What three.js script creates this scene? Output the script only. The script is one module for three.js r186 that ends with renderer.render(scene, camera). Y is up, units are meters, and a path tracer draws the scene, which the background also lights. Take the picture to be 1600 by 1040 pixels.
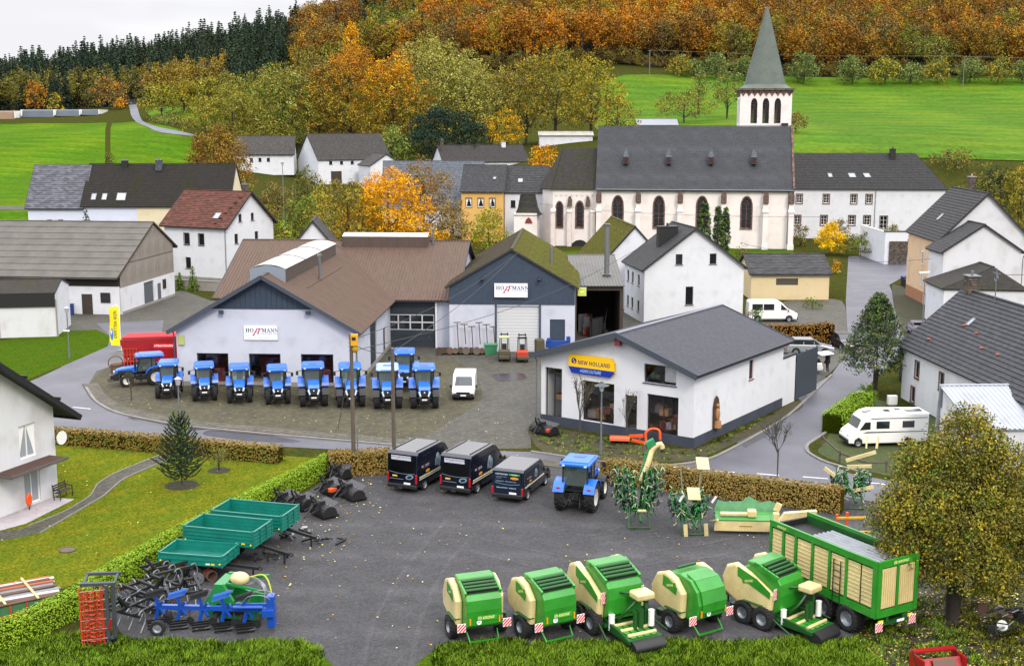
import * as THREE from 'three';
import { mergeGeometries } from 'three/addons/utils/BufferGeometryUtils.js';
import { RoundedBoxGeometry } from 'three/addons/geometries/RoundedBoxGeometry.js';
import { MarchingCubes } from 'three/addons/objects/MarchingCubes.js';

// ---------- camera, sky, sun, exposure ----------
const scene = new THREE.Scene();
const FPX = 1940, CAMH = 22.5, PITCH = Math.atan(330 / FPX);
const camera = new THREE.PerspectiveCamera(2 * Math.atan(520 / FPX) * 180 / Math.PI, 1024 / 665, 1, 6000);
camera.position.set(0, CAMH, 0);
camera.rotation.set(-PITCH, 0, 0);
const renderer = new THREE.WebGLRenderer({ antialias: true });
renderer.toneMapping = THREE.LinearToneMapping;
renderer.toneMappingExposure = 1.6;
renderer.shadowMap.enabled = true;

let seed = 7;
const srnd = (s) => { seed = s >>> 0; };
const rnd = () => { seed = (seed * 1664525 + 1013904223) >>> 0; let t = seed ^ (seed >>> 15); t = Math.imul(t, 2246822519); t ^= t >>> 13; return (t >>> 0) / 4294967296; };
const rr = (a, b) => a + (b - a) * rnd();
const lerp = (a, b, t) => a + (b - a) * t, clamp = (x, a, b) => Math.min(b, Math.max(a, x));
const sstep = (x, a, b) => { const t = clamp((x - a) / (b - a), 0, 1); return t * t * (3 - 2 * t); };
const hash2 = (x, y, s) => { let h = Math.imul(x | 0, 374761393) + Math.imul(y | 0, 668265263) + Math.imul(s | 0, 974711); h = Math.imul(h ^ (h >>> 13), 1274126177); return ((h ^ (h >>> 16)) >>> 0) / 4294967296; };
const mod = (a, n) => ((a % n) + n) % n;
function vnoise(x, y, per, s) {                     // tileable value noise, per cells to a tile
const xi = Math.floor(x), yi = Math.floor(y), f = x - xi, g = y - yi, u = f * f * (3 - 2 * f), v = g * g * (3 - 2 * g);
const a = mod(xi, per), b = mod(xi + 1, per), c = mod(yi, per), d = mod(yi + 1, per);
return lerp(lerp(hash2(a, c, s), hash2(b, c, s), u), lerp(hash2(a, d, s), hash2(b, d, s), u), v);
}
function fbm(u, v, f0, oct, s) { let t = 0, a = 0.5, n = 0, f = f0; for (let i = 0; i < oct; i++) { t += a * vnoise(u * f, v * f, f, s + i); n += a; a *= 0.55; f *= 2; } return t / n; }

{ // overcast sky: bright overhead, paler towards the horizon, soft cloud bands
const W = 1024, H = 512, d = new Float32Array(W * H * 4);
for (let y = 0; y < H; y++) for (let x = 0; x < W; x++) {
const el = ((y + 0.5) / H - 0.5) * Math.PI, s = Math.sin(el), i = (y * W + x) * 4;
const n = fbm(x / W, y / H * 2, 6, 6, 91), n2 = fbm(x / W * 2, y / H * 5, 10, 5, 17);
let L = s > 0 ? 0.37 * (1 + 5.4 * s) : 0.25;
const n3 = fbm(x / W * 2, y / H * 6, 16, 5, 57); L *= 0.62 + 0.5 * (sstep(n, 0.3, 0.7) * 0.6 + n2 * 0.4) + 0.26 * sstep(n3, 0.3, 0.7);
const k = clamp((n - 0.5) * 0.25, -0.06, 0.06);
d[i] = L * (0.985 + k * 0.3); d[i + 1] = L * 0.99; d[i + 2] = L * (1.035 - k * 0.4); d[i + 3] = 1;
}
const t = new THREE.DataTexture(d, W, H, THREE.RGBAFormat, THREE.FloatType);
t.mapping = THREE.EquirectangularReflectionMapping; t.magFilter = t.minFilter = THREE.LinearFilter; t.wrapS = THREE.RepeatWrapping; t.needsUpdate = true;
scene.background = t; scene.environment = t;
}
const sun = new THREE.DirectionalLight(0xfff1de, 1.35);
sun.position.set(55, 110, 20); sun.target.position.set(5, 0, -100);
sun.castShadow = true; sun.shadow.radius = 26; sun.shadow.mapSize.set(2048, 2048);
Object.assign(sun.shadow.camera, { left: -160, right: 160, top: 160, bottom: -160, near: 1, far: 500 });
scene.add(sun, sun.target);

// ---------- pixel -> place ----------
const V = (x, y, z) => new THREE.Vector3(x, y, z);
const CT = Math.cos(PITCH), ST = Math.sin(PITCH);
function ray(px, py) { const x = (px - 800) / FPX, y = (520 - py) / FPX; return [x, y * CT - ST, y * ST + CT]; }
function gp(px, py, h = 0) { const [x, y, z] = ray(px, py), t = (h - CAMH) / y; return V(x * t, h, -z * t); }
function at(px, py, Z) { const [x, y, z] = ray(px, py), t = Z / z; return V(x * t, CAMH + y * t, -Z); }

// ---------- materials ----------
const TEX = {};
function makeTex(name, size, fn, srgb = true) {
const d = new Uint8Array(size * size * 4);
for (let y = 0; y < size; y++) for (let x = 0; x < size; x++) {
let c = fn(x / size, y / size, x, y); if (typeof c === 'number') c = [c, c, c];
const i = (y * size + x) * 4; for (let k = 0; k < 3; k++) d[i + k] = clamp(c[k], 0, 1) * 255; d[i + 3] = 255;
}
const t = new THREE.DataTexture(d, size, size); t.wrapS = t.wrapT = THREE.RepeatWrapping; t.magFilter = THREE.LinearFilter; t.minFilter = THREE.LinearMipmapLinearFilter; t.generateMipmaps = true;
if (srgb) t.colorSpace = THREE.SRGBColorSpace; t.needsUpdate = true; TEX[name] = t;
}
makeTex('mottle', 256, (u, v) => 0.78 + 0.22 * fbm(u, v, 4, 6, 1) + 0.06 * (fbm(u, v, 32, 2, 5) - 0.5));
makeTex('plaster', 256, (u, v) => 0.93 + 0.07 * fbm(u, v, 3, 5, 2) - 0.06 * sstep(fbm(u, v, 6, 5, 8), 0.5, 0.9));
makeTex('stain', 512, (u, v) => { const s = sstep(fbm(u, v, 5, 6, 3), 0.5, 0.85), t = fbm(u * 4, v, 8, 4, 33); return [0.98 - 0.06 * s - 0.03 * t, 0.98 - 0.07 * s - 0.03 * t, 0.98 - 0.08 * s - 0.03 * t]; });
makeTex('gravel', 512, (u, v) => { const a = fbm(u, v, 64, 2, 4), b = fbm(u, v, 4, 4, 6), c = hash2(u * 512, v * 512, 4); return 0.52 + 0.34 * a + 0.26 * (b - 0.5) + 0.2 * (c - 0.5); });
makeTex('asphalt', 512, (u, v) => { const b = fbm(u, v, 3, 6, 16), c = hash2(u * 512, v * 512, 14), e = sstep(Math.abs(fbm(u, v, 5, 4, 66) - 0.5), 0.0, 0.012); return (0.74 + 0.3 * (b - 0.5) + 0.1 * (c - 0.5)) * (0.88 + 0.12 * e); });
makeTex('grass', 512, (u, v) => { const a = fbm(u, v, 48, 3, 21), b = fbm(u, v, 3, 5, 22), c = hash2(u * 512, v * 512, 24); const k = 0.44 + 0.5 * a + 0.1 * (c - 0.5); return [k * (0.82 + 0.4 * b), k * (0.95 + 0.12 * b), k * 0.85]; });
makeTex('mown', 512, (u, v) => { const a = fbm(u, v * 5, 4, 5, 25), b = fbm(u, v, 64, 2, 26), c = fbm(u, v, 3, 4, 27), k = 0.6 + 0.3 * a + 0.2 * (b - 0.5); return [k * (0.8 + 0.35 * c), k * (0.93 + 0.1 * c), k * 0.9]; });
makeTex('wood', 256, (u, v) => 0.6 + 0.3 * fbm(u * 6, v * 0.6, 8, 4, 41) + 0.12 * fbm(u, v, 3, 4, 42));
makeTex('slate', 512, (u, v) => { const row = Math.floor(v * 16), uu = u * 16 + (row % 2) * 0.5, col = Math.floor(uu); const h = hash2(mod(col, 16), row, 51), f = uu - col, g = v * 16 - row; const e = Math.min(f, 1 - f) < 0.06 || g < 0.07 ? 0.72 : 1; return (0.66 + 0.26 * h + 0.16 * (fbm(u, v, 4, 5, 52) - 0.5)) * e; });
makeTex('moss', 512, (u, v) => { const b = fbm(u, v, 4, 6, 61), a = fbm(u, v, 32, 3, 62), k = 0.6 + 0.5 * (a - 0.3), m = sstep(b, 0.4, 0.62); return [k * lerp(0.85, 0.78, m), k * lerp(0.8, 0.85, m), k * lerp(0.75, 0.25, m)]; });
makeTex('stone', 256, (u, v) => { const row = Math.floor(v * 10), uu = u * 5 + hash2(row, 1, 3) , col = Math.floor(uu), f = uu - col, g = v * 10 - row; const e = Math.min(f * 2, 2 - f * 2, g, 1 - g) < 0.08 ? 0.6 : 1; return (0.6 + 0.35 * hash2(mod(col, 5), row, 71) + 0.2 * (fbm(u, v, 16, 3, 72) - 0.5)) * e; });
makeTex('brickish', 256, (u, v) => { const row = Math.floor(v * 20), uu = u * 8 + (row % 2) * 0.5, col = Math.floor(uu), f = uu - col, g = v * 20 - row; const e = f < 0.06 || g < 0.12 ? 0.75 : 1; return (0.62 + 0.35 * hash2(mod(col, 8), row, 77)) * e; });
makeTex('streak', 256, (u, v) => 0.8 + 0.2 * fbm(u, v * 0.12, 32, 3, 81) - 0.12 * fbm(u, v, 4, 4, 82));
makeTex('cobble', 512, (u, v) => { const row = Math.floor(v * 40), uu = u * 20 + (row % 2) * 0.5, col = Math.floor(uu), f = uu - col, g = v * 40 - row, m = fbm(u, v, 4, 5, 94); const e = Math.min(f * 2, 2 - f * 2, g, 1 - g) < 0.13; const k = 0.62 + 0.3 * hash2(mod(col, 20), row, 93) + 0.25 * (m - 0.5); return e ? [k * 0.62, k * 0.66, k * 0.45] : [k, k * 0.98, k * 0.93]; });
const texCache = {};
function texAt(name, metres) {
const k = name + metres; if (texCache[k]) return texCache[k];
const t = TEX[name].clone(); const [mx, my] = Array.isArray(metres) ? metres : [metres, metres]; t.repeat.set(1 / mx, 1 / my); t.needsUpdate = true; return texCache[k] = t;
}
function C(hex, k = 1) { return new THREE.Color(hex).multiplyScalar(k); }
function mat(hex, o = {}) {
const P = o.coat || o.trans || o.sheen || o.sp !== undefined; const m = P ? new THREE.MeshPhysicalMaterial() : new THREE.MeshStandardMaterial();
m.color = C(hex, o.k ?? 1); m.roughness = o.r ?? 0.85; m.metalness = o.m ?? 0;
if (o.t) m.map = texAt(o.t[0], o.t[1]);
if (o.b) { m.bumpMap = texAt(o.b[0], o.b[1]); m.bumpScale = o.b[2]; }
if (o.coat) { m.clearcoat = o.coat; m.clearcoatRoughness = 0.12; }
if (o.trans) { m.transmission = o.trans; m.thickness = 0; }
if (o.sp !== undefined) m.specularIntensity = o.sp;
m.side = THREE.DoubleSide; return m;
}

// ---------- geometry collector ----------
const E4 = new THREE.Euler(), Q4 = new THREE.Quaternion(), S1 = V(1, 1, 1);
const MX = (x = 0, y = 0, z = 0, rx = 0, ry = 0, rz = 0, s) => new THREE.Matrix4().compose(V(x, y, z), new THREE.Quaternion().setFromEuler(new THREE.Euler(rx, ry, rz)), s ? V(...s) : S1);
class MB {
constructor(base) { this.g = []; this.base = base; }
add(geo, m, keepUV) {
let g = geo.index ? geo.toNonIndexed() : geo.clone();
if (m) g.applyMatrix4(m);
for (const k of Object.keys(g.attributes)) if (!['position', 'normal', 'uv'].includes(k)) g.deleteAttribute(k);
if (!g.attributes.normal) g.computeVertexNormals();
if (!keepUV) boxUV(g);
if (this.base) g.applyMatrix4(this.base);
this.g.push(g); return this;
}
box(w, h, d, x = 0, y = 0, z = 0, rx = 0, ry = 0, rz = 0) { return this.add(new THREE.BoxGeometry(w, h, d), MX(x, y, z, rx, ry, rz)); }
rb(w, h, d, r, x = 0, y = 0, z = 0, rx = 0, ry = 0, rz = 0, seg = 2) { return this.add(new RoundedBoxGeometry(w, h, d, seg, Math.min(r, w / 2.01, h / 2.01, d / 2.01)), MX(x, y, z, rx, ry, rz)); }
cyl(r1, r2, h, x = 0, y = 0, z = 0, rx = 0, ry = 0, rz = 0, n = 12, open = false) { return this.add(new THREE.CylinderGeometry(r1, r2, h, n, 1, open), MX(x, y, z, rx, ry, rz)); }
sph(r, x, y, z, sx = 1, sy = 1, sz = 1, n = 10) { return this.add(new THREE.SphereGeometry(r, n, Math.ceil(n * 0.7)), MX(x, y, z, 0, 0, 0, [sx, sy, sz])); }
tor(R, r, x, y, z, rx = 0, ry = 0, rz = 0, arc = Math.PI * 2, n = 20) { return this.add(new THREE.TorusGeometry(R, r, 8, n, arc), MX(x, y, z, rx, ry, rz)); }
bar(a, b, r, r2 = r, n = 6) {
const A = V(...a), B = V(...b), d = B.clone().sub(A), L = d.length(); if (L < 1e-5) return this;
const m = new THREE.Matrix4().compose(A.add(B).multiplyScalar(0.5), new THREE.Quaternion().setFromUnitVectors(V(0, 1, 0), d.normalize()), S1);
return this.add(new THREE.CylinderGeometry(r2, r, L, n), m);
}
beam(a, b, w, h, up = [0, 1, 0]) {
const A = V(...a), B = V(...b), z = B.clone().sub(A), L = z.length(); z.normalize(); const x = V(...up).cross(z).normalize(), y = z.clone().cross(x);
const m = new THREE.Matrix4().makeBasis(x, y, z).setPosition(A.add(B).multiplyScalar(0.5));
return this.add(new THREE.BoxGeometry(w, h, L), m);
}
ext(pts, depth, m, bevel = 0, holes = []) {       // outline in x,y pushed along z, centred
const s = new THREE.Shape(pts.map((p) => new THREE.Vector2(p[0], p[1])));
for (const h of holes) s.holes.push(new THREE.Path(h.map((p) => new THREE.Vector2(p[0], p[1]))));
const g = new THREE.ExtrudeGeometry(s, { depth: depth - 2 * bevel, bevelEnabled: bevel > 0, bevelSize: bevel, bevelThickness: bevel, bevelSegments: 2, bevelOffset: -bevel, curveSegments: 8 });
g.translate(0, 0, -(depth - 2 * bevel) / 2); return this.add(g, m);
}
tube(pts, r, n = 6, seg = 0) { const c = new THREE.CatmullRomCurve3(pts.map((p) => V(...p))); return this.add(new THREE.TubeGeometry(c, seg || pts.length * 4, r, n)); }
lathe(pts, n = 16, m) { return this.add(new THREE.LatheGeometry(pts.map((p) => new THREE.Vector2(p[0], p[1])), n), m); }
quad(a, b, c, d, uv) {
const g = new THREE.BufferGeometry(); g.setAttribute('position', new THREE.Float32BufferAttribute([...a, ...b, ...c, ...a, ...c, ...d], 3)); g.computeVertexNormals();
if (uv) g.setAttribute('uv', new THREE.Float32BufferAttribute([...uv[0], ...uv[1], ...uv[2], ...uv[0], ...uv[2], ...uv[3]], 2)); else g.setAttribute('uv', new THREE.Float32BufferAttribute(new Float32Array(12), 2));
return this.add(g, null, !!uv);
}
tri(a, b, c) { const g = new THREE.BufferGeometry(); g.setAttribute('position', new THREE.Float32BufferAttribute([...a, ...b, ...c], 3)); g.setAttribute('uv', new THREE.Float32BufferAttribute(new Float32Array(6), 2)); g.computeVertexNormals(); return this.add(g); }
build(name, m, parent) {
const g = this.g.length === 1 ? this.g[0] : mergeGeometries(this.g); const o = new THREE.Mesh(g, m); o.name = name; o.castShadow = o.receiveShadow = true;
(parent ?? scene).add(o); if (!parent) o.name = numbered(name); return o;
}
}
function boxUV(g) {
const p = g.attributes.position, n = g.attributes.normal, uv = new Float32Array(p.count * 2);
for (let i = 0; i < p.count; i++) {
const f = i - (i % 3); const nx = Math.abs(n.getX(f) + n.getX(f + 1) + n.getX(f + 2)), ny = Math.abs(n.getY(f) + n.getY(f + 1) + n.getY(f + 2)), nz = Math.abs(n.getZ(f) + n.getZ(f + 1) + n.getZ(f + 2));
const x = p.getX(i), y = p.getY(i), z = p.getZ(i);
if (ny >= nx && ny >= nz) { uv[i * 2] = x; uv[i * 2 + 1] = z; } else if (nx > nz) { uv[i * 2] = z; uv[i * 2 + 1] = y; } else { uv[i * 2] = x; uv[i * 2 + 1] = y; }
}
g.setAttribute('uv', new THREE.BufferAttribute(uv, 2));
}
const used = {};
function numbered(n) { const k = used[n] = (used[n] ?? -1) + 1; return k ? n + '_' + String(k).padStart(3, '0') : n; }
function tag(o, label, category, group, kind) { if (label) o.userData.label = label; if (category) o.userData.category = category; if (group) o.userData.group = group; if (kind) o.userData.kind = kind; return o; }
function thing(name, label, category, x, y, z, ry = 0, group) { const o = new THREE.Group(); o.name = numbered(name); o.position.set(x, y, z); o.rotation.y = ry; scene.add(o); return tag(o, label, category, group); }
function place(proto, label, x, y, z, ry, first) { const o = first ? proto : proto.clone(); if (!first) { o.name = numbered(proto.name.replace(/_\d+$/, '')); scene.add(o); } o.userData = { ...proto.userData, label: label ?? proto.userData.label }; o.position.set(x, y, z); o.rotation.set(0, ry, 0); return o; }
function canvasMat(w, h, draw, o = {}) {
const c = document.createElement('canvas'); c.width = w; c.height = h; const g = c.getContext('2d'); draw(g, w, h);
const t = new THREE.CanvasTexture(c); t.colorSpace = THREE.SRGBColorSpace; t.anisotropy = 4; const m = mat('#ffffff', { r: o.r ?? 0.4, k: o.k ?? 0.9, ...o }); m.map = t; return m;
}
function decal(name, parent, m, w, h, M) { const g = new THREE.PlaneGeometry(w, h); g.applyMatrix4(M); const o = new THREE.Mesh(g, m); o.name = name; o.castShadow = o.receiveShadow = true; parent.add(o); return o; }
// ---------- terrain ----------
const CP = [];                                     // X, Z (depth), height
{
const A = (px, py, Z) => { const p = at(px, py, Z); CP.push([p.x, Z, p.y]); };
[[0, 345, 195], [165, 345, 195], [0, 195, 400], [165, 195, 400], [290, 215, 330], [205, 165, 450], [0, 178, 440], [350, 160, 420], [240, 200, 350], [0, 300, 235],
[1400, 239, 300], [1100, 239, 300], [1240, 130, 510], [1580, 122, 520], [975, 120, 500], [960, 195, 400], [1500, 185, 400], [560, 290, 300], [760, 262, 310], [880, 224, 330], [600, 225, 370], [850, 215, 380]].forEach((a) => A(...a));
CP.push([-55, 170, 1], [-45, 165, 0.3], [-250, 600, 31], [-185, 600, 39], [-108, 600, 52], [-60, 600, 60], [0, 600, 66], [100, 600, 64], [200, 600, 62], [0, 720, 98], [100, 720, 98], [220, 720, 98], [-110, 750, 62],
[-300, 800, 36], [-300, 300, 12], [300, 300, 14], [320, 520, 38], [330, 720, 95], [-30, 185, 0], [0, 235, 0], [40, 250, 1], [110, 250, 3], [-90, 150, 0], [-200, 200, 4], [250, 200, 0], [-130, 520, 31]);
}
const TPS = (() => {
const n = CP.length, N = n + 3, S = 0.01, U = (r2) => (r2 < 1e-9 ? 0 : r2 * Math.log(r2) * 0.5), A = Array.from({ length: N }, () => new Float64Array(N + 1));
for (let i = 0; i < n; i++) {
for (let j = 0; j < n; j++) A[i][j] = U(((CP[i][0] - CP[j][0]) ** 2 + (CP[i][1] - CP[j][1]) ** 2) * S * S) + (i === j ? 0.004 : 0);
A[i][n] = A[n][i] = 1; A[i][n + 1] = A[n + 1][i] = CP[i][0] * S; A[i][n + 2] = A[n + 2][i] = CP[i][1] * S; A[i][N] = CP[i][2];
}
for (let c = 0; c < N; c++) {
let p = c; for (let r = c + 1; r < N; r++) if (Math.abs(A[r][c]) > Math.abs(A[p][c])) p = r;
[A[c], A[p]] = [A[p], A[c]];
for (let r = 0; r < N; r++) if (r !== c) { const f = A[r][c] / A[c][c]; if (f) for (let k = c; k <= N; k++) A[r][k] -= f * A[c][k]; }
}
const w = A.map((r, i) => r[N] / r[i]);
return (x, z) => { let s = w[n] + w[n + 1] * x * S + w[n + 2] * z * S; for (let i = 0; i < n; i++) s += w[i] * U(((CP[i][0] - x) ** 2 + (CP[i][1] - z) ** 2) * S * S); return s; };
})();
function flatTo(x) { const k = [[-400, 140], [-70, 150], [-45, 165], [-25, 185], [-10, 232], [20, 242], [60, 246], [90, 246], [400, 235]]; for (let i = 1; i < k.length; i++) if (x < k[i][0]) { const t = clamp((x - k[i - 1][0]) / (k[i][0] - k[i - 1][0]), 0, 1); return lerp(k[i - 1][1], k[i][1], t); } return 235; }
function hAt(x, Z) {
const f = flatTo(x); if (Z <= f) return 0;
const zz = Math.min(Z, 760), xx = clamp(x, -330, 330); return Math.max(0, TPS(xx, zz)) * sstep(Z, f, f + 55);
}
function tp(px, py) {                              // where a pixel's ray meets the ground
const [x, y, z] = ray(px, py); let t0 = 20, t = 20;
for (; t < 1400; t += 2) { if (CAMH + y * t < hAt(x * t, z * t)) break; t0 = t; }
for (let i = 0; i < 20; i++) { const m = (t + t0) / 2; if (CAMH + y * m < hAt(x * m, z * m)) t = m; else t0 = m; }
return V(x * t, hAt(x * t, z * t), -z * t);
}
function gridMesh(name, xs, zs, f, m, uvm = 1) {
const p = [], uv = [], idx = [], nx = xs.length;
for (const z of zs) for (const x of xs) { p.push(x, f(x, z), -z); uv.push(x, z); }
for (let j = 0; j < zs.length - 1; j++) for (let i = 0; i < nx - 1; i++) { const a = j * nx + i; idx.push(a, a + 1, a + nx, a + 1, a + nx + 1, a + nx); }
const g = new THREE.BufferGeometry(); g.setAttribute('position', new THREE.Float32BufferAttribute(p, 3)); g.setAttribute('uv', new THREE.Float32BufferAttribute(uv, 2)); g.setIndex(idx); g.computeVertexNormals();
const o = new THREE.Mesh(g, m); o.name = numbered(name); o.receiveShadow = o.castShadow = true; scene.add(o); return o;
}
function inPoly(x, y, P) { let c = false; for (let i = 0, j = P.length - 1; i < P.length; j = i++) if ((P[i][1] > y) !== (P[j][1] > y) && x < ((P[j][0] - P[i][0]) * (y - P[i][1])) / (P[j][1] - P[i][1]) + P[i][0]) c = !c; return c; }
function smooth(P, k = 6, closed = true) { const c = new THREE.CatmullRomCurve3(P.map((p) => V(p[0], 0, p[1])), closed, 'catmullrom', 0.35); return c.getPoints(P.length * k).map((p) => [p.x, p.z]); }
function sheet(name, P, off, m, cell = 0) {        // P: outline as [x, Z]; follows the terrain when cell > 0
let g; const shape = new THREE.Shape(P.map((p) => new THREE.Vector2(p[0], p[1])));
g = new THREE.ShapeGeometry(shape).toNonIndexed(); let a = Array.from(g.attributes.position.array), T = []; for (let i = 0; i < a.length; i += 9) T.push([[a[i], a[i + 1]], [a[i + 3], a[i + 4]], [a[i + 6], a[i + 7]]]);
if (cell) { const out = []; while (T.length) { const t = T.pop(); let m = 0, e = 0; for (let k = 0; k < 3; k++) { const d = Math.hypot(t[k][0] - t[(k + 1) % 3][0], t[k][1] - t[(k + 1) % 3][1]); if (d > m) { m = d; e = k; } } if (m > cell) { const A = t[e], B = t[(e + 1) % 3], D = t[(e + 2) % 3], M = [(A[0] + B[0]) / 2, (A[1] + B[1]) / 2]; T.push([A, M, D], [M, B, D]); } else out.push(t); } T = out; }
const p = [], uv = []; for (const t of T) for (const q of t) { p.push(q[0], (cell ? hAt(q[0], q[1]) : 0) + off, -q[1]); uv.push(q[0], q[1]); }
g = new THREE.BufferGeometry(); g.setAttribute('position', new THREE.Float32BufferAttribute(p, 3)); g.setAttribute('uv', new THREE.Float32BufferAttribute(uv, 2));
g.computeVertexNormals(); { const n = g.attributes.normal; for (let i = 0; i < n.count; i++) if (n.getY(i) < 0) n.setXYZ(i, -n.getX(i), -n.getY(i), -n.getZ(i)); }
if (cell) { const n = g.attributes.normal; for (let i = 0; i < n.count; i++) { const x = p[i * 3], z = -p[i * 3 + 2], e = 2, v = V(hAt(x - e, z) - hAt(x + e, z), 2 * e, hAt(x, z + e) - hAt(x, z - e)).normalize(); n.setXYZ(i, v.x, v.y, v.z); } }
const o = new THREE.Mesh(g, m); o.name = numbered(name); o.receiveShadow = true; scene.add(o); return tag(o, null, null, null, 'structure');
}
const PX = (list) => list.map(([x, y]) => { const q = gp(x, y); return [q.x, -q.z]; });
const TP = (list) => list.map(([x, y]) => { const q = tp(x, y); return [q.x, -q.z]; });
const M = {
ground: mat('#7d8450', { k: 0.42, r: 1, sp: 0, t: ['grass', 4], b: ['grass', 4, 0.05] }),
hill: mat('#8d8a4a', { k: 0.42, r: 1, t: ['grass', 9] }),
lawn: mat('#a5b544', { k: 0.58, r: 1, sp: 0, t: ['grass', 3.5], b: ['grass', 2.2, 0.06] }),
lawn2: mat('#7ca63c', { k: 0.5, r: 1, sp: 0, t: ['grass', 3], b: ['grass', 3, 0.08] }),
field: mat('#88b634', { k: 0.53, r: 1, sp: 0.1, t: ['mown', 60] }),
field2: mat('#84b420', { k: 0.52, r: 1, sp: 0.05, t: ['mown', 40] }),
street: mat('#8a8a98', { k: 0.6, r: 0.5, t: ['asphalt', 9], b: ['asphalt', 1.5, 0.004] }),
yard: mat('#6f6e72', { k: 0.58, r: 0.92, t: ['gravel', 5], b: ['gravel', 2.5, 0.03] }),
court: mat('#84807c', { k: 0.48, r: 0.75, t: ['cobble', 6], b: ['cobble', 6, 0.01] }),
strip: mat('#857f66', { k: 0.50, r: 0.95, t: ['cobble', 6], b: ['cobble', 6, 0.012] }),
earth: mat('#6b6548', { k: 0.48, r: 1, t: ['gravel', 4], b: ['gravel', 2, 0.05] }),
pave: mat('#928b86', { k: 0.56, r: 0.85, t: ['cobble', 5] }),
kerb: mat('#a8a49e', { k: 0.6, r: 0.85, t: ['mottle', 2] }),
line: mat('#f2f2f4', { k: 0.85, r: 0.7, t: ['mottle', 1] }),
path: mat('#85827c', { k: 0.5, r: 0.9, t: ['cobble', 4] }),
slab: mat('#cfc6cb', { k: 0.75, r: 0.85, t: ['mottle', 3] }),
wet: mat('#6a6672', { k: 0.42, r: 0.25, t: ['asphalt', 5] }),
};
{
const xs = [-3000, -1500, -800], zs = [-1200, -500, -200, -60]; for (let x = -430; x <= 430; x += 5) xs.push(x); xs.push(800, 1500, 3000);
for (let z = 0; z <= 800; z += 5) zs.push(z); zs.push(1000, 1500, 2500, 4000);
tag(gridMesh('ground', xs, zs, hAt, M.ground), null, null, null, 'structure');
}
sheet('field', TP([[1225, 247], [1610, 252], [1700, 250], [1700, 118], [1590, 122], [1440, 124], [1240, 118], [975, 117], [940, 130], [930, 200], [1000, 240]]), 0.14, M.field, 9);
sheet('field', TP([[-60, 338], [-60, 196], [60, 193], [166, 192], [164, 258], [160, 300], [120, 352]]), 0.14, M.field2, 9);
sheet('field', TP([[172, 262], [174, 193], [215, 190], [300, 213], [320, 232], [290, 262], [180, 300]]), 0.14, M.field2, 9);
sheet('field', TP([[225, 172], [345, 156], [372, 165], [360, 195], [300, 196], [245, 190]]), 0.14, M.field, 9);
sheet('field', TP([[-60, 345], [-60, 330], [42, 330], [42, 345], [70, 380], [-60, 380]]), 0.14, M.field2, 6);
sheet('field_track', TP([[-40, 330], [-40, 322], [45, 324], [45, 330]]), 0.2, M.path, 6);
sheet('field_track', smooth(TP([[198, 163], [207, 163], [218, 182], [245, 199], [302, 211], [302, 214], [240, 205], [210, 189], [203, 176]]), 4), 0.22, mat('#a3a7b4', { k: 0.55, r: 0.7, t: ['asphalt', 9] }), 6);
sheet('courtyard', PX([[60, 520], [-40, 470], [250, 440], [330, 470], [600, 470], [1000, 470], [1010, 545], [880, 640], [828, 668], [830, 700], [690, 702], [560, 694], [300, 670], [170, 648], [120, 610]]), 0.004, M.court);
sheet('meadow', PX([[-80, 545], [60, 522], [82, 518], [150, 515], [172, 525], [168, 541], [125, 560], [50, 590], [-80, 640]]), 0.012, M.lawn2);
sheet('display_strip', smooth(PX([[140, 604], [165, 575], [225, 560], [560, 560], [700, 560], [745, 590], [752, 625], [700, 660], [640, 690], [500, 684], [280, 660], [190, 640]]), 5), 0.008, M.strip);
const streetP = PX([[-60, 700], [-60, 640], [60, 590], [120, 562], [168, 541], [172, 525], [150, 505], [255, 500], [250, 540], [190, 566], [150, 580], [134, 606], [150, 628], [185, 646], [280, 665], [420, 679], [560, 691], [690, 702], [830, 706], [940, 722], [1050, 726], [1120, 712], [1230, 650], [1300, 585], [1326, 548], [1322, 470], [1326, 400], [1420, 400], [1425, 425], [1390, 445], [1420, 520], [1400, 560], [1360, 600], [1300, 668], [1264, 695], [1266, 712], [1330, 740], [1660, 800], [1660, 840], [1300, 772], [930, 736], [690, 712], [520, 702], [300, 690]]);
sheet('street', streetP, 0.012, M.street);
for (const P of [[[200, 652], [290, 661], [330, 669], [300, 672], [230, 662]], [[330, 672], [420, 680], [470, 690], [400, 690], [320, 680]], [[1180, 640], [1235, 610], [1250, 612], [1200, 645]], [[770, 585], [815, 583], [822, 592], [780, 596]], [[950, 728], [1040, 735], [1030, 740], [940, 733]]]) sheet('wet_patch', smooth(PX(P), 5), 0.017, M.wet);
sheet('yard', PX([[520, 742], [640, 728], [680, 714], [840, 727], [950, 739], [1320, 776], [1700, 860], [1720, 940], [1330, 1012], [1040, 1010], [700, 1012], [690, 1060], [490, 1060], [470, 1006], [200, 1006], [170, 960]]), 0.008, M.yard);
sheet('grass_verge', smooth(PX([[-60, 1060], [-60, 1010], [60, 1000], [140, 990], [215, 1003], [350, 1006], [470, 1004], [498, 1018], [494, 1062]]), 5), 0.016, M.lawn2);
sheet('grass_verge', smooth(PX([[684, 1062], [686, 1012], [760, 1006], [900, 1008], [1050, 1004], [1150, 1010], [1240, 1000], [1330, 1004], [1370, 1030], [1400, 1062]]), 5), 0.016, M.lawn2);
sheet('leafy_ground', smooth(PX([[1330, 1010], [1370, 960], [1450, 930], [1640, 900], [1760, 960], [1720, 1080], [1380, 1080]]), 5), 0.020, M.earth);
sheet('lawn', PX([[-80, 690], [62, 684], [440, 712], [512, 716], [500, 730], [180, 890], [-80, 980]]), 0.004, M.lawn);
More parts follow.
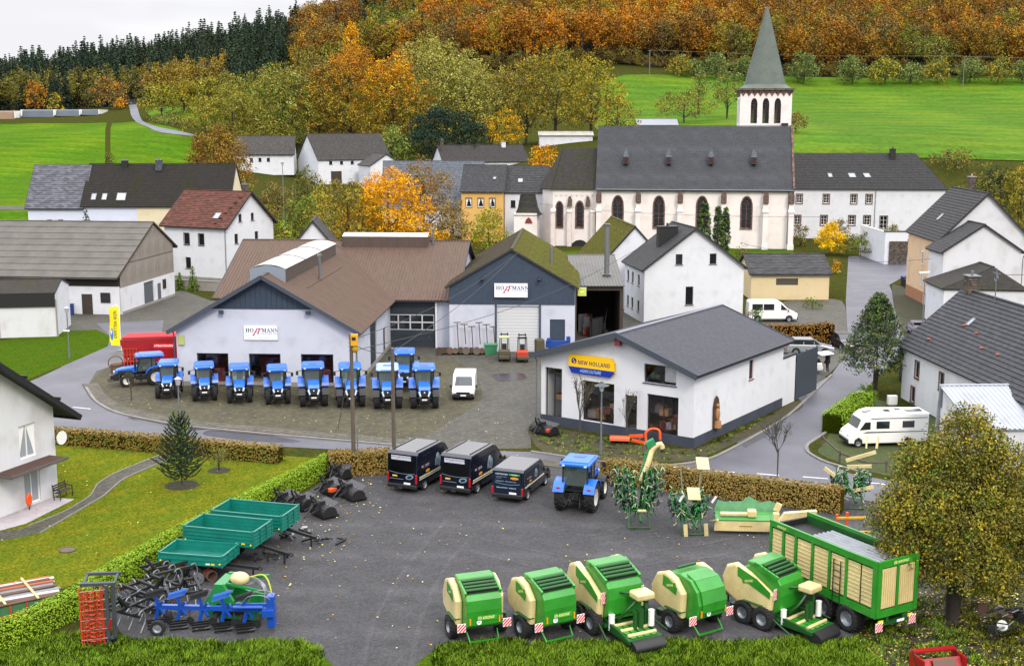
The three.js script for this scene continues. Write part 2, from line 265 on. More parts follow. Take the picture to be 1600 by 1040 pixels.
sheet('garden_path', smooth(PX([[40, 824], [95, 800], [135, 778], [150, 757], [180, 740], [250, 712], [262, 718], [196, 746], [172, 764], [158, 776], [130, 792], [60, 832], [-40, 850], [-60, 838]]), 6), 0.009, M.path);
sheet('terrace', PX([[-20, 812], [62, 775], [116, 780], [40, 818], [-20, 834]]), 0.014, M.slab);
sheet('verge', smooth(PX([[832, 688], [838, 664], [1084, 702], [1240, 628], [1250, 640], [1110, 710], [1040, 722], [900, 716], [850, 706]]), 5), 0.018, mat('#75704c', { k: 0.45, r: 1, t: ['grass', 3] }));
sheet('verge', smooth(PX([[1290, 690], [1300, 672], [1340, 620], [1420, 640], [1560, 690], [1560, 770], [1350, 735], [1280, 708]]), 5), 0.016, mat('#6f8540', { k: 0.45, r: 1, t: ['grass', 3] }));
sheet('verge', smooth(PX([[1300, 580], [1322, 545], [1316, 470], [1230, 470], [1180, 500], [1180, 540], [1215, 600], [1262, 605]]), 5), 0.016, M.court);
sheet('verge', smooth(PX([[1395, 445], [1430, 455], [1480, 470], [1470, 520], [1425, 540], [1400, 490]]), 5), 0.016, mat('#6c6e4c', { k: 0.45, r: 1, t: ['grass', 3] }));
sheet('churchyard', TP([[835, 400], [870, 393], [950, 390], [1240, 388], [1240, 402], [1000, 440], [900, 440]]), 0.01, M.lawn2, 0);
function raised(name, P, w, h, off, m) { // a strip of pavement following P
const mb = new MB(); for (let i = 0; i < P.length - 1; i++) { const [x0, z0] = P[i], [x1, z1] = P[i + 1], L = Math.hypot(x1 - x0, z1 - z0); mb.add(new THREE.BoxGeometry(L + 0.02, h, w), new THREE.Matrix4().makeRotationY(Math.atan2(z1 - z0, x1 - x0)).setPosition((x0 + x1) / 2, h / 2 - 0.02 + off, -(z0 + z1) / 2)); }
return tag(mb.build(name, m), null, null, null, 'structure');
}
const kerbLine = smooth(PX([[134, 606], [150, 628], [185, 646], [280, 665], [420, 679], [560, 691], [690, 702]]), 6, false);
raised('kerb', kerbLine, 0.22, 0.13, 0, M.kerb);
raised('pavement', smooth(PX([[140, 600], [156, 623], [192, 641], [284, 659.5], [424, 673], [562, 685], [690, 696]]), 6, false), 1.3, 0.10, 0, M.pave);
raised('kerb', smooth(PX([[830, 706], [940, 722], [1050, 727], [1120, 713], [1230, 651], [1300, 586]]), 6, false), 0.2, 0.12, 0, M.kerb);
raised('kerb', smooth(PX([[1360, 600], [1300, 668], [1264, 694], [1262, 706], [1290, 722], [1360, 742]]), 6, false), 0.2, 0.12, 0, M.kerb);
raised('pavement', PX([[700, 709.5], [840, 722], [930, 732.5]]), 1.4, 0.08, 0, M.pave);
for (const e of [[[44, 822], [99, 800], [139, 776], [153, 756], [182, 738.5], [250, 711]], [[62, 833], [131, 793], [160, 776], [174, 764], [198, 746], [263, 718]]]) raised('path_edging', smooth(PX(e), 5, false), 0.08, 0.09, 0, M.kerb);
const ribbon = (P, w) => { const a = [], b = []; P.forEach((p, i) => { const q = P[Math.max(0, i - 1)], r = P[Math.min(P.length - 1, i + 1)], dx = r[0] - q[0], dz = r[1] - q[1], L = Math.hypot(dx, dz) || 1, k = w * (0.7 + 0.5 * hash2(i, P.length, 3)); a.push([p[0] - dz / L * k, p[1] + dx / L * k]); b.push([p[0] + dz / L * k, p[1] - dx / L * k]); }); return a.concat(b.reverse()); };
const track = mat('#757377', { k: 0.61, r: 0.95, t: ['gravel', 5] }), trackD = mat('#66636a', { k: 0.55, r: 0.8, t: ['gravel', 5] });
[[[560, 1050], [590, 960], [640, 880], [700, 810]], [[640, 1050], [660, 960], [700, 880], [760, 815]], [[600, 800], [640, 806], [690, 796], [720, 780]], [[690, 812], [740, 812], [790, 800]], [[860, 830], [930, 836], [975, 820]], [[540, 1050], [560, 930], [560, 850], [640, 760]], [[700, 830], [900, 870], [1100, 850], [1180, 830]], [[690, 850], [880, 892], [1110, 870], [1190, 850]]].forEach((q, i) => sheet('tyre_track', ribbon(smooth(PX(q), 6, false), 0.13), 0.0105 + i * 0.0007, i % 3 === 2 ? trackD : track));
[[[760, 905], [820, 890], [900, 900], [880, 925], [800, 930]], [[1040, 1000], [1080, 985], [1140, 990], [1120, 1010]], [[610, 790], [680, 800], [650, 815], [600, 805]], [[930, 850], [1000, 845], [1010, 870], [950, 875]]].forEach((q, i) => sheet('gravel_patch', smooth(PX(q), 5), 0.0092 + i * 0.0002, i % 2 ? track : trackD));
[[[1330, 440], [1385, 440], [1390, 470], [1330, 470]], [[1150, 690], [1200, 665], [1215, 672], [1165, 700]], [[1245, 620], [1290, 590], [1300, 596], [1255, 630]]].forEach((q, i) => sheet('road_patch', PX(q), 0.0165 + i * 0.0003, i % 2 ? mat('#77777f', { k: 0.5, r: 0.6, t: ['asphalt', 4] }) : mat('#94949e', { k: 0.62, r: 0.55, t: ['asphalt', 4] })));
const dash = (a, b, w = 0.16) => { const [p, q] = PX([a, b]), dx = q[0] - p[0], dz = q[1] - p[1], L = Math.hypot(dx, dz), nx = -dz / L * w / 2, nz = dx / L * w / 2; return sheet('road_marking', [[p[0] + nx, p[1] + nz], [q[0] + nx, q[1] + nz], [q[0] - nx, q[1] - nz], [p[0] - nx, p[1] - nz]], 0.021, M.line); };
[[[113, 636], [141, 639]], [[969, 723], [1005, 726]], [[1040, 728.5], [1078, 732]], [[1115, 735.5], [1148, 738]], [[1183, 740], [1218, 743]], [[1255, 745], [1294, 748]], [[1340, 752], [1385, 757]]].forEach((d) => dash(...d));
// ---------- building kit ----------
Object.assign(M, {
white: mat('#eef1f8', { k: 0.76, r: 0.9, t: ['plaster', 5] }), whiteB: mat('#e4e9f9', { k: 0.68, r: 0.9, t: ['plaster', 6] }), whiteOld: mat('#eceef3', { k: 0.74, r: 0.95, t: ['stain', 7] }), church: mat('#f8f0ee', { k: 0.84, r: 0.95, t: ['stain', 9] }),
blueWhite: mat('#dfe6fa', { k: 0.84, r: 0.9, t: ['plaster', 6] }), cream: mat('#f0e3c0', { k: 0.8, r: 0.9, t: ['plaster', 5] }), yellow: mat('#f0c070', { k: 0.75, r: 0.9, t: ['plaster', 5] }), peach: mat('#eccaa6', { k: 0.76, r: 0.95, t: ['stain', 6] }),
garage: mat('#eed9ab', { k: 0.78, r: 0.9, t: ['plaster', 6] }), anthra: mat('#42546b', { k: 0.72, r: 0.6, t: ['streak', 2] }), plinth: mat('#50586a', { k: 0.6, r: 0.85, t: ['mottle', 3] }), plinthGrey: mat('#a39f98', { k: 0.7, r: 0.95, t: ['stain', 4] }),
slate: mat('#6d717b', { k: 0.44, r: 0.75, t: ['gravel', 6] }), slateDark: mat('#575659', { k: 0.38, r: 0.8, t: ['slate', 4.8], b: ['slate', 4.8, 0.01] }), slateBlue: mat('#7d8796', { k: 0.5, r: 0.7, t: ['slate', 4.8] }),
slateOld: mat('#5f5d5b', { k: 0.46, r: 0.85, t: ['moss', 8], b: ['slate', 4.8, 0.01] }), barnRoof: mat('#8b877f', { k: 0.5, r: 0.95, t: ['mottle', 4], b: ['slate', 4, 0.012] }), tileRed: mat('#9a5238', { k: 0.42, r: 0.85, t: ['brickish', 5], b: ['brickish', 5, 0.012] }), tileGrey: mat('#8a8c9c', { k: 0.5, r: 0.7, t: ['brickish', 5], b: ['brickish', 5, 0.012] }),
ribBrown: mat('#8f6e58', { k: 0.42, r: 0.7, t: ['streak', 4] }), showroof: mat('#4c4e62', { k: 0.40, r: 0.6, t: ['slate', 4.0], b: ['slate', 4, 0.004] }), spire: mat('#7b887e', { k: 0.55, r: 0.7, t: ['mottle', 5], b: ['slate', 4, 0.012] }), mossRoof: mat('#a8ac34', { k: 0.6, r: 1, t: ['moss', 5], b: ['gravel', 3, 0.06] }),
corr: mat('#8b8984', { k: 0.45, r: 0.7, t: ['stain', 5] }), roofLight: mat('#ded9cf', { k: 0.8, r: 0.35, t: ['mottle', 3] }), verge: mat('#4a5360', { k: 0.6, r: 0.6 }), vergeDark: mat('#33363b', { k: 0.5, r: 0.7 }), vergeWood: mat('#6a5340', { k: 0.5, r: 0.8, t: ['wood', 1.5] }),
zinc: mat('#9aa0a8', { k: 0.55, r: 0.45, m: 0.5 }), frameW: mat('#f1f1f1', { k: 0.85, r: 0.4 }), frameB: mat('#5b3f35', { k: 0.5, r: 0.6 }), frameD: mat('#2c3038', { k: 0.5, r: 0.5 }), frameR: mat('#8e3b3b', { k: 0.6, r: 0.6 }), stoneRed: mat('#b48a7e', { k: 0.62, r: 0.9, t: ['stone', 2.5] }),
glass: mat('#2b333d', { k: 0.35, r: 0.06, m: 0.0, coat: 0.6 }), glassDark: mat('#15171b', { k: 0.5, r: 0.12 }), glassLead: mat('#3a3a4a', { k: 0.35, r: 0.35, t: ['mottle', 0.7] }), curtain: mat('#c4ccd6', { k: 0.5, r: 0.25, coat: 0.5 }), clear: mat('#ffffff', { trans: 1, r: 0.02 }),
doorWood: mat('#5e5044', { k: 0.55, r: 0.8, t: ['wood', 1.2] }), doorGrey: mat('#6a7079', { k: 0.55, r: 0.7 }), gateDark: mat('#3d4a57', { k: 0.6, r: 0.55, t: ['streak', 3] }), shutter: mat('#d8dbe0', { k: 0.7, r: 0.6 }), oldWood: mat('#c4bbb0', { k: 0.95, r: 0.95, t: ['wood', 2.5] }), straw: mat('#8e7655', { k: 0.6, r: 1, t: ['stone', 1.6] }), darkIn: mat('#1e1d1f', { k: 0.5, r: 1 }),
brick: mat('#7d5547', { k: 0.5, r: 0.95, t: ['brickish', 2.2] }), rubble: mat('#8d7f73', { k: 0.55, r: 1, t: ['stone', 2.2], b: ['stone', 2.2, 0.03] }), black: mat('#1c1d1f', { k: 0.7, r: 0.55 }), steel: mat('#a9adb2', { k: 0.6, r: 0.35, m: 0.7 }), concrete: mat('#b9b5ae', { k: 0.6, r: 0.95, t: ['stain', 4] }),
});
const SIDE = { f: (W, D) => new THREE.Matrix4(), r: (W, D) => MX(W, 0, 0, 0, Math.PI / 2, 0), l: (W, D) => MX(0, 0, -D, 0, -Math.PI / 2, 0), b: (W, D) => MX(W, 0, -D, 0, Math.PI, 0) };
function arch(x, y, w, h, n = 6) {                  // pointed arch outline, sill centre at x, foot at y
const a = [[x - w / 2, y], [x + w / 2, y]], s = y + h - w * 0.9, R = w * 1.06; 
for (let i = 0; i <= n; i++) { const t = i / n; a.push([x + w / 2 - (w / 2) * Math.pow(t, 1.7), s + (y + h - s) * Math.sin(t * Math.PI / 2) ** 0.9]); }
for (let i = n - 1; i >= 0; i--) { const t = i / n; a.push([x - w / 2 + (w / 2) * Math.pow(t, 1.7), s + (y + h - s) * Math.sin(t * Math.PI / 2) ** 0.9]); }
return a;
}
const holeOf = (o) => o.k === 'a' ? arch(o.x, o.y, o.w, o.h) : [[o.x - o.w / 2, o.y], [o.x + o.w / 2, o.y], [o.x + o.w / 2, o.y + o.h], [o.x - o.w / 2, o.y + o.h]];
const merged = (list) => mergeGeometries(list);
function fitOpening(root, o, B) {                   // fills one hole; B: panel -> house
const { x, y, w, h } = o, rec = o.rec ?? 0.14, fr = o.frame ?? M.frameW, f = o.fw ?? 0.07;
if (o.k === 'o') return;
if (o.k === 'd') {
const d = new MB(B); d.box(w, h, 0.06, x, y + h / 2, -rec); if (o.boards) for (let i = 1; i < o.boards; i++) d.box(0.02, h - 0.06, 0.02, x - w / 2 + w * i / o.boards, y + h / 2, -rec + 0.035);
const dm = d.build('door', o.m ?? M.doorWood, root); new MB(B).box(0.04, 0.14, 0.07, x + w * 0.38, y + Math.min(1.05, h * 0.5), -rec + 0.06).build('handle', M.steel, dm);
if (o.lab) dm.userData.label = o.lab; return;
}
const mb = new MB(B), cols = o.cols ?? 1, rows = o.rows ?? 1;
if (o.k === 'a') {
const out = arch(x, y, w, h), inn = arch(x, y + f, w - 2 * f, h - 2.2 * f); mb.ext(out, 0.12, MX(0, 0, -rec), 0, [inn]);
if (o.cols > 1) mb.box(0.09, h * 0.74, 0.1, x, y + h * 0.37, -rec);
for (let i = 1; i < rows; i++) mb.box(w - f, 0.035, 0.06, x, y + (h * 0.78) * i / rows, -rec);
if (o.cols > 1) { mb.tor(w * 0.15, 0.035, x, y + h * 0.84, -rec, 0, 0, 0, Math.PI * 2, 10); for (const s of [-1, 1]) mb.bar([x, y + h * 0.72, -rec], [x + s * w * 0.28, y + h * 0.80, -rec], 0.035); }
} else {
mb.box(w, f, 0.09, x, y + f / 2, -rec).box(w, f, 0.09, x, y + h - f / 2, -rec); for (const s of [-1, 1]) mb.box(f, h - 2 * f, 0.09, x + s * (w / 2 - f / 2), y + h / 2, -rec);
for (let i = 1; i < cols; i++) mb.box(o.mw ?? f * 0.8, h - 2 * f, 0.07, x - w / 2 + w * i / cols, y + h / 2, -rec);
for (let i = 1; i < rows; i++) mb.box(w - 2 * f, (o.mw ?? f * 0.8) * 0.8, 0.06, x, y + h * i / rows, -rec);
}
const win = mb.build(o.name ?? 'window', fr, root);
const pm = new MB(B); if (o.k === 'a') pm.ext(arch(x, y + f / 2, w - f, h - f), 0.012, MX(0, 0, -rec - 0.02)); else pm.box(w - f, h - f, 0.012, x, y + h / 2, -rec - 0.02);
pm.build('pane', o.pane ?? M.glass, win);
if (!o.nosill && o.k !== 'a' && h < 3) new MB(B).box(w + 0.16, 0.05, 0.24, x, y - 0.03, -0.03).build('sill', o.sill ?? fr, win);
if (o.k === 'a') new MB(B).box(w + 0.3, 0.14, 0.3, x, y - 0.07, 0.02).build('sill', o.sill ?? M.stoneRed, win);
if (o.curtain) { const cm = new MB(B); for (const s of [-1, 1]) cm.ext([[x + s * (w / 2 - f), y + f], [x + s * (w / 2 - f), y + h - f], [x + s * w * 0.04, y + h - f], [x + s * w * 0.3, y + h * 0.4]], 0.01, MX(0, 0, -rec - 0.008)); cm.build('curtain', M.frameW, win); }
if (o.trim) { const t = new MB(B), q = o.tw ?? 0.13; if (o.k === 'a') t.ext(arch(x, y - 0.02, w + 2 * q, h + 1.6 * q), 0.05, MX(0, 0, 0.02), 0, [arch(x, y, w, h)]); else { t.box(w + 2 * q, q, 0.06, x, y + h + q / 2, 0.02).box(w + 2 * q, q, 0.08, x, y - q / 2 - 0.06, 0.02); for (const s of [-1, 1]) t.box(q, h + 0.06, 0.06, x + s * (w / 2 + q / 2), y + h / 2 - 0.03, 0.02); } t.build('surround', o.trim, win); }
}
function wallPanel(mb, poly, holes, t, B) { const s = new MB(B); s.ext(poly, t, MX(0, 0, -t / 2), 0, holes); for (const g of s.g) mb.g.push(g); }
function slope(mb, a, b, c, d, type, o = {}) {      // a-b eave (left to right seen from outside), c-d ridge (right to left)
const A = V(...a), B = V(...b), Cc = V(...c), D = V(...d), N = B.clone().sub(A).cross(D.clone().sub(A)).normalize(); if (N.y < 0) N.negate();
const th = o.th ?? 0.14, le = A.distanceTo(B), ls = A.clone().lerp(B, 0.5).distanceTo(D.clone().lerp(Cc, 0.5));
const P = (u, v, k) => A.clone().lerp(B, u).lerp(D.clone().lerp(Cc, u), v).addScaledVector(N, k).toArray();
const q = (p, r, s, t, uv) => mb.quad(p, r, s, t, uv);
if (type === 'slate') {
const n = Math.max(2, Math.round(ls / (o.course ?? 0.3))), lift = o.lift ?? 0.025;
for (let i = 0; i < n; i++) { const v0 = i / n, v1 = (i + 1) / n, m0 = v0 * ls, m1 = v1 * ls; q(P(0, v0, th + lift), P(1, v0, th + lift), P(1, v1, th), P(0, v1, th), [[0, m0], [le, m0], [le, m1], [0, m1]]); q(P(0, v0, i ? th : 0), P(1, v0, i ? th : 0), P(1, v0, th + lift), P(0, v0, th + lift), [[0, m0], [le, m0], [le, m0 + 0.02], [0, m0 + 0.02]]); }
} else if (type === 'rib') {
const n = Math.max(2, Math.round(le / (o.rib ?? 0.33))), h = o.rh ?? 0.05, prof = [[0, 0], [0.5, 0], [0.62, 1], [0.88, 1], [1, 0]];
for (let i = 0; i < n; i++) for (let k = 0; k < 4; k++) { const u0 = (i + prof[k][0]) / n, u1 = (i + prof[k + 1][0]) / n, h0 = th + prof[k][1] * h, h1 = th + prof[k + 1][1] * h; q(P(u0, 0, h0), P(u1, 0, h1), P(u1, 1, h1), P(u0, 1, h0), [[u0 * le, 0], [u1 * le, 0], [u1 * le, ls], [u0 * le, ls]]); }
q(P(0, 0, 0), P(1, 0, 0), P(1, 0, th), P(0, 0, th));
} else { q(P(0, 0, th), P(1, 0, th), P(1, 1, th), P(0, 1, th), [[0, 0], [le, 0], [le, ls], [0, ls]]); q(P(0, 0, 0), P(1, 0, 0), P(1, 0, th), P(0, 0, th)); }
q(P(0, 0, 0), P(0, 1, 0), P(1, 1, 0), P(1, 0, 0)); q(P(0, 0, 0), P(0, 0, th), P(0, 1, th), P(0, 1, 0)); q(P(1, 0, 0), P(1, 1, 0), P(1, 1, th), P(1, 0, th));
return { P, le, ls, N };
}
function house(o) {
const root = thing(o.name ?? 'house', o.label, o.cat ?? 'house', o.X, o.y ?? 0, -o.Z, o.ry ?? 0, o.group);
const { W, D, eave: e, ridge: r } = o, hp = o.hip ?? 0, T = o.T ?? 0.3, rx = (o.rx ?? 0.5) * (o.axis === 'd' ? W : D), e2 = o.eave2 ?? e, base = o.base ?? 0;
const open = o.open ?? [], holes = (s) => open.filter((q) => q.s === s).map(holeOf);
const gab = (L, off, flip) => { const x0 = off, x1 = L - off, k = flip ? L - rx : rx, eL = flip ? e2 : e, eR = flip ? e : e2, hy = (x) => x < k ? lerp(eL, r, x / k) : lerp(r, eR, (x - k) / (L - k)); return [[x0, -1], [x1, -1], [x1, hy(x1)], [k, r], [x0, hy(x0)]]; };
const rect = (L, off, h) => [[off, -1], [L - off, -1], [L - off, h], [off, h]];
const mb = new MB(), g2s = []; let g2 = null;
const put = (side, poly) => {
const B = SIDE[side](W, D);
if (o.gable && poly.length === 5) { g2s.push(g2 = new MB());
const gy = o.gable.y, [a, b, c, d, f] = poly, lo = gy <= f[1] ? [a, b, [b[0], Math.min(gy, c[1])], [a[0], Math.min(gy, f[1])]] : null;
if (lo) { wallPanel(mb, lo, holes(side).filter((q) => q[0][1] < gy), T, B); wallPanel(g2, [[a[0], gy], [b[0], gy], c, d, f], holes(side).filter((q) => q[0][1] >= gy), T + (o.gable.out ?? 0.04), B.clone().multiply(MX(0, 0, o.gable.out ?? 0.04))); }
else { const xl = lerp(f[0], d[0], (gy - f[1]) / (d[1] - f[1])), xr = lerp(c[0], d[0], (gy - c[1]) / (d[1] - c[1])); wallPanel(mb, [a, b, c, [xr, gy], [xl, gy], f], holes(side), T, B); wallPanel(g2, [[xl, gy], [xr, gy], d], [], T + 0.06, B.clone().multiply(MX(0, 0, 0.06))); }
} else wallPanel(mb, poly, holes(side), T, B);
};
if (o.axis === 'd') { put('f', o.hipF ? rect(W, 0, Math.min(e, e2)) : gab(W, 0)); put('b', gab(W, 0, 1)); put('l', rect(D, T, e)); put('r', rect(D, T, e2)); }
else { put('f', rect(W, 0, e)); put('b', rect(W, 0, e2)); put('r', (o.hipR ?? hp) ? rect(D, T, Math.min(e, e2)) : gab(D, T)); put('l', (o.hipL ?? hp) ? rect(D, T, Math.min(e, e2)) : gab(D, T, 1)); }
mb.build('wall', o.wall ?? M.white, root);
if (g2) { for (const q of g2s) q.build('gable_cladding', o.gable.m, root); if (o.gable.strip) { const s = new MB(); for (let x = 0.3; x < W; x += o.gable.strip) { const hy = x < rx ? lerp(e, r, x / rx) : lerp(r, e2, (x - rx) / (W - rx)), y0 = Math.max(o.gable.y, 0); if (hy - y0 > 0.3) s.box(0.05, hy - y0 - 0.12, 0.04, x, (hy + y0) / 2, 0.08); } s.build('cladding_batten', o.gable.m, root).userData.kind = 'stuff'; } }
if (o.plinth) { const p = new MB(), h = o.plinth; p.box(W + 0.06, h, 0.05, W / 2, h / 2, 0.025); for (const sx of [0, 1]) p.box(0.05, h, D, sx ? W + 0.027 : -0.027, h / 2 - 0.002, -D / 2); p.build('plinth', o.plinthM ?? M.plinth, root); }
const ov = o.ov ?? 0.45, og = o.og ?? 0.3, rt = o.roofType ?? 'slate', rm = o.roof ?? M.slate, opt = { course: o.course, rib: o.rib, th: o.th, lift: o.lift }, roofs = [];
const S = [], low = (sl) => sl * ov;
if (o.axis === 'd') {
const sl = (r - e) / rx, sr = (r - e2) / (W - rx), hf = o.hipF ?? hp, hb = o.hipB ?? hp;
S.push([[-ov, e - sl * ov, -D - og], [-ov, e - sl * ov, og], [rx, r, og - hf], [rx, r, -D - og + hb]], [[W + ov, e2 - sr * ov, og], [W + ov, e2 - sr * ov, -D - og], [rx, r, -D - og + hb], [rx, r, og - hf]]);
if (hf) S.push([[-ov, e - sl * ov, og], [W + ov, e2 - sr * ov, og], [rx, r, og - hf], [rx, r, og - hf]]);
} else {
const sf = (r - e) / rx, sb = (r - e2) / (D - rx), hl = o.hipL ?? hp, hr = o.hipR ?? hp;
S.push([[-og, e - sf * ov, ov], [W + og, e - sf * ov, ov], [W + og - hr, r, -rx], [-og + hl, r, -rx]], [[W + og, e2 - sb * ov, -D - ov], [-og, e2 - sb * ov, -D - ov], [-og + hl, r, -rx], [W + og - hr, r, -rx]]);
if (hl) S.push([[-og, e - sf * ov, -D - ov], [-og, e - sf * ov, ov], [-og + hl, r, -rx], [-og + hl, r, -rx]]);
if (hr) S.push([[W + og, e - sf * ov, ov], [W + og, e - sf * ov, -D - ov], [W + og - hr, r, -rx], [W + og - hr, r, -rx]]);
}
S.forEach((s, i) => { const q = new MB(); roofs.push(slope(q, ...s, rt, opt)); roofs[i].mesh = q.build('roof', (o.roof2 && i === 1) ? o.roof2 : rm, root); });
const cap = new MB(), th = o.th ?? 0.14; if (o.axis === 'd') cap.beam([rx, r + th + 0.03, og - (o.hipF ?? hp)], [rx, r + th + 0.03, -D - og + (o.hipB ?? hp)], 0.3, 0.09); else cap.beam([-og + (o.hipL ?? hp), r + th + 0.03, -rx], [W + og - (o.hipR ?? hp), r + th + 0.03, -rx], 0.3, 0.09);
cap.build('ridge_cap', o.cap ?? rm, root);
if (!o.noVerge) { // verge boards on the gable edges, gutters and downpipes on the eaves
const vd = o.vd ?? 0.22, push = (a, b) => new MB().beam([a[0], a[1] + 0.02, a[2]], [b[0], b[1] + 0.02, b[2]], 0.06, vd).build('verge_board', o.vm ?? M.vergeDark, root);
if (o.axis === 'd') { const d = 0.035; for (const [s, i] of [[S[0], 1], [S[1], 0]]) { if (!(o.hipF ?? hp)) push([s[i][0], s[i][1] + 0.06, og + d], [rx, r + 0.06, og + d]); push([s[1 - i][0], s[1 - i][1] + 0.06, -D - og - d], [rx, r + 0.06, -D - og - d]); } }
else for (const sx of [-1, 1]) { if ((sx < 0 ? o.hipL : o.hipR) ?? hp) continue; const x = sx < 0 ? -og - 0.035 : W + og + 0.035; for (const s of [S[0], S[1]]) push([x, s[0][1] + 0.06, s[0][2]], [x, r + 0.06, -rx]); }
const dp = new MB(); for (const s of [S[0], S[1]]) { const gt = new MB(), d = V(...s[1]).sub(V(...s[0])).normalize(), n = V(-d.z, 0, d.x).negate(), a = V(...s[0]).addScaledVector(n, 0.07), b = V(...s[1]).addScaledVector(n, 0.07); gt.bar(a.toArray(), b.toArray(), 0.075, 0.075, 8).build('gutter', o.gm ?? M.zinc, root); }
for (const [x, z, h] of o.pipes ?? []) dp.bar([x, -0.2, z], [x, h, z], 0.055).bar([x, h, z], [x + (o.pipeIn?.[0] ?? 0), h + 0.3, z + 0.25], 0.055); if (dp.g.length) dp.build('downpipe', o.gm ?? M.zinc, root);
}
for (const q of open) fitOpening(root, q, SIDE[q.s](W, D));
for (const [si, u, v, w, h, m] of o.skyl ?? []) { // roof windows: slope index, u, v, size in metres
const R = roofs[si], c = R.P(u, v, th + 0.06), X = V(...R.P(Math.min(1, u + 0.01), v, 0)).sub(V(...R.P(u, v, 0))).normalize(), Y = V(...R.P(u, v + 0.01, 0)).sub(V(...R.P(u, v, 0))).normalize(), Mx = new THREE.Matrix4().makeBasis(X, Y, R.N).setPosition(...c);
const f = new MB(Mx); f.box(w, 0.09, 0.12, 0, h / 2, 0).box(w, 0.09, 0.12, 0, -h / 2, 0).box(0.09, h - 0.09, 0.12, w / 2 - 0.045, 0, 0).box(0.09, h - 0.09, 0.12, -w / 2 + 0.045, 0, 0); const fm = f.build('roof_window', M.zinc, root);
new MB(Mx).box(w - 0.1, h - 0.05, 0.03, 0, 0, 0.02).build('pane', m ?? M.curtain, fm);
}
for (const [x, z, y0, y1, w, d, m, capm] of o.chim ?? []) { const c = new MB().box(w, y1 - y0, d, x, (y0 + y1) / 2, z).build('chimney', m ?? M.brick, root); new MB().box(w + 0.16, 0.1, d + 0.16, x, y1 + 0.05, z).cyl(0.12, 0.12, 0.35, x, y1 + 0.27, z).build('chimney_cap', capm ?? M.concrete, c); }
root.userData.dims = null; delete root.userData.dims; root.roofs = roofs; return root;
}
const wrow = (s, xs, y, w, h, o = {}) => xs.map((x) => ({ s, k: 'w', x, y, w, h, ...o }));
// ---------- buildings ----------
const canvasText = (g, s, x, y, font, fill, o = {}) => { g.font = font; g.fillStyle = fill; g.textAlign = o.a ?? 'left'; g.textBaseline = o.b ?? 'alphabetic'; if (o.sx) { g.save(); g.translate(x, y); g.transform(o.sx, 0, o.sk ?? 0, 1, 0, 0); g.fillText(s, 0, 0); g.restore(); } else g.fillText(s, x, y); };
function drawHoff(g, w, h, bg = '#eef0fb', ink = '#12131c') {
g.fillStyle = bg; g.fillRect(0, 0, w, h); const f = h / 200;
canvasText(g, 'HO', 20 * f, 92 * f, `bold ${78 * f}px serif`, ink, { sx: 0.95 }); canvasText(g, 'MANN', 250 * f, 92 * f, `bold ${78 * f}px serif`, ink, { sx: 0.92 });
canvasText(g, 'F', 105 * f, 140 * f, `bold ${140 * f}px serif`, '#a3123c', { sx: 0.8, sk: -0.62 }); canvasText(g, 'F', 175 * f, 118 * f, `bold ${118 * f}px serif`, '#a3123c', { sx: 0.8, sk: -0.32 });
canvasText(g, 'LANDTECHNIK GMBH', 222 * f, 120 * f, `${22 * f}px serif`, ink, { sx: 1.1 }); canvasText(g, 'Verkauf · Service · Ersatzteile · Reparatur', 40 * f, 178 * f, `${18 * f}px sans-serif`, '#555a70');
}
const signMat = canvasMat(470, 200, (g, w, h) => drawHoff(g, w, h));
function board(name, label, m, w, h, pos, ry, t = 0.1) { const o = thing(name, label, 'sign', ...pos, ry); new MB().rb(w, h, t, 0.02, 0, 0, 0).build('panel', M.shutter, o); decal('print', o, m, w - 0.06, h - 0.06, MX(0, 0, t / 2 + 0.004)); return o; }

const RW = -0.055;
const lamp2 = (root, x, y, z, ry = 0) => { };
const wsA = house({ name: 'workshop', label: 'white workshop with dark front gable and brown metal roof behind the blue tractor row', cat: 'workshop', X: -28.9, Z: 105.2, ry: RW, W: 15.5, D: 28, eave: 5.0, ridge: 9.5, axis: 'd', ov: 0.6, og: 0.7, roofType: 'rib', roof: M.ribBrown, wall: M.whiteB, gable: { y: 6.75, m: M.anthra, strip: 0.45 }, plinth: 0.4, plinthM: M.plinthGrey, vm: M.verge, vd: 0.34, gm: M.verge,
open: [...[[3.1, 2.75], [7.65, 2.75], [12.2, 2.8]].map(([x, w]) => ({ s: 'f', k: 'w', x, y: 0.12, w, h: 2.75, frame: M.frameD, pane: M.clear, fw: 0.12, rec: 0.2, name: 'showroom_window' })), { s: 'r', k: 'd', x: 9.5, y: 0, w: 3.6, h: 4.3, m: M.gateDark }, { s: 'r', k: 'd', x: 16, y: 0, w: 1.6, h: 2.6, m: M.frameD }], pipes: [[15.7, 0.35, 4.6], [-0.1, 0.3, 4.5]] });
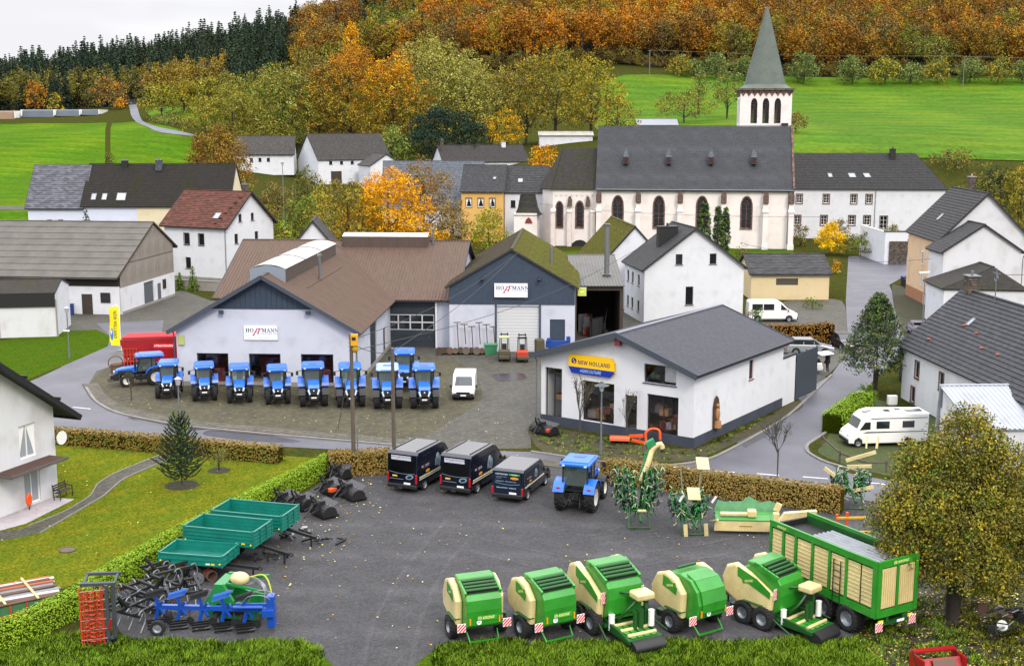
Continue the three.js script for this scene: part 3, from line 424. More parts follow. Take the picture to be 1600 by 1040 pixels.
{
for (const x of [4.1, 11.6]) new MB().beam([x, 6.5, 0.35], [x, 7.9, 0.35], 0.14, 0.22).beam([x - 0.2, 6.5, 0.35], [x + 0.2, 6.5, 0.35], 0.2, 0.3).build('gable_brace', M.anthra, wsA);
const sl = new MB(), frm = new MB(), n = 8, L0 = -1.5, L1 = -24, cx = 7.75, Y = 10.4; const prof = []; for (let i = 0; i <= n; i++) { const t = i / n * 2 - 1; prof.push([cx + t * 1.6, Y - t * t * 0.38]); }
for (let i = 0; i < n; i++) sl.quad([prof[i][0], prof[i][1], L0], [prof[i + 1][0], prof[i + 1][1], L0], [prof[i + 1][0], prof[i + 1][1], L1], [prof[i][0], prof[i][1], L1]);
const skl = sl.build('ridge_skylight', M.roofLight, wsA);
frm.ext([[cx - 1.55, Y - 1.8], [cx + 1.55, Y - 1.8], [cx + 1.55, Y - 0.36], [cx, Y - 0.03], [cx - 1.55, Y - 0.36]], 0.06, MX(0, 0, L0 - 0.06)).build('skylight_front', mat('#9aa8b8', { k: 0.6, r: 0.4 }), skl); const up = new MB(); for (const s of [-1, 1]) up.box(0.06, 1.5, L0 - L1 - 0.2, cx + s * 1.5, Y - 1.15, (L0 + L1) / 2); up.build('skylight_upstand', mat('#7c6a60', { k: 0.5, r: 0.8, t: ['streak', 3] }), skl);
const rb = new MB(); for (const z of [-9, -16.5]) for (let i = 0; i < n; i++) rb.beam([prof[i][0], prof[i][1] + 0.03, z], [prof[i + 1][0], prof[i + 1][1] + 0.03, z], 0.1, 0.06); rb.build('skylight_rib', M.zinc, skl);
new MB().cyl(0.13, 0.13, 2.2, 10.6, 9.2, -9.6).cyl(0.22, 0.22, 0.2, 10.6, 10.35, -9.6).build('flue', M.steel, wsA);
new MB().beam([10.6, 8.05, -4], [10.6, 8.05, -20], 0.12, 0.1).build('snow_guard', M.ribBrown, wsA);
new MB().box(14.8, 0.1, 8, 7.75, 0.06, -4.4).box(14.8, 3.6, 0.1, 7.75, 1.9, -8.4).build('showroom_floor', M.concrete, wsA);
const lt = new MB(); for (const x of [7.1, 8.4, 11.5, 12.9]) lt.box(1.0, 0.05, 0.16, x, 2.72, -0.9); lt.build('ceiling_lamp', new THREE.MeshStandardMaterial({ color: 0xffffff, emissive: 0xfff2d8, emissiveIntensity: 1.1 }), wsA);
const sh = new MB(); for (const x of [2.6, 7.6, 12]) sh.box(2.2, 2, 0.5, x, 1.05, -3.2).box(0.9, 1.2, 0.8, x + 0.7, 0.7, -1.7); sh.build('display_shelf', mat('#7a2426', { k: 0.45, r: 0.7 }), wsA);
board('hall_sign', 'white lettered sign with red double F on the white workshop wall', signMat, 2.95, 1.27, [-28.9 + 7.4 * Math.cos(RW), 4.7, -105.2 + 0.46], RW);
const fl = new MB().rb(0.5, 0.85, 0.12, 0.03).build('panel', mat('#c9d27a', { k: 0.7, r: 0.5 }), thing('wall_plate', 'small yellow green plate high on the left end of the white workshop front', 'sign', -28.9 + 0.45, 4.0, -105.2 + 0.12, RW));
}
const wsB = house({ name: 'rear_hall', label: 'long brown ribbed metal roofed hall with big sectional gate between the two gables', cat: 'hall', X: -29.9, Z: 125.2, ry: -0.07, W: 24.2, D: 22, eave: 5.0, ridge: 9.6, axis: 'w', ov: 0.6, og: 0.4, roofType: 'rib', roof: M.ribBrown, wall: M.whiteB, gm: M.verge, vm: M.verge,
open: [{ s: 'f', k: 'd', x: 19.6, y: 0, w: 5.2, h: 4.6, m: M.gateDark, rec: 0.2 }] });
{
const g = wsB, mb = new MB(), pn = new MB(); for (let i = 0; i < 2; i++) for (let j = 0; j < 4; j++) { const x = 19.6 - 2.5 + 0.1 + (j + 0.5) * 1.22, y = 1.75 + i * 0.78 + 0.38; mb.box(1.22, 0.07, 0.05, x, y + 0.36, -0.16).box(1.22, 0.07, 0.05, x, y - 0.36, -0.16).box(0.07, 0.72, 0.05, x - 0.58, y, -0.155).box(0.07, 0.72, 0.05, x + 0.58, y, -0.155); const p = new MB().box(1.1, 0.64, 0.03, x, y, -0.155).build('pane', M.glass, g); }
mb.build('gate_window_frame', M.shutter, g); new MB().box(0.2, 4.8, 0.3, 16.85, 2.4, 0.16).box(0.2, 4.8, 0.3, 22.35, 2.4, 0.16).box(5.7, 0.22, 0.3, 19.6, 4.91, 0.16).build('gate_surround', M.white, g);
for (let i = 1; i < 8; i++) new MB().box(5.1, 0.03, 0.02, 19.6, i * 0.58, -0.165).build('panel_joint', M.frameD, g);
const sk = new MB(), rm = 11, x0 = 10.9, x1 = 20.2; const prof = []; for (let i = 0; i <= 8; i++) { const t = i / 4 - 1; prof.push([-rm + t * 1.5, 10.6 - t * t * 0.3]); } for (let i = 0; i < 8; i++) sk.quad([x0, prof[i][1], prof[i][0]], [x1, prof[i][1], prof[i][0]], [x1, prof[i + 1][1], prof[i + 1][0]], [x0, prof[i + 1][1], prof[i + 1][0]]);
const sm = sk.build('ridge_skylight', M.roofLight, g); new MB().box(x1 - x0, 1.5, 0.06, (x0 + x1) / 2, 9.55, -rm + 1.48).box(0.06, 1.5, 2.9, x0, 9.5, -rm).box(0.06, 1.5, 2.9, x1, 9.5, -rm).build('skylight_upstand', mat('#7c6a60', { k: 0.5, r: 0.8, t: ['streak', 3] }), sm);
new MB().cyl(0.12, 0.12, 1.6, 20.7, 10.2, -rm + 0.8).cyl(0.2, 0.2, 0.2, 20.7, 11.05, -rm + 0.8).build('flue', M.steel, g);
}
const wsC = house({ name: 'gabled_hall', label: 'hall with big dark blue clad gable above a white base and mossy roof', cat: 'hall', X: -6.2, Z: 121.4, ry: RW, W: 12.4, D: 23, eave: 6.5, ridge: 10.1, axis: 'd', ov: 0.35, og: 0.25, roofType: 'rib', roof: mat('#8a7a62', { k: 0.42, r: 0.9, t: ['moss', 6] }), roof2: M.mossRoof, wall: M.whiteB, gable: { y: 4.75, m: M.anthra, out: 0.06 }, vm: M.vergeDark, vd: 0.18,
open: [{ s: 'f', k: 'd', x: 6.8, y: 0, w: 4.2, h: 4.6, m: M.shutter, boards: 0, rec: 0.2 }, { s: 'f', k: 'd', x: 10.7, y: 0, w: 1.5, h: 3.3, m: M.anthra, lab: 'dark blue door' }] });
{
const l = new MB(); for (let i = 1; i < 15; i++) l.box(4.15, 0.03, 0.03, 6.8, i * 0.31, -0.17); l.build('shutter_slat', M.frameW, wsC).userData.kind = 'stuff';
for (const x of [3.3, 8.9]) new MB().box(0.12, 0.12, 0.4, x, 7.4, 0.3).sph(0.2, x, 7.25, 0.5).build('gable_lamp', M.black, wsC);
for (const x of [4.62, 8.98]) new MB().box(0.18, 4.75, 0.1, x, 2.37, 0.06).build('door_jamb', M.anthra, wsC);
new MB().cyl(0.14, 0.14, 2.4, 9.9, 8.7, -6).build('flue', M.steel, wsC);
board('hall_sign', 'white lettered sign with red double F on the dark blue gable', signMat, 3.3, 1.4, [-6.2 + 6.1, 6.1 + 0.1, -121.4 + 0.65], RW);
}
const NR = -0.61;
const nh = house({ name: 'showroom', label: 'white showroom with tall shop windows, yellow sign and dark low gable roof', cat: 'showroom', X: 2.2, Z: 91.5, ry: NR, W: 12.75, D: 15.6, eave: 5.35, ridge: 7.45, rx: 0.54, axis: 'd', ov: 0.55, og: 0.75, roofType: 'plain', roof: M.showroof, th: 0.22, wall: M.white, plinth: 0.75, vm: M.verge, vd: 0.42, gm: M.zinc, cap: mat('#9a9cac', { k: 0.5, r: 0.5 }),
open: [{ s: 'f', k: 'w', x: 1.1, y: 0.3, w: 1.5, h: 4.1, frame: M.frameD, pane: M.clear, cols: 2, rec: 0.22, name: 'shop_window' }, { s: 'f', k: 'w', x: 5.0, y: 0.78, w: 2.7, h: 3.0, frame: M.frameD, pane: M.clear, cols: 2, rec: 0.22, name: 'shop_window' }, { s: 'f', k: 'w', x: 7.75, y: 0.05, w: 1.0, h: 3.1, frame: M.frameD, pane: M.clear, rec: 0.22, name: 'shop_door' }, { s: 'f', k: 'w', x: 10.3, y: 0.35, w: 2.5, h: 3.1, frame: M.frameD, pane: M.clear, cols: 2, rec: 0.22, name: 'shop_window' },
{ s: 'f', k: 'w', x: 10.05, y: 4.25, w: 2.55, h: 1.35, frame: M.frameD, pane: M.clear, cols: 2, rec: 0.2, name: 'upper_window' }, { s: 'r', k: 'w', x: 9.5, y: 3.3, w: 0.75, h: 1.5, frame: M.frameR, pane: M.glass }], pipes: [[-0.3, 0.2, 4.9]] });
{
const i1 = new MB(); i1.box(12, 0.1, 6, 6.4, 0.2, -3.4); i1.build('shop_floor', M.concrete, nh); new MB().box(12, 5, 0.1, 6.4, 2.7, -6.5).box(12, 0.12, 6, 6.4, 3.9, -3.45).build('partition', mat('#565060', { k: 0.4 }), nh);
srnd(5); const cols = ['#b98c5e', '#8a6d50', '#c9a679', '#6a2e2c', '#9c9aa0', '#a0764a']; cols.forEach((c, j) => { const b = new MB(); for (let i = 0; i < 7; i++) { const x = [4.3, 5.5, 9.6, 10.2, 11, 1.2][i % 6] + rr(-0.5, 0.5), h = rr(0.3, 0.7); b.box(rr(0.4, 0.9), h, rr(0.4, 0.7), x, 0.8 + h / 2 + (i % 3) * 0.5, -1.0 - rr(0, 1.2)); } b.build('shop_goods', mat(c, { k: 0.6 }), nh); });
const up = new MB().box(1.1, 1.1, 0.04, 10.75, 4.92, -0.5); up.build('roller_blind', M.shutter, nh);
new MB().sph(0.28, 9.3, 4.7, -0.55).sph(0.2, 9.6, 4.6, -0.6).build('plant', mat('#4a6a3a', { k: 0.4 }), nh);
new MB().box(0.45, 0.5, 0.3, 6.9, 7.0, 0.5).build('verge_light', M.frameR, nh);
new MB().box(0.3, 3.9, 2.6, 12.6, 1.95, -16.9).box(7, 3.9, 0.3, 9.2, 1.95, -18.05).build('annex_wall', M.white, nh); new MB().box(0.44, 0.12, 2.7, 12.6, 3.96, -16.9).box(7, 0.12, 0.44, 9.2, 3.96, -18.05).build('annex_coping', M.black, nh);
const st = new MB(); st.ext([[-0.42, -0.2], [0.42, -0.2], [0.45, 1.4], [0.25, 1.95], [0, 2.15], [-0.25, 1.95], [-0.45, 1.4]], 0.1, MX(12.85, 1.0, -3.4, 0, Math.PI / 2, 0)); const nm = st.build('wall_niche', mat('#7c5a3e', { k: 0.55, t: ['stone', 1] }), nh);
new MB().sph(0.16, 12.95, 2.45, -3.4).sph(0.26, 12.95, 1.8, -3.4, 0.7, 1.9, 1).cyl(0.28, 0.34, 0.5, 12.93, 1.1, -3.4).build('figure_relief', mat('#c08a5a', { k: 0.6 }), nm);
const m = canvasMat(660, 235, (g, w, h) => { g.fillStyle = '#f6c50c'; g.fillRect(0, 0, w, h); g.fillStyle = '#0f2f9c'; g.fillRect(0, h * 0.66, w, h); g.beginPath(); g.arc(80, 82, 38, 0, 7); g.fillStyle = '#3a1f6a'; g.fill(); g.fillStyle = '#f6d54a'; for (const [x, y, r] of [[72, 70, 9], [88, 92, 10], [80, 108, 7]]) { g.beginPath(); g.arc(x, y, r, 0, 7); g.fill(); } canvasText(g, 'NEW HOLLAND', 132, 118, 'bold 70px sans-serif', '#33195e', { sx: 0.93 }); canvasText(g, 'AGRICULTURE', 170, 214, '52px sans-serif', '#bfe0ff', { sx: 0.92 }); });
const L = (x, y, z) => V(x, y, z).applyAxisAngle(V(0, 1, 0), NR).add(V(2.2, 0, -91.5)); const p = L(4.5, 4.98, 0.12), o = thing('dealer_sign', 'long yellow and blue dealer sign on the front of the white showroom', 'sign', p.x, p.y, p.z, NR);
const ol = [[-1.95, -0.25], [-1.7, -0.7], [1.6, -0.7], [1.95, -0.35], [1.95, 0.35], [1.7, 0.7], [-1.7, 0.7], [-1.95, 0.5]]; new MB().ext(ol, 0.18).build('panel', mat('#e8b80a', { k: 0.8, r: 0.4 }), o);
const s = new THREE.ShapeGeometry(new THREE.Shape(ol.map((q) => new THREE.Vector2(...q)))); const uv = s.attributes.uv; for (let i = 0; i < uv.count; i++) uv.setXY(i, (uv.getX(i) + 1.95) / 3.9, (uv.getY(i) + 0.7) / 1.4); const d = new THREE.Mesh(s, m); d.name = 'print'; d.position.z = 0.096; o.add(d);
const tm = thing('slatted_screen', 'dark grey screen fence at the back corner of the white showroom', 'fence', ...L(12.75, 0, -18.3).toArray(), NR); const sp = new MB(); for (let i = 0; i < 22; i++) new MB().box(0.04, 0.16, 4.6, 0, 0.15 + i * 0.172, -2.4).build('slat', M.verge, tm); for (const z of [-0.1, -2.4, -4.7]) new MB().box(0.1, 3.9, 0.1, -0.08, 1.95, z).build('post', M.black, tm);
}
const wh = (s, xs, y, w = 0.85, h = 1.25, o = {}) => wrow(s, xs, y, w, h, { frame: M.frameB, pane: M.glass, trim: o.trim, ...o });
house({ label: 'tall white gabled house directly behind the showroom with dark slate roof', X: 14.9, Z: 138.6, ry: 0.17, W: 11.7, D: 8.6, eave: 6.2, ridge: 10.6, axis: 'd', ov: 0.3, og: 0.3, roof: M.slateDark, open: [...wh('f', [4.0, 8.0], 6.6, 0.8, 1.2), ...wh('f', [5.3], 2.0, 0.9, 2.1), ...wh('l', [1.6, 3.6, 6.2], 4.0, 0.8, 1.3), ...wh('l', [1.6, 3.6, 6.2], 1.0, 0.8, 1.3)], chim: [[3.6, -3.5, 8, 10.6, 2.2, 1.2, M.black, M.black]] });
house({ name: 'mossy_barn', label: 'barn with thick green moss on its roof behind the tall white gabled house', cat: 'barn', X: 10.6, Z: 149.6, ry: 0.1, W: 8.6, D: 16, eave: 5.2, ridge: 9.9, axis: 'd', ov: 0.3, og: 0.1, roof: M.mossRoof, roofType: 'rib', wall: M.white });
house({ name: 'lean_to_shed', label: 'open shed with grey corrugated roof between the dark gable and the white house', cat: 'shed', X: 6.4, Z: 128, ry: 0, W: 5.2, D: 13, eave: 5.7, ridge: 7.5, rx: 0.98, axis: 'w', ov: 0.3, og: 0.1, roof: M.corr, roofType: 'rib', th: 0.06, wall: mat('#6b5c50', { k: 0.5, t: ['wood', 3] }), open: [{ s: 'f', k: 'o', x: 2.6, y: 0, w: 4.5, h: 5.2 }], noVerge: true });
{
const fl = new MB().cyl(0.28, 0.28, 5.4, 0, 2.7, 0, 0, 0, 0, 12).cyl(0.36, 0.3, 0.3, 0, 5.5, 0).cyl(0.5, 0.35, 0.3, 0, 0.15, 0); tag(fl.build('metal_chimney', M.steel), 'tall round metal chimney pipe rising beside the corrugated shed roof', 'chimney').position.set(10.1, 6.2, -131.5);
const t = thing('shed_clutter', 'dark workshop equipment standing in the open corrugated shed', 'equipment', 9.0, 0, -129); t.scale.x = 0.7; srnd(11); for (const [m, n] of [[M.black, 9], [M.steel, 5], [mat('#a04028', { k: 0.5 }), 3]]) { const b = new MB(); for (let i = 0; i < n; i++) { const h = rr(0.6, 2.2); b.box(rr(0.4, 1.2), h, rr(0.4, 1), rr(-2.6, 2.8), h / 2, -rr(0, 5)); if (i % 2) b.bar([rr(-2, 2), 0.2, -1], [rr(-2, 2), rr(1, 3), -2], 0.06); } b.build(['machine_body', 'metal_stand', 'rusty_frame'][[9, 5, 3].indexOf(n)], m, t); }
const y = board('shed_sign', 'small yellow green sign on the corner post of the open shed', canvasMat(64, 64, (g) => { g.fillStyle = '#c6d24e'; g.fillRect(0, 0, 64, 64); g.fillStyle = '#eef2b0'; g.fillRect(14, 26, 36, 8); g.fillRect(22, 34, 8, 10); }), 0.85, 0.85, [6.9, 6.0, -121.2], 0); 
}
house({ name: 'garage', label: 'low pale yellow garage with grey tiled roof beside the side street', cat: 'garage', X: 30.6, Z: 157.6, ry: 0, W: 10, D: 9, eave: 3.4, ridge: 5.3, axis: 'w', ov: 0.4, og: 0.25, roof: mat('#6d6c70', { k: 0.42, t: ['brickish', 5] }), course: 0.42, lift: 0.05, wall: M.garage, open: [{ s: 'f', k: 'w', x: 4.6, y: 1.9, w: 2.8, h: 0.85, frame: M.frameD, pane: mat('#6a665e', { k: 0.5, r: 0.3 }), nosill: 1 }] });
{
const CR = -0.12, arcs = [3.9, 11.3, 19.0, 26.9, 32.6].slice(0, 4), AW = (x) => ({ s: 'f', k: 'a', x, y: 3.6, w: 1.9, h: 5.6, cols: 2, rows: 5, frame: M.stoneRed, pane: M.glassLead, fw: 0.13, rec: 0.25, trim: M.stoneRed, tw: 0.16 });
const ch = house({ name: 'church', label: 'white village church with steep slate nave roof, lower choir and pointed windows', cat: 'church', X: 15.3, Z: 226, ry: CR, W: 35, D: 15, eave: 10.9, ridge: 21.6, axis: 'w', ov: 0.5, og: 0.15, roof: M.slate, course: 0.4, wall: M.church, T: 0.6, noVerge: true, open: arcs.map(AW) });
const gut = new MB().bar([-0.1, 10.45, 0.62], [35.1, 10.45, 0.62], 0.1).bar([0.4, 0, 0.15], [0.4, 10.4, 0.15], 0.08).bar([34.2, 0, 0.15], [34.2, 10.4, 0.15], 0.08); gut.build('gutter', M.zinc, ch);
const kn = new MB(); kn.beam([35.08, 10.6, 0.5], [35.08, 21.9, -7.5], 0.35, 0.4).beam([35.08, 10.6, -15.5], [35.08, 21.9, -7.5], 0.35, 0.4); kn.build('gable_coping', M.stoneRed, ch);
for (const x of [0.5, 7.6, 15.1, 22.8, 30.2, 34.7]) { const b = new MB(); b.box(0.9, 6.8, 1.3, x, 3.4, 0.65).box(1.0, 0.25, 1.5, x, 6.85, 0.7, 0.4).box(1.1, 0.9, 1.6, x, 0.45, 0.75).box(0.8, 2.4, 0.7, x, 8.1, 0.35); b.build('buttress', M.church, ch); new MB().ext([[-0.5, 0], [0.5, 0], [0.5, 1.2], [0.35, 2.0], [-0.35, 2.0], [-0.5, 1.2]], 0.25, MX(x, 8.2, 0.85)).box(0.9, 0.1, 0.9, x, 8.15, 0.5).build('buttress_cap', mat('#a5897c', { k: 0.55, t: ['stone', 1.2] }), ch); }
for (const x of [5.2, 12.9, 20.5, 28.1]) { const z = -2.9, y = 15.0, d = new MB(); d.box(0.9, 1.2, 0.9, x, y + 0.6, z + 0.6); const dm = d.build('dormer', M.slate, ch); new MB().cyl(0.02, 0.85, 1.7, x, y + 2.05, z + 0.5, 0, Math.PI / 4, 0, 4).cyl(0.03, 0.03, 1.0, x, y + 3.2, z + 0.5).sph(0.09, x, y + 3.5, z + 0.5).build('dormer_roof', M.slateBlue, dm); new MB().box(0.55, 0.8, 0.06, x, y + 0.62, z + 1.06).build('dormer_shutter', mat('#6a2430', { k: 0.4 }), dm); }
const L = (x, y, z) => V(x, y, z).applyAxisAngle(V(0, 1, 0), CR).add(V(15.3, 0, -226));
const B = MX(-10.2, 0, -1.2), poly = (h) => [[0.0, h, -1.8], [1.6, h, 0], [10.2, h, 0]];
const cw = new MB(B); for (const [a, b, hs] of [[[0, -3], [2.2, 0], []], [[2.2, 0], [10.2, 0], [arch(1.2, 3.4, 1.2, 4.6), arch(4.9, 3.4, 1.35, 4.7)]], [[0, -9], [0, -3], []], [[2.2, -12], [0, -9], []], [[10.2, -12], [2.2, -12], []]]) { const dx = b[0] - a[0], dz = b[1] - a[1], LL = Math.hypot(dx, dz); const s = new MB(); s.ext([[0, -1], [LL, -1], [LL, 10.6], [0, 10.6]], 0.5, MX(0, 0, -0.25), 0, hs); for (const g of s.g) { g.applyMatrix4(MX(a[0], 0, a[1], 0, -Math.atan2(dz, dx), 0)); cw.add(g, null, true); } }
cw.build('choir_wall', M.church, ch);
for (const x of [3.4, 7.1]) fitOpening(ch, { k: 'a', x, y: 3.4, w: x < 4 ? 1.2 : 1.35, h: x < 4 ? 4.6 : 4.7, cols: 1, rows: 5, frame: M.stoneRed, pane: M.glassLead, fw: 0.14, rec: 0.22, trim: M.stoneRed, tw: 0.16 }, B);
const cr = new MB(B); const R0 = [3.6, 17.6, -6], R1 = [10.1, 17.6, -6]; slope(cr, [2.0, 10.3, 0.4], [10.1, 10.3, 0.4], R1, R0, 'slate', { course: 0.4 }); slope(cr, [-0.5, 10.3, -3], [2.0, 10.3, 0.4], R0, R0, 'slate', { course: 0.4 }); slope(cr, [-0.5, 10.3, -9], [-0.5, 10.3, -3], R0, R0, 'slate', { course: 0.4 }); slope(cr, [2, 10.3, -12.4], [-0.5, 10.3, -9], R0, R0, 'slate', { course: 0.4 }); slope(cr, [10.1, 10.3, -12.4], [2, 10.3, -12.4], R0, R1, 'slate', { course: 0.4 }); cr.build('choir_roof', M.slateOld, ch);
const cb = new MB(B); for (const x of [2.3, 5.3, 9.6]) cb.box(0.8, 6.4, 1.1, x, 3.2, 0.5).box(0.9, 0.2, 1.3, x, 6.5, 0.55, 0.4); for (let i = 0; i < 8; i++) cb.box(0.22, 0.22, 0.2, 2.8 + i * 0.95, 9.35, 0.1); cb.build('choir_buttress', mat('#f0e4de', { k: 0.8, t: ['stain', 5] }), ch);
for (const x of [5.3, 8.6]) new MB(B).ext([[-0.45, 0], [0.45, 0], [0.45, 1.2], [0.2, 1.9], [-0.2, 1.9]], 0.3, MX(x, 7.2, 0.5)).build('choir_cap', mat('#a5897c', { k: 0.55, t: ['stone', 1.2] }), ch);
new MB(B).ext([[-1.7, 0], [1.7, 0], [1.4, 1.1], [0.7, 1.6], [0, 1.75], [-0.7, 1.6], [-1.4, 1.1]], 0.3, MX(7.2, -0.6, 0.1)).build('crypt_arch', M.black, ch);
const S = MX(-12.9, 0, 0.3); new MB(S).box(4.2, 6.0, 5, 0, 3, -2.5).build('sacristy_wall', M.church, ch); const sr = new MB(S), q = [[2.6, 5.6], [2.15, 6.0], [1.75, 7.0], [1.5, 8.4], [1.35, 9.3]]; for (let i = 0; i < 4; i++) sr.add(new THREE.CylinderGeometry(q[i + 1][0] * 1.35, q[i][0] * 1.35, q[i + 1][1] - q[i][1], 4, 1, true), MX(0.2, (q[i][1] + q[i + 1][1]) / 2, -2.4, 0, Math.PI / 4, 0)); sr.build('sacristy_roof', M.slateOld, ch);
new MB(S).ext([[-0.7, 0], [0.7, 0], [0.45, 0.7], [0, 1.1], [-0.45, 0.7]], 0.1, MX(0.6, 4.2, 0.05)).build('sacristy_window', M.frameR, ch);
const tw = thing('church_tower', 'white church tower with three pointed belfry openings and tall grey green spire', 'church tower', ...L(25.9, 0, -11.2).toArray(), CR), TW = 9.4, holes = [-2.15, 0.0, 2.15].map((x) => arch(x, 22.2, 1.2, 4.6));
const tm = new MB(); for (let i = 0; i < 4; i++) { const s = new MB(); s.ext([[-TW / 2 + (i % 2 ? 0.5 : 0), -1], [TW / 2 - (i % 2 ? 0.5 : 0), -1], [TW / 2 - (i % 2 ? 0.5 : 0), 28.2], [-TW / 2 + (i % 2 ? 0.5 : 0), 28.2]], 0.5, MX(0, 0, TW / 2 - 0.25), 0, holes); for (const g of s.g) { g.applyMatrix4(MX(4.7, 0, -4.7).multiply(MX(0, 0, 0, 0, i * Math.PI / 2, 0))); tm.add(g, null, true); } } tm.build('tower_wall', M.church, tw);
for (const x of holes.keys()) for (let i = 0; i < 4; i++) { const Bx = MX(4.7, 0, -4.7, 0, i * Math.PI / 2, 0), lv = new MB(Bx), X = [-2.15, 0, 2.15][x]; for (let k = 0; k < 12; k++) lv.box(1.15, 0.05, 0.4, X, 22.4 + k * 0.36, TW / 2 - 0.35, 0.6); lv.build('belfry_louvre', mat('#4a4243', { k: 0.5 }), tw).userData.kind = 'stuff'; }
const co = new MB(); co.box(TW + 0.9, 0.35, TW + 0.9, 4.7, 28.4, -4.7).box(TW + 0.4, 0.4, TW + 0.4, 4.7, 28.03, -4.7); co.build('cornice', mat('#a08a7c', { k: 0.5, t: ['stone', 2] }), tw);
const fz = new MB(); for (let i = 0; i < 4; i++) { const Bx = MX(4.7, 0, -4.7, 0, i * Math.PI / 2, 0); const s = new MB(Bx); for (let k = 0; k < 9; k++) s.ext([[-0.5, 0], [0.5, 0], [0, -0.75]], 0.08, MX(-4.2 + k * 1.05, 27.85, TW / 2 + 0.03)); for (const g of s.g) fz.g.push(g); } fz.build('frieze', M.stoneRed, tw);
const sp = new MB(); sp.add(new THREE.CylinderGeometry(0.16, 4.05, 14.4, 8, 12, true), MX(4.7, 29.3 + 7.2, -4.7, 0, Math.PI / 8, 0)); sp.add(new THREE.CylinderGeometry(4.05, 5.3, 0.85, 8, 1, true), MX(4.7, 28.95, -4.7, 0, Math.PI / 8, 0)); const spm = sp.build('spire', M.spire, tw);
new MB().cyl(0.06, 0.1, 1.4, 4.7, 44.2, -4.7).sph(0.2, 4.7, 43.8, -4.7).box(0.6, 0.08, 0.08, 4.7, 44.6, -4.7).build('spire_cross', M.black, spm); new MB().box(1.2, 0.5, 0.7, 8.2, 22.0, 0.3).build('roof_hatch', M.black, tw);
}
house({ label: 'long white two storey house right of the church with two rows of windows', X: 52.4, Z: 243, ry: -0.06, W: 31.5, D: 11, eave: 10.0, ridge: 16.2, axis: 'w', ov: 0.4, og: 0.3, hipR: 5, roof: M.slateDark, course: 0.42, lift: 0.05, chim: [[22.2, -4.8, 12.5, 17.2, 1.0, 1.0, M.black, M.black]], pipes: [[18.2, 0.15, 9.6]],
skyl: [[0, 0.33, 0.38, 0.8, 0.9], [0, 0.47, 0.38, 1.3, 1.0], [0, 0.565, 0.38, 1.2, 1.0]], open: [...[3.6, 8.8, 14.1, 17.0].map((x) => ({ s: 'f', k: 'w', x, y: 6.9, w: 1.0, h: 1.6, cols: 2, rows: 3, trim: M.stoneRed, tw: 0.22, pane: M.glass })), ...[3.4, 8.5, 13.9, 16.8].map((x) => ({ s: 'f', k: 'w', x, y: 2.7, w: 1.1, h: 1.7, cols: 2, rows: 3, trim: M.stoneRed, tw: 0.22, pane: M.glass })), { s: 'f', k: 'w', x: 20.0, y: 2.0, w: 1.4, h: 2.4, cols: 2, rows: 3, trim: M.stoneRed }] });
{ const t = thing('terrace_wall', 'white parapet and rough stone wall at the corner of the long white house', 'wall', 59.6, 0, -198, 0); new MB().box(3.6, 5.2, 0.4, 1.8, 2.6, 0).box(0.4, 5.2, 14, 0.2, 2.6, -7.2).build('parapet', M.white, t); new MB().box(2.8, 3.7, 0.3, 2.1, 1.85, 0.36).build('stone_face', M.rubble, t); new MB().box(3.9, 0.14, 0.6, 1.8, 5.27, 0).build('coping', M.black, t); }
house({ label: 'gabled house with peach side wall and blank white gable by the upper street', X: 51.3, Z: 148.4, ry: -0.05, W: 10.6, D: 14, eave: 8.6, ridge: 14.0, axis: 'd', ov: 0.35, og: 0.25, roof: M.slateDark, course: 0.42, lift: 0.05, wall: M.whiteOld, open: wh('f', [], 0), skyl: [[0, 0.5, 0.42, 0.8, 1.0]], chim: [[6.4, -10, 12.5, 15.6, 0.8, 0.8, M.rubble, M.concrete]] });
{ const t = scene.children[scene.children.length - 1]; new MB(MX(0, 0, -14, 0, -Math.PI / 2, 0)).box(13.9, 7.0, 0.04, 7, 4.95, 0.03).build('peach_render', M.peach, t); new MB(MX(0, 0, -14, 0, -Math.PI / 2, 0)).box(13.9, 1.5, 0.06, 7, 0.72, 0.04).build('plinth', mat('#c58a68', { k: 0.6, t: ['stain', 4] }), t); for (const [x, y, w, h] of [[7.4, 4.9, 0.9, 1.6], [7.4, 2.2, 0.7, 1.5], [11.6, 2.2, 1.0, 2.0], [9, 0.1, 0.8, 1.2], [11.2, 0.1, 0.8, 1.2]]) fitOpening(t, { k: 'w', x, y, w, h, rec: -0.1, frame: M.frameW, pane: M.glass, cols: 2 }, MX(0, 0, -14, 0, -Math.PI / 2, 0)); }
house({ name: 'house_extension', label: 'blank white gabled extension in front of the peach house', cat: 'house', X: 50.0, Z: 143.2, ry: 0, W: 9.0, D: 5.1, eave: 7.7, ridge: 10.7, axis: 'd', ov: 0.35, og: 0.2, roof: M.slateDark, course: 0.4, wall: M.whiteOld, pipes: [[9.15, 0.2, 7.0]] });
house({ name: 'low_annex', label: 'low white annex with flat mossy grey roof below the white extension', cat: 'annex', X: 47.6, Z: 135.5, ry: -0.05, W: 8.8, D: 7, eave: 4.4, ridge: 6.4, rx: 0.68, axis: 'd', ov: 0.3, og: 0.2, hipF: 2.5, roof: M.slateOld, wall: M.white, open: [...wh('f', [1.3, 2.9], 1.6, 0.8, 1.7, { frame: M.frameW })] });
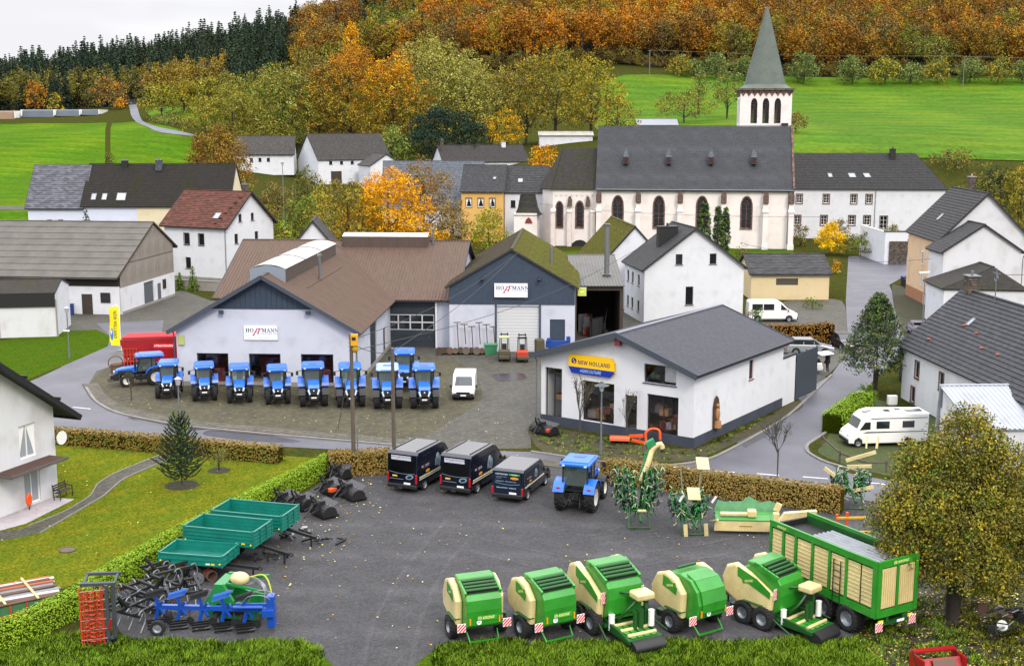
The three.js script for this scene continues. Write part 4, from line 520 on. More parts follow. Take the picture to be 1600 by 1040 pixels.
house({ label: 'old white house with big dark slate roof behind the yellow tree at the street corner', X: 32.2, Z: 100.4, ry: -1.49, W: 28, D: 9.8, eave: 4.6, ridge: 8.9, axis: 'w', ov: 0.4, og: 0.15, roof: mat('#62646c', { k: 0.40, r: 0.75, t: ['slate', 4.8] }), course: 0.38, lift: 0.06, wall: M.whiteOld, open: [...wrow('f', [3.0, 7.6], 2.3, 0.75, 1.3, { frame: M.frameB, trim: M.stoneRed, tw: 0.1 }), ...wrow('f', [2.4], 0.2, 0.7, 1.2, { frame: M.frameB, trim: M.stoneRed, tw: 0.1 }), ...wrow('l', [3], 2.2, 0.8, 1.2, { frame: M.frameB })], chim: [[1.2, -4.9, 8, 10.2, 1.0, 0.9, M.rubble, M.zinc]], skyl: [[0, 0.22, 0.62, 0.55, 0.7]] });
{ const t = scene.children[scene.children.length - 1]; new MB().bar([5.8, 8.8, -4.7], [5.8, 11.4, -4.7], 0.05).bar([5.2, 11.0, -4.7], [6.4, 11.0, -4.7], 0.03).tor(0.28, 0.03, 5.8, 10.6, -4.7).build('roof_mast', M.zinc, t);
const pt = new MB(); srnd(3); for (let i = 0; i < 5; i++) { const R = t.roofs[0], u = 0.12 + i * 0.09, v = rr(0.2, 0.7); const c = R.P(u, v, 0.2); pt.box(0.35, 0.05, 0.3, ...c, 0, rr(0, 3), 0); } pt.build('roof_patch', mat('#d8623a', { k: 0.6 }), t); }
house({ name: 'shed', label: 'shed with pale corrugated metal roof behind the big yellow green tree', cat: 'shed', X: 29.5, Z: 76.5, ry: 0.05, W: 12, D: 6, eave: 3.3, ridge: 4.8, rx: 0.97, axis: 'w', ov: 0.2, og: 0.2, roofType: 'rib', roof: mat('#c3c9d4', { k: 0.6, r: 0.5, t: ['stain', 6] }), wall: M.whiteOld, th: 0.08, noVerge: true });
house({ name: 'barn', label: 'old barn with mossy grey fibre cement roof and weathered wooden gable', cat: 'barn', X: -68.2, Z: 148, ry: -0.12, W: 22, D: 16.4, eave: 4.9, eave2: 6.8, ridge: 10.0, rx: 0.62, axis: 'w', ov: 1.1, og: 0.25, roof: M.barnRoof, course: 1.35, lift: 0.05, wall: mat('#54493e', { k: 0.5, t: ['wood', 3] }), vm: M.vergeWood, gm: M.zinc });
{ const t = scene.children[scene.children.length - 1]; const B = SIDE.r(22, 16.4), k = 10.17; new MB(B).ext([[0.2, 3.1], [16.3, 3.1], [16.3, 6.7], [k, 9.85], [0.2, 4.95]], 0.1, MX(0, 0, 0.06)).build('gable_boards', M.oldWood, t); const pj = new MB(B); for (let i = 0; i < 60; i++) { const x = 0.3 + i * 0.27, h = x < k ? lerp(4.9, 9.8, x / k) : lerp(9.8, 6.7, (x - k) / 6.2); pj.box(0.03, h - 3.2, 0.03, x, (h + 3.1) / 2, 0.125); } for (const y of [5.9]) pj.box(14.5, 0.06, 0.05, 8.9, y, 0.13); pj.build('board_joint', mat('#6b6158', { k: 0.5 }), t).userData.kind = 'stuff';
new MB(B).ext([[0.02, -0.5], [16.36, -0.5], [16.36, 3.1], [0.02, 3.1]], 0.12, MX(0, 0, 0.07), 0, [[[6.6, -0.4], [9.6, -0.4], [9.6, 2.9], [6.6, 2.9]]]).build('gable_base', M.whiteOld, t); fitOpening(t, { k: 'd', x: 8.1, y: -0.4, w: 3.0, h: 3.3, m: M.doorGrey, rec: 0.02, boards: 8 }, B); new MB(B).box(16, 0.6, 0.08, 8.2, 0.0, 0.16).build('plinth', M.plinthGrey, t); fitOpening(t, { k: 'd', x: 11.2, y: 0, w: 0.9, h: 2.3, m: M.doorGrey, rec: -0.16 }, B); fitOpening(t, { k: 'w', x: 12.9, y: 1.4, w: 1.0, h: 1.2, rec: -0.16, frame: M.frameB, cols: 2, rows: 2 }, B);
new MB().box(6.5, 3.3, 0.2, 18.75, 1.65, 0.12).build('front_room', M.white, t); fitOpening(t, { k: 'd', x: 18.0, y: 0, w: 1.3, h: 2.4, rec: -0.26, boards: 5 }, MX()); fitOpening(t, { k: 'w', x: 20.3, y: 1.4, w: 1.2, h: 1.2, rec: -0.26, frame: M.frameB, cols: 2, rows: 2 }, MX());
new MB().box(5.5, 4.6, 0.5, 12.6, 2.3, 0.2).build('straw_stack', M.straw, t); new MB().rb(0.8, 1.2, 0.8, 0.05, 16.1, 0.6, 1.0).rb(0.9, 0.1, 0.9, 0.03, 16.1, 1.25, 1.0).build('water_butt', mat('#2f56a8', { k: 0.5 }), t); }
house({ label: 'white house with red tiled roof between the barn and the workshop', X: -49.6, Z: 176.9, ry: -0.45, W: 11, D: 10.8, eave: 8.2, ridge: 12.6, axis: 'w', ov: 0.45, og: 0.5, roof: M.tileRed, course: 0.36, lift: 0.04, pipes: [[10.9, 0.15, 7.8]], chim: [[9.4, -6.6, 11, 13.6, 0.7, 0.7, M.rubble, M.zinc]], skyl: [[0, 0.75, 0.32, 1.0, 1.1]], open: [...wh('f', [4.0, 6.6], 5.4, 0.95, 1.6, { frame: M.frameB, trim: M.frameB, tw: 0.06 }), ...wh('f', [4.1], 2.0, 0.95, 1.6), ...wh('r', [2.2, 6.8], 5.6, 0.8, 1.4), ...wh('r', [3.2, 6.0], 8.6, 0.7, 1.1), ...wh('f', [6.6, 9.5], 0.1, 0.8, 0.5)], plinth: 0.9, plinthM: M.plinthGrey });
{ const t = scene.children[scene.children.length - 1], st = new MB(); for (let i = 0; i < 6; i++) { const c = t.roofs[0].P(0.8 + i * 0.022, 0.12 + i * 0.14, 0.25); st.box(0.55, 0.05, 0.25, ...c); } st.build('roof_step', M.frameB, t); const r = thing('retaining_wall', 'low grey concrete retaining wall below the red roofed house', 'wall', -46.5, 0, -168, -0.35); new MB().box(9, 1.3, 0.3, 4.5, 0.65, 0).build('wall_face', M.concrete, r); new MB().box(9.1, 0.1, 0.4, 4.5, 1.33, 0).build('coping', M.plinthGrey, r); }
const gy = (x, z) => hAt(x, z);
house({ label: 'house with pale grey tiled roof and white wall at the edge of the left meadow', X: -73.4, Z: 188.5, y: 3.6, ry: -0.02, W: 8.3, D: 9, eave: 6.4, ridge: 12.2, axis: 'w', ov: 0.4, og: 0.3, roof: M.tileGrey, course: 0.36, lift: 0.04, wall: M.blueWhite, open: wh('f', [3.2, 4.9], 3.2, 0.9, 1.1, { frame: M.frameW }) });
house({ label: 'long pale blue house with dark mossy roof and three roof windows at the left meadow', X: -65.1, Z: 188.4, y: 3.6, ry: -0.02, W: 22.4, D: 9.4, eave: 6.7, ridge: 12.4, axis: 'w', ov: 0.4, og: 0.15, roof: mat('#4c4542', { k: 0.42, r: 0.9, t: ['moss', 8] }), course: 0.34, lift: 0.03, wall: M.blueWhite, open: wh('f', [3.5], 2.0, 0.9, 1.5, { frame: M.frameD }), skyl: [[0, 0.08, 0.22, 0.75, 1.1], [0, 0.152, 0.22, 0.75, 1.1, M.roofLight], [0, 0.265, 0.22, 1.4, 1.3, M.roofLight]], chim: [[5.4, -4.4, 11.5, 13.0, 0.9, 0.7, M.black, M.zinc], [10.8, -4.0, 11.5, 13.1, 0.9, 0.9, M.slateBlue, M.zinc]] });
{ const t = scene.children[scene.children.length - 1]; new MB().box(14, 7, 0.05, 15.4, 3.0, 0.04).build('cream_wall', M.cream, t); new MB(SIDE.r(22.4, 9.4)).ext([[0, 0], [9.4, 0], [9.4, 6.6], [4.7, 12.3], [0, 6.6]], 0.05, MX(0, 0, 0.04)).build('cream_gable', M.cream, t); }
house({ name: 'flat_shed', label: 'white shed with black fascia band by the meadow at the left edge', cat: 'shed', X: -63.2, Z: 127.6, ry: 0.16, W: 15.0, D: 8, eave: 4.6, ridge: 5.6, axis: 'w', ov: 0.15, og: 0.1, roof: mat('#6a6258', { k: 0.45, t: ['moss', 6] }), wall: M.whiteOld, noVerge: true });
{ const t = scene.children[scene.children.length - 1]; new MB().box(15.1, 1.5, 0.12, 7.5, 4.0, 0.12).build('fascia', M.black, t); new MB().box(0.05, 3, 0.03, 9.3, 1.5, 0.03).build('wall_joint', M.concrete, t); new MB().box(0.15, 4, 0.15, 15.1, 2, 0.05).build('corner_post', M.plinthGrey, t); }
house({ name: 'farmhouse', label: 'white farmhouse with grey roof and plain gable in front of the big trees', X: -46, Z: 297, y: gy(-42, 298), ry: 0.55, W: 19, D: 12.5, eave: 6.2, ridge: 12.0, axis: 'w', ov: 0.3, og: 0.2, roof: mat('#686460', { k: 0.42, t: ['slate', 5] }), open: [...wh('f', [3.2, 6.0, 8.8], 4.9, 0.8, 0.8), { s: 'f', k: 'd', x: 4.6, y: 0, w: 2.8, h: 3.3, m: M.doorWood }, ...wh('l', [10.5], 1.8, 0.9, 1.2)] });
house({ name: 'farmhouse_wing', label: 'white gabled wing at the right end of the farmhouse below the big trees', cat: 'house', X: -33.0, Z: 291, y: gy(-32, 290), ry: 0.42, W: 8, D: 9, eave: 6.0, ridge: 8.6, axis: 'd', ov: 0.2, og: 0.2, roof: mat('#74706c', { k: 0.42, t: ['slate', 5] }), open: wh('f', [4.6], 4.6, 1.0, 1.6) });
house({ label: 'low white house with grey roof partly hidden by shrubs left of the farmhouse', X: -66.5, Z: 300, y: gy(-62, 300) + 0.4, ry: 0.1, W: 14, D: 9, eave: 4.2, ridge: 8.2, axis: 'w', roof: mat('#75706a', { k: 0.42, t: ['slate', 5] }), open: wh('f', [2, 4, 6, 8], 2.2, 0.7, 0.9) });
house({ name: 'large_barn', label: 'large barn with long blue grey slate roof behind the golden tree', cat: 'barn', X: -25.2, Z: 243, ry: 0.06, W: 20, D: 18, eave: 6.0, ridge: 14.6, axis: 'w', ov: 0.4, og: 0.2, roof: M.slateBlue, course: 0.5, wall: M.whiteOld });
house({ label: 'yellow house with three curtained windows left of the church', X: -9.6, Z: 236.5, ry: -0.1, W: 8.0, D: 10, eave: 9.7, ridge: 14.2, axis: 'w', ov: 0.4, og: 0.2, roof: mat('#65666c', { k: 0.42, t: ['slate', 5] }), wall: M.yellow, open: [1.4, 3.7, 5.9].map((x) => ({ s: 'f', k: 'w', x, y: 6.6, w: 1.05, h: 1.6, trim: M.stoneRed, tw: 0.12, curtain: 1, cols: 1 })), skyl: [[0, 0.75, 0.5, 0.6, 0.5]] });
house({ label: 'grey roofed white house between the yellow house and the church choir', X: -1.4, Z: 236.8, ry: -0.06, W: 8.2, D: 10, eave: 9.4, ridge: 14.0, axis: 'w', ov: 0.3, og: 0.2, roof: mat('#68696e', { k: 0.42, t: ['slate', 5] }), course: 0.45, lift: 0.05, skyl: [[0, 0.36, 0.45, 0.9, 0.9, M.roofLight]], open: wh('f', [1.6, 5.4], 6.4, 0.9, 1.4) });
house({ label: 'white gabled house with dark roof and chimneys beside the dark yew', X: -16.5, Z: 303, y: gy(-10, 305) - 0.6, ry: 0.38, W: 22, D: 9, eave: 3.6, ridge: 7.4, axis: 'w', ov: 0.3, og: 0.3, roof: mat('#5b5553', { k: 0.42, t: ['slate', 5] }), chim: [[0.6, -3.2, 6, 8.8, 0.7, 0.7, M.rubble, M.zinc], [17, -4, 6.5, 8.2, 1, 0.8, M.whiteOld, M.concrete]] });
house({ name: 'white_hall', label: 'low white hall seen between trunks behind the village trees', cat: 'hall', X: 7.2, Z: 330, y: 14.6, ry: 0, W: 14, D: 8, eave: 4.4, ridge: 5.2, axis: 'w', roof: M.roofLight, roofType: 'plain', wall: M.white, noVerge: true });
house({ name: 'grey_shed', label: 'low pale grey roofed shed on the meadow above the church roof', cat: 'shed', X: 38, Z: 380, y: 18.4, ry: 0, W: 12, D: 8, eave: 3.2, ridge: 4.8, axis: 'w', roof: mat('#a7abb6', { k: 0.6 }), roofType: 'plain', wall: M.whiteOld, noVerge: true });
house({ name: 'gable_shed', label: 'small white gable with steep dark roof just behind the brown workshop roof', cat: 'shed', X: -30.2, Z: 166, ry: 0.1, W: 7, D: 9, eave: 5.0, ridge: 9.3, axis: 'd', ov: 0.2, og: 0.2, roof: M.slateDark, wall: M.whiteOld });
// ---------- vegetation ----------
const LEAFMAT = new THREE.MeshPhysicalMaterial({ vertexColors: true, roughness: 0.8, specularIntensity: 0.3, side: THREE.DoubleSide });
const BARK = mat('#5d5348', { k: 0.5, r: 0.95, t: ['wood', 1] }), BARKG = mat('#77776a', { k: 0.5, r: 0.95, t: ['wood', 1] });
const lin = (hex, k = 0.76) => { const c = C(hex, k); return [c.r, c.g, c.b]; };
const PAL = {
orange: ['#b8741e', '#c98a22', '#a0641e', '#9a7024', '#86702a', '#bd9226'], rust: ['#8a5e28', '#80622e', '#98702c', '#706030', '#a0702e'], gold: ['#f0b010', '#f6c014', '#e29c0c', '#cc9010', '#eaa80e'], olive: ['#7d7a2e', '#8c8632', '#6f6f2c', '#98903a', '#a39a34'], pale: ['#a7a44e', '#b6b05a', '#98994c', '#8e9348', '#c0b85c'],
green: ['#5c7a2a', '#6e8a30', '#4f6c28', '#7f9636'], dark: ['#24382c', '#2b4232', '#1f3026', '#344c38'], fir: ['#34453a', '#3c4f3c', '#2e3e30', '#475540'], spruce: ['#5d7466', '#6b8274', '#536a5c'], brown: ['#7c6a3e', '#8a7440', '#6a5d38', '#94803e'], goldolive: ['#a8962c', '#98882a', '#c0a22c', '#7e7a2c', '#8f8a30'], yellowgreen: ['#b5a52e', '#9c9a30', '#c9b034', '#86882e', '#74782c'], mix: ['#6f6a34', '#7e7436', '#5c5e32', '#8a7434', '#6a7038'], hedge: ['#8cb028', '#82a628', '#98b830', '#78992a'], photinia: ['#7a7834', '#84702f', '#8e6a30', '#6c7a30'], beech: ['#96803f', '#8a7440', '#a08a4a', '#7c7640', '#a88648'], apple: ['#6a7c40', '#7a8a48', '#5c6e38', '#8a9450'], ginkgo: ['#f2c40c', '#e8b808', '#f6d020'], magn: ['#47573c', '#55654a', '#3c4c36', '#63705a', '#6b6e4e'],
};
class Leaves {
constructor() { this.p = []; this.n = []; this.c = []; this.i = []; }
leaf(x, y, z, s, col, dir, asp = 0.62) {         // a folded four-cornered blade
let ax = rr(-1, 1), ay = rr(-1, 1), az = rr(-1, 1); if (dir) { ax += dir[0]; ay += dir[1]; az += dir[2]; } const L = Math.hypot(ax, ay, az) || 1; ax /= L; ay /= L; az /= L;
let bx = rr(-1, 1), by = rr(-1, 1), bz = rr(-1, 1); const d = ax * bx + ay * by + az * bz; bx -= d * ax; by -= d * ay; bz -= d * az; const M2 = Math.hypot(bx, by, bz) || 1; bx /= M2; by /= M2; bz /= M2;
const cx = ay * bz - az * by, cy = az * bx - ax * bz, cz = ax * by - ay * bx, w = s * asp * 0.5, h = s * 0.5, f = s * 0.12, k = this.p.length / 3;
this.p.push(x - bx * h, y - by * h, z - bz * h, x + cx * w + ax * f, y + cy * w + ay * f, z + cz * w + az * f, x + bx * h, y + by * h, z + bz * h, x - cx * w + ax * f, y - cy * w + ay * f, z - cz * w + az * f);
for (let j = 0; j < 4; j++) { this.n.push(ax, ay, az); this.c.push(col[0], col[1], col[2]); }
this.i.push(k, k + 2, k + 1, k, k + 3, k + 2);
}
clump(x, y, z, n, sp, s, col, jit = 0.16) { for (let j = 0; j < n; j++) { const v = 1 + rr(-jit, jit), r = sp * Math.cbrt(rnd()), t = rnd() * 6.283, u = rr(-1, 1), q = Math.sqrt(1 - u * u); this.leaf(x + r * q * Math.cos(t), y + r * u * 0.8, z + r * q * Math.sin(t), s * rr(0.7, 1.3), [col[0] * v, col[1] * v, col[2] * v], [0, 0.35, 0]); } }
geo() { const g = new THREE.BufferGeometry(); g.setAttribute('position', new THREE.Float32BufferAttribute(this.p, 3)); g.setAttribute('normal', new THREE.Float32BufferAttribute(this.n, 3)); g.setAttribute('color', new THREE.Float32BufferAttribute(this.c, 3)); g.setIndex(this.i); return g; }
mesh(name, parent) { const o = new THREE.Mesh(this.geo(), LEAFMAT); o.name = name; parent.add(o); return o; }
}
const pick = (a) => a[Math.floor(rnd() * a.length) % a.length];
const mixPal = (spec) => { const out = []; for (const [n, w] of spec) for (let i = 0; i < w; i++) for (const h of PAL[n]) out.push(lin(h)); return out; };
function crown(W, H, y0, o) {                      // foliage of a broad-leaved tree: lobes -> clumps -> leaves
const L = new Leaves(), pal = mixPal(o.pal), lobes = [], nl = o.lobes ?? 11, top = o.top ? mixPal(o.top) : null;
for (let i = 0; i < nl; i++) { const v = (i + 0.5) / nl, yy = lerp(0.12, 0.9, v), env = Math.pow(Math.sin(Math.PI * Math.pow(clamp(v * 0.8 + 0.17, 0, 1), o.shape ?? 0.9)), 0.6), t = i * 2.4 + rr(0, 0.8), rad = env * W * 0.5; lobes.push([Math.cos(t) * rad * 0.62, y0 + yy * H, Math.sin(t) * rad * 0.62, Math.max(W * 0.14, rad * rr(0.42, 0.62)), H * rr(0.13, 0.2)]); }
lobes.push([0, y0 + H * 0.5, 0, W * 0.4, H * 0.42]);
const s = o.leaf ?? 0.5, area = 3.14 * W * H * 0.9, nc = Math.round((o.dens ?? 1) * 1.35 * area / (s * s * 8)), m = o.per ?? 9;
for (let i = 0; i < nc; i++) {
const l = i % 9 === 0 ? lobes[nl] : lobes[Math.floor(rnd() * nl)], t = rnd() * 6.283, u = rr(-0.75, 1), q = Math.sqrt(1 - u * u), R = Math.pow(rnd(), 0.28) * rr(0.85, 1.12);
const x = l[0] + l[3] * R * q * Math.cos(t), y = l[1] + l[4] * R * u, z = l[2] + l[3] * R * q * Math.sin(t), hv = (y - y0) / H;
const c = top && hv + rr(-0.2, 0.2) > 0.62 ? pick(top) : pick(pal), k = rr(0.86, 1.12); L.clump(x, y, z, m, s * 1.9, s, [c[0] * k, c[1] * k, c[2] * k]);
}
return { L, lobes };
}
function trunkGeo(mb, h, r, lobes, n = 5, lean = 0.03) {
const pts = [[0, -0.3, 0], [rr(-lean, lean) * h, h * 0.35, rr(-lean, lean) * h], [rr(-lean, lean) * h, h * 0.7, rr(-lean, lean) * h], [0, h * 0.95, 0]];
for (let i = 0; i < 3; i++) mb.bar(pts[i], pts[i + 1], r * (1 - (i + 1) * 0.26), r * (1 - i * 0.26) * (i ? 1 : 1.25), 8);
for (let i = 0; i < Math.min(n, lobes.length); i++) { const l = lobes[i], y = Math.min(h * 0.8, Math.max(h * 0.22, l[1] - Math.hypot(l[0], l[2]) * 0.8)), b = [0, y, 0], e = [l[0] * 0.9, l[1], l[2] * 0.9], m = [(b[0] + e[0]) / 2 * 0.9, (b[1] + e[1]) / 2 + 0.1, (b[2] + e[2]) / 2]; mb.bar(b, m, r * 0.28, r * 0.42, 6).bar(m, e, r * 0.1, r * 0.28, 5); }
}
function tree(name, label, x, y, z, W, H, o = {}, group) {
const t = thing(name, label, o.cat ?? 'tree', x, y, z, rr(0, 6), group); const y0 = (o.base ?? 0.22) * H, c = crown(W, H - y0, y0, o);
const mb = new MB(); trunkGeo(mb, H * 0.8, o.tr ?? H * 0.018 + 0.05, c.lobes, o.limbs ?? 6); mb.build('trunk', o.bark ?? BARK, t); c.L.mesh('crown', t); return t;
}
function ptree(name, label, px, pyTop, Z, w, o, group) { const p = at(px, pyTop, Z), g = hAt(p.x, Z), W = w * 1.22 * Z / FPX; return tree(name, label, p.x, g, -Z, W, Math.max(1.5, p.y - g) * 1.0, { leaf: Math.max(0.3, Z * 0.0014), ...o }, group); }
function conifer(L, H, R, pal, leaf, whorls, per = 1) {
for (let i = 0; i < whorls; i++) { const v = i / whorls, y = H * (0.08 + 0.9 * v), rad = R * Math.pow(1 - v, 0.85) + 0.12, nb = Math.max(4, Math.round(9 * (1 - v) + 4)); for (let b = 0; b < nb; b++) { const t = rnd() * 6.283, len = rad * rr(0.75, 1.12), c = pick(pal), m = Math.max(2, Math.round(len / leaf * 1.2 * per)); for (let j = 0; j < m; j++) { const f = (j + rnd()) / m, k = rr(0.75, 1.2); L.leaf(Math.cos(t) * len * f + rr(-0.1, 0.1), y - len * f * 0.28 + rr(-0.12, 0.12), Math.sin(t) * len * f + rr(-0.1, 0.1), leaf * rr(0.8, 1.3), [c[0] * k, c[1] * k, c[2] * k], [0, 0.25, 0], 0.75); } } }
}
function fir(name, label, x, y, z, R, H, pal, leaf = 0.4, whorls = 18, group) { const t = thing(name, label, 'conifer', x, y, z, 0, group), L = new Leaves(); conifer(L, H, R, mixPal([[pal, 1]]), leaf, whorls, 1.4); new MB().cyl(0.03, H * 0.018 + 0.04, H * 0.95, 0, H * 0.47, 0).build('trunk', BARK, t); L.mesh('crown', t); return t; }
function shrub(name, label, x, y, z, W, H, pal, leaf = 0.22, dens = 1, group) { return tree(name, label, x, y, z, W, H, { pal: Array.isArray(pal) ? pal : [[pal, 1]], leaf, dens, base: 0.04, lobes: 7, limbs: 5, tr: 0.05, cat: 'shrub' }, group); }
function pshrub(name, label, px, pyTop, pyBase, w, pal, leaf, group, dens = 1) { const g = tp(px, pyBase), Z = -g.z, top = at(px, pyTop, Z); return shrub(name, label, g.x, g.y, g.z, w * Z / FPX, Math.max(0.6, top.y - g.y), pal, leaf ?? Math.max(0.16, Z * 0.0013), dens, group); }
function hedge(name, label, P, w, h, pal, o = {}) { // P: base line as [x, Z]
const a = P[0], t = thing(name, label, 'hedge', a[0], 0, -a[1], 0), L = new Leaves(), c = mixPal([[pal, 1]]), ct = o.top ? mixPal([[o.top, 1]]) : c, core = new MB(), s = o.leaf ?? 0.14;
for (let i = 0; i < P.length - 1; i++) {
const [x0, z0] = P[i], [x1, z1] = P[i + 1], len = Math.hypot(x1 - x0, z1 - z0), ux = (x1 - x0) / len, uz = (z1 - z0) / len, nx = -uz, nz = ux;
core.add(new THREE.BoxGeometry(len + w * 0.3, h - 0.22, w - 0.3), new THREE.Matrix4().makeRotationY(Math.atan2(z1 - z0, x1 - x0)).setPosition((x0 + x1) / 2 - a[0], (h - 0.22) / 2, -(z0 + z1) / 2 + a[1]));
const n = Math.round(len * (w + 2 * h) * (o.dens ?? 70));
for (let k = 0; k < n; k++) { const q = rnd() * (w + 2 * h + (i === 0 || i === P.length - 2 ? w * 0.4 : 0)), u = rr(-0.03, 1.03) * len; let off, y, dir; if (q < w) { off = q - w / 2; y = h + rr(-0.12, 0.05) - Math.pow(Math.abs(off) / (w / 2), 4) * 0.12; dir = [0, 3, 0]; } else if (q < w + 2 * h) { const sd = q < w + h ? 1 : -1; y = ((q - w) % h); off = sd * (w / 2 - rr(0, 0.1) - 0.06 * Math.pow(y / h, 6)); dir = [nx * sd * 2, 0.8, -nz * sd * 2]; } else { off = rr(-w / 2, w / 2); y = rnd() * h; dir = null; } const wob = fbm((x0 + ux * u) * 0.05, (z0 + uz * u) * 0.05, 8, 3, 5) * 0.3 - 0.15; const x = x0 + ux * u + nx * off * (1 + wob * 0.5), z = z0 + uz * u + nz * off * (1 + wob * 0.5), cc = pick(y > h * 0.82 ? ct : c), v = rr(0.82, 1.15); L.leaf(x - a[0], y * (1 + wob * 0.3) + rr(-0.03, 0.03), -z + a[1], s * rr(0.7, 1.3), [cc[0] * v, cc[1] * v, cc[2] * v], dir); }
}
core.build('stem', mat(o.core ?? '#3c4420', { k: o.ck ?? 0.45, sp: 0, r: 1, t: ['grass', 1.5], b: ['grass', 1, 0.08] }), t); L.mesh('foliage', t); return t;
}
function bareTree(name, label, x, y, z, H, spread, o = {}) {
const t = thing(name, label, 'tree', x, y, z, 0), mb = new MB(), L = new Leaves(), pal = mixPal([[o.pal ?? 'brown', 1]]); let first = null;
const tips = [], mx = o.lv ?? 4, go = (p, d, len, r, lv) => { const e = p.clone().addScaledVector(d, len); (lv === 0 ? (first = new MB()) : mb).bar(p.toArray(), e.toArray(), Math.max(0.008, r * 0.68), r, lv < 2 ? 7 : 4); if (lv >= 2) tips.push(e); if (lv > mx) return; const n = lv === 0 ? 5 : 3; for (let i = 0; i < n; i++) { const q = d.clone().add(V(rr(-1, 1) * spread, rr(-0.1, 0.45), rr(-1, 1) * spread)).normalize(); go(p.clone().lerp(e, lv === 0 ? rr(0.75, 1) : rr(0.55, 1)), q, len * (lv === 0 ? rr(0.42, 0.6) : rr(0.6, 0.82)), r * (lv === 0 ? 0.5 : 0.62), lv + 1); } };
go(V(0, -0.1, 0), V(0, 1, 0), H * 0.4, o.r ?? H * 0.016, 0); first.build('trunk', o.bark ?? BARKG, t); mb.build('branch', o.bark ?? BARKG, t);
if (o.leaves) { for (let i = 0; i < o.leaves; i++) { const e = pick(tips); L.leaf(e.x + rr(-0.3, 0.3), e.y + rr(-0.3, 0.3), e.z + rr(-0.3, 0.3), 0.16, pick(pal)); } L.mesh('crown', t); }
return t;
}
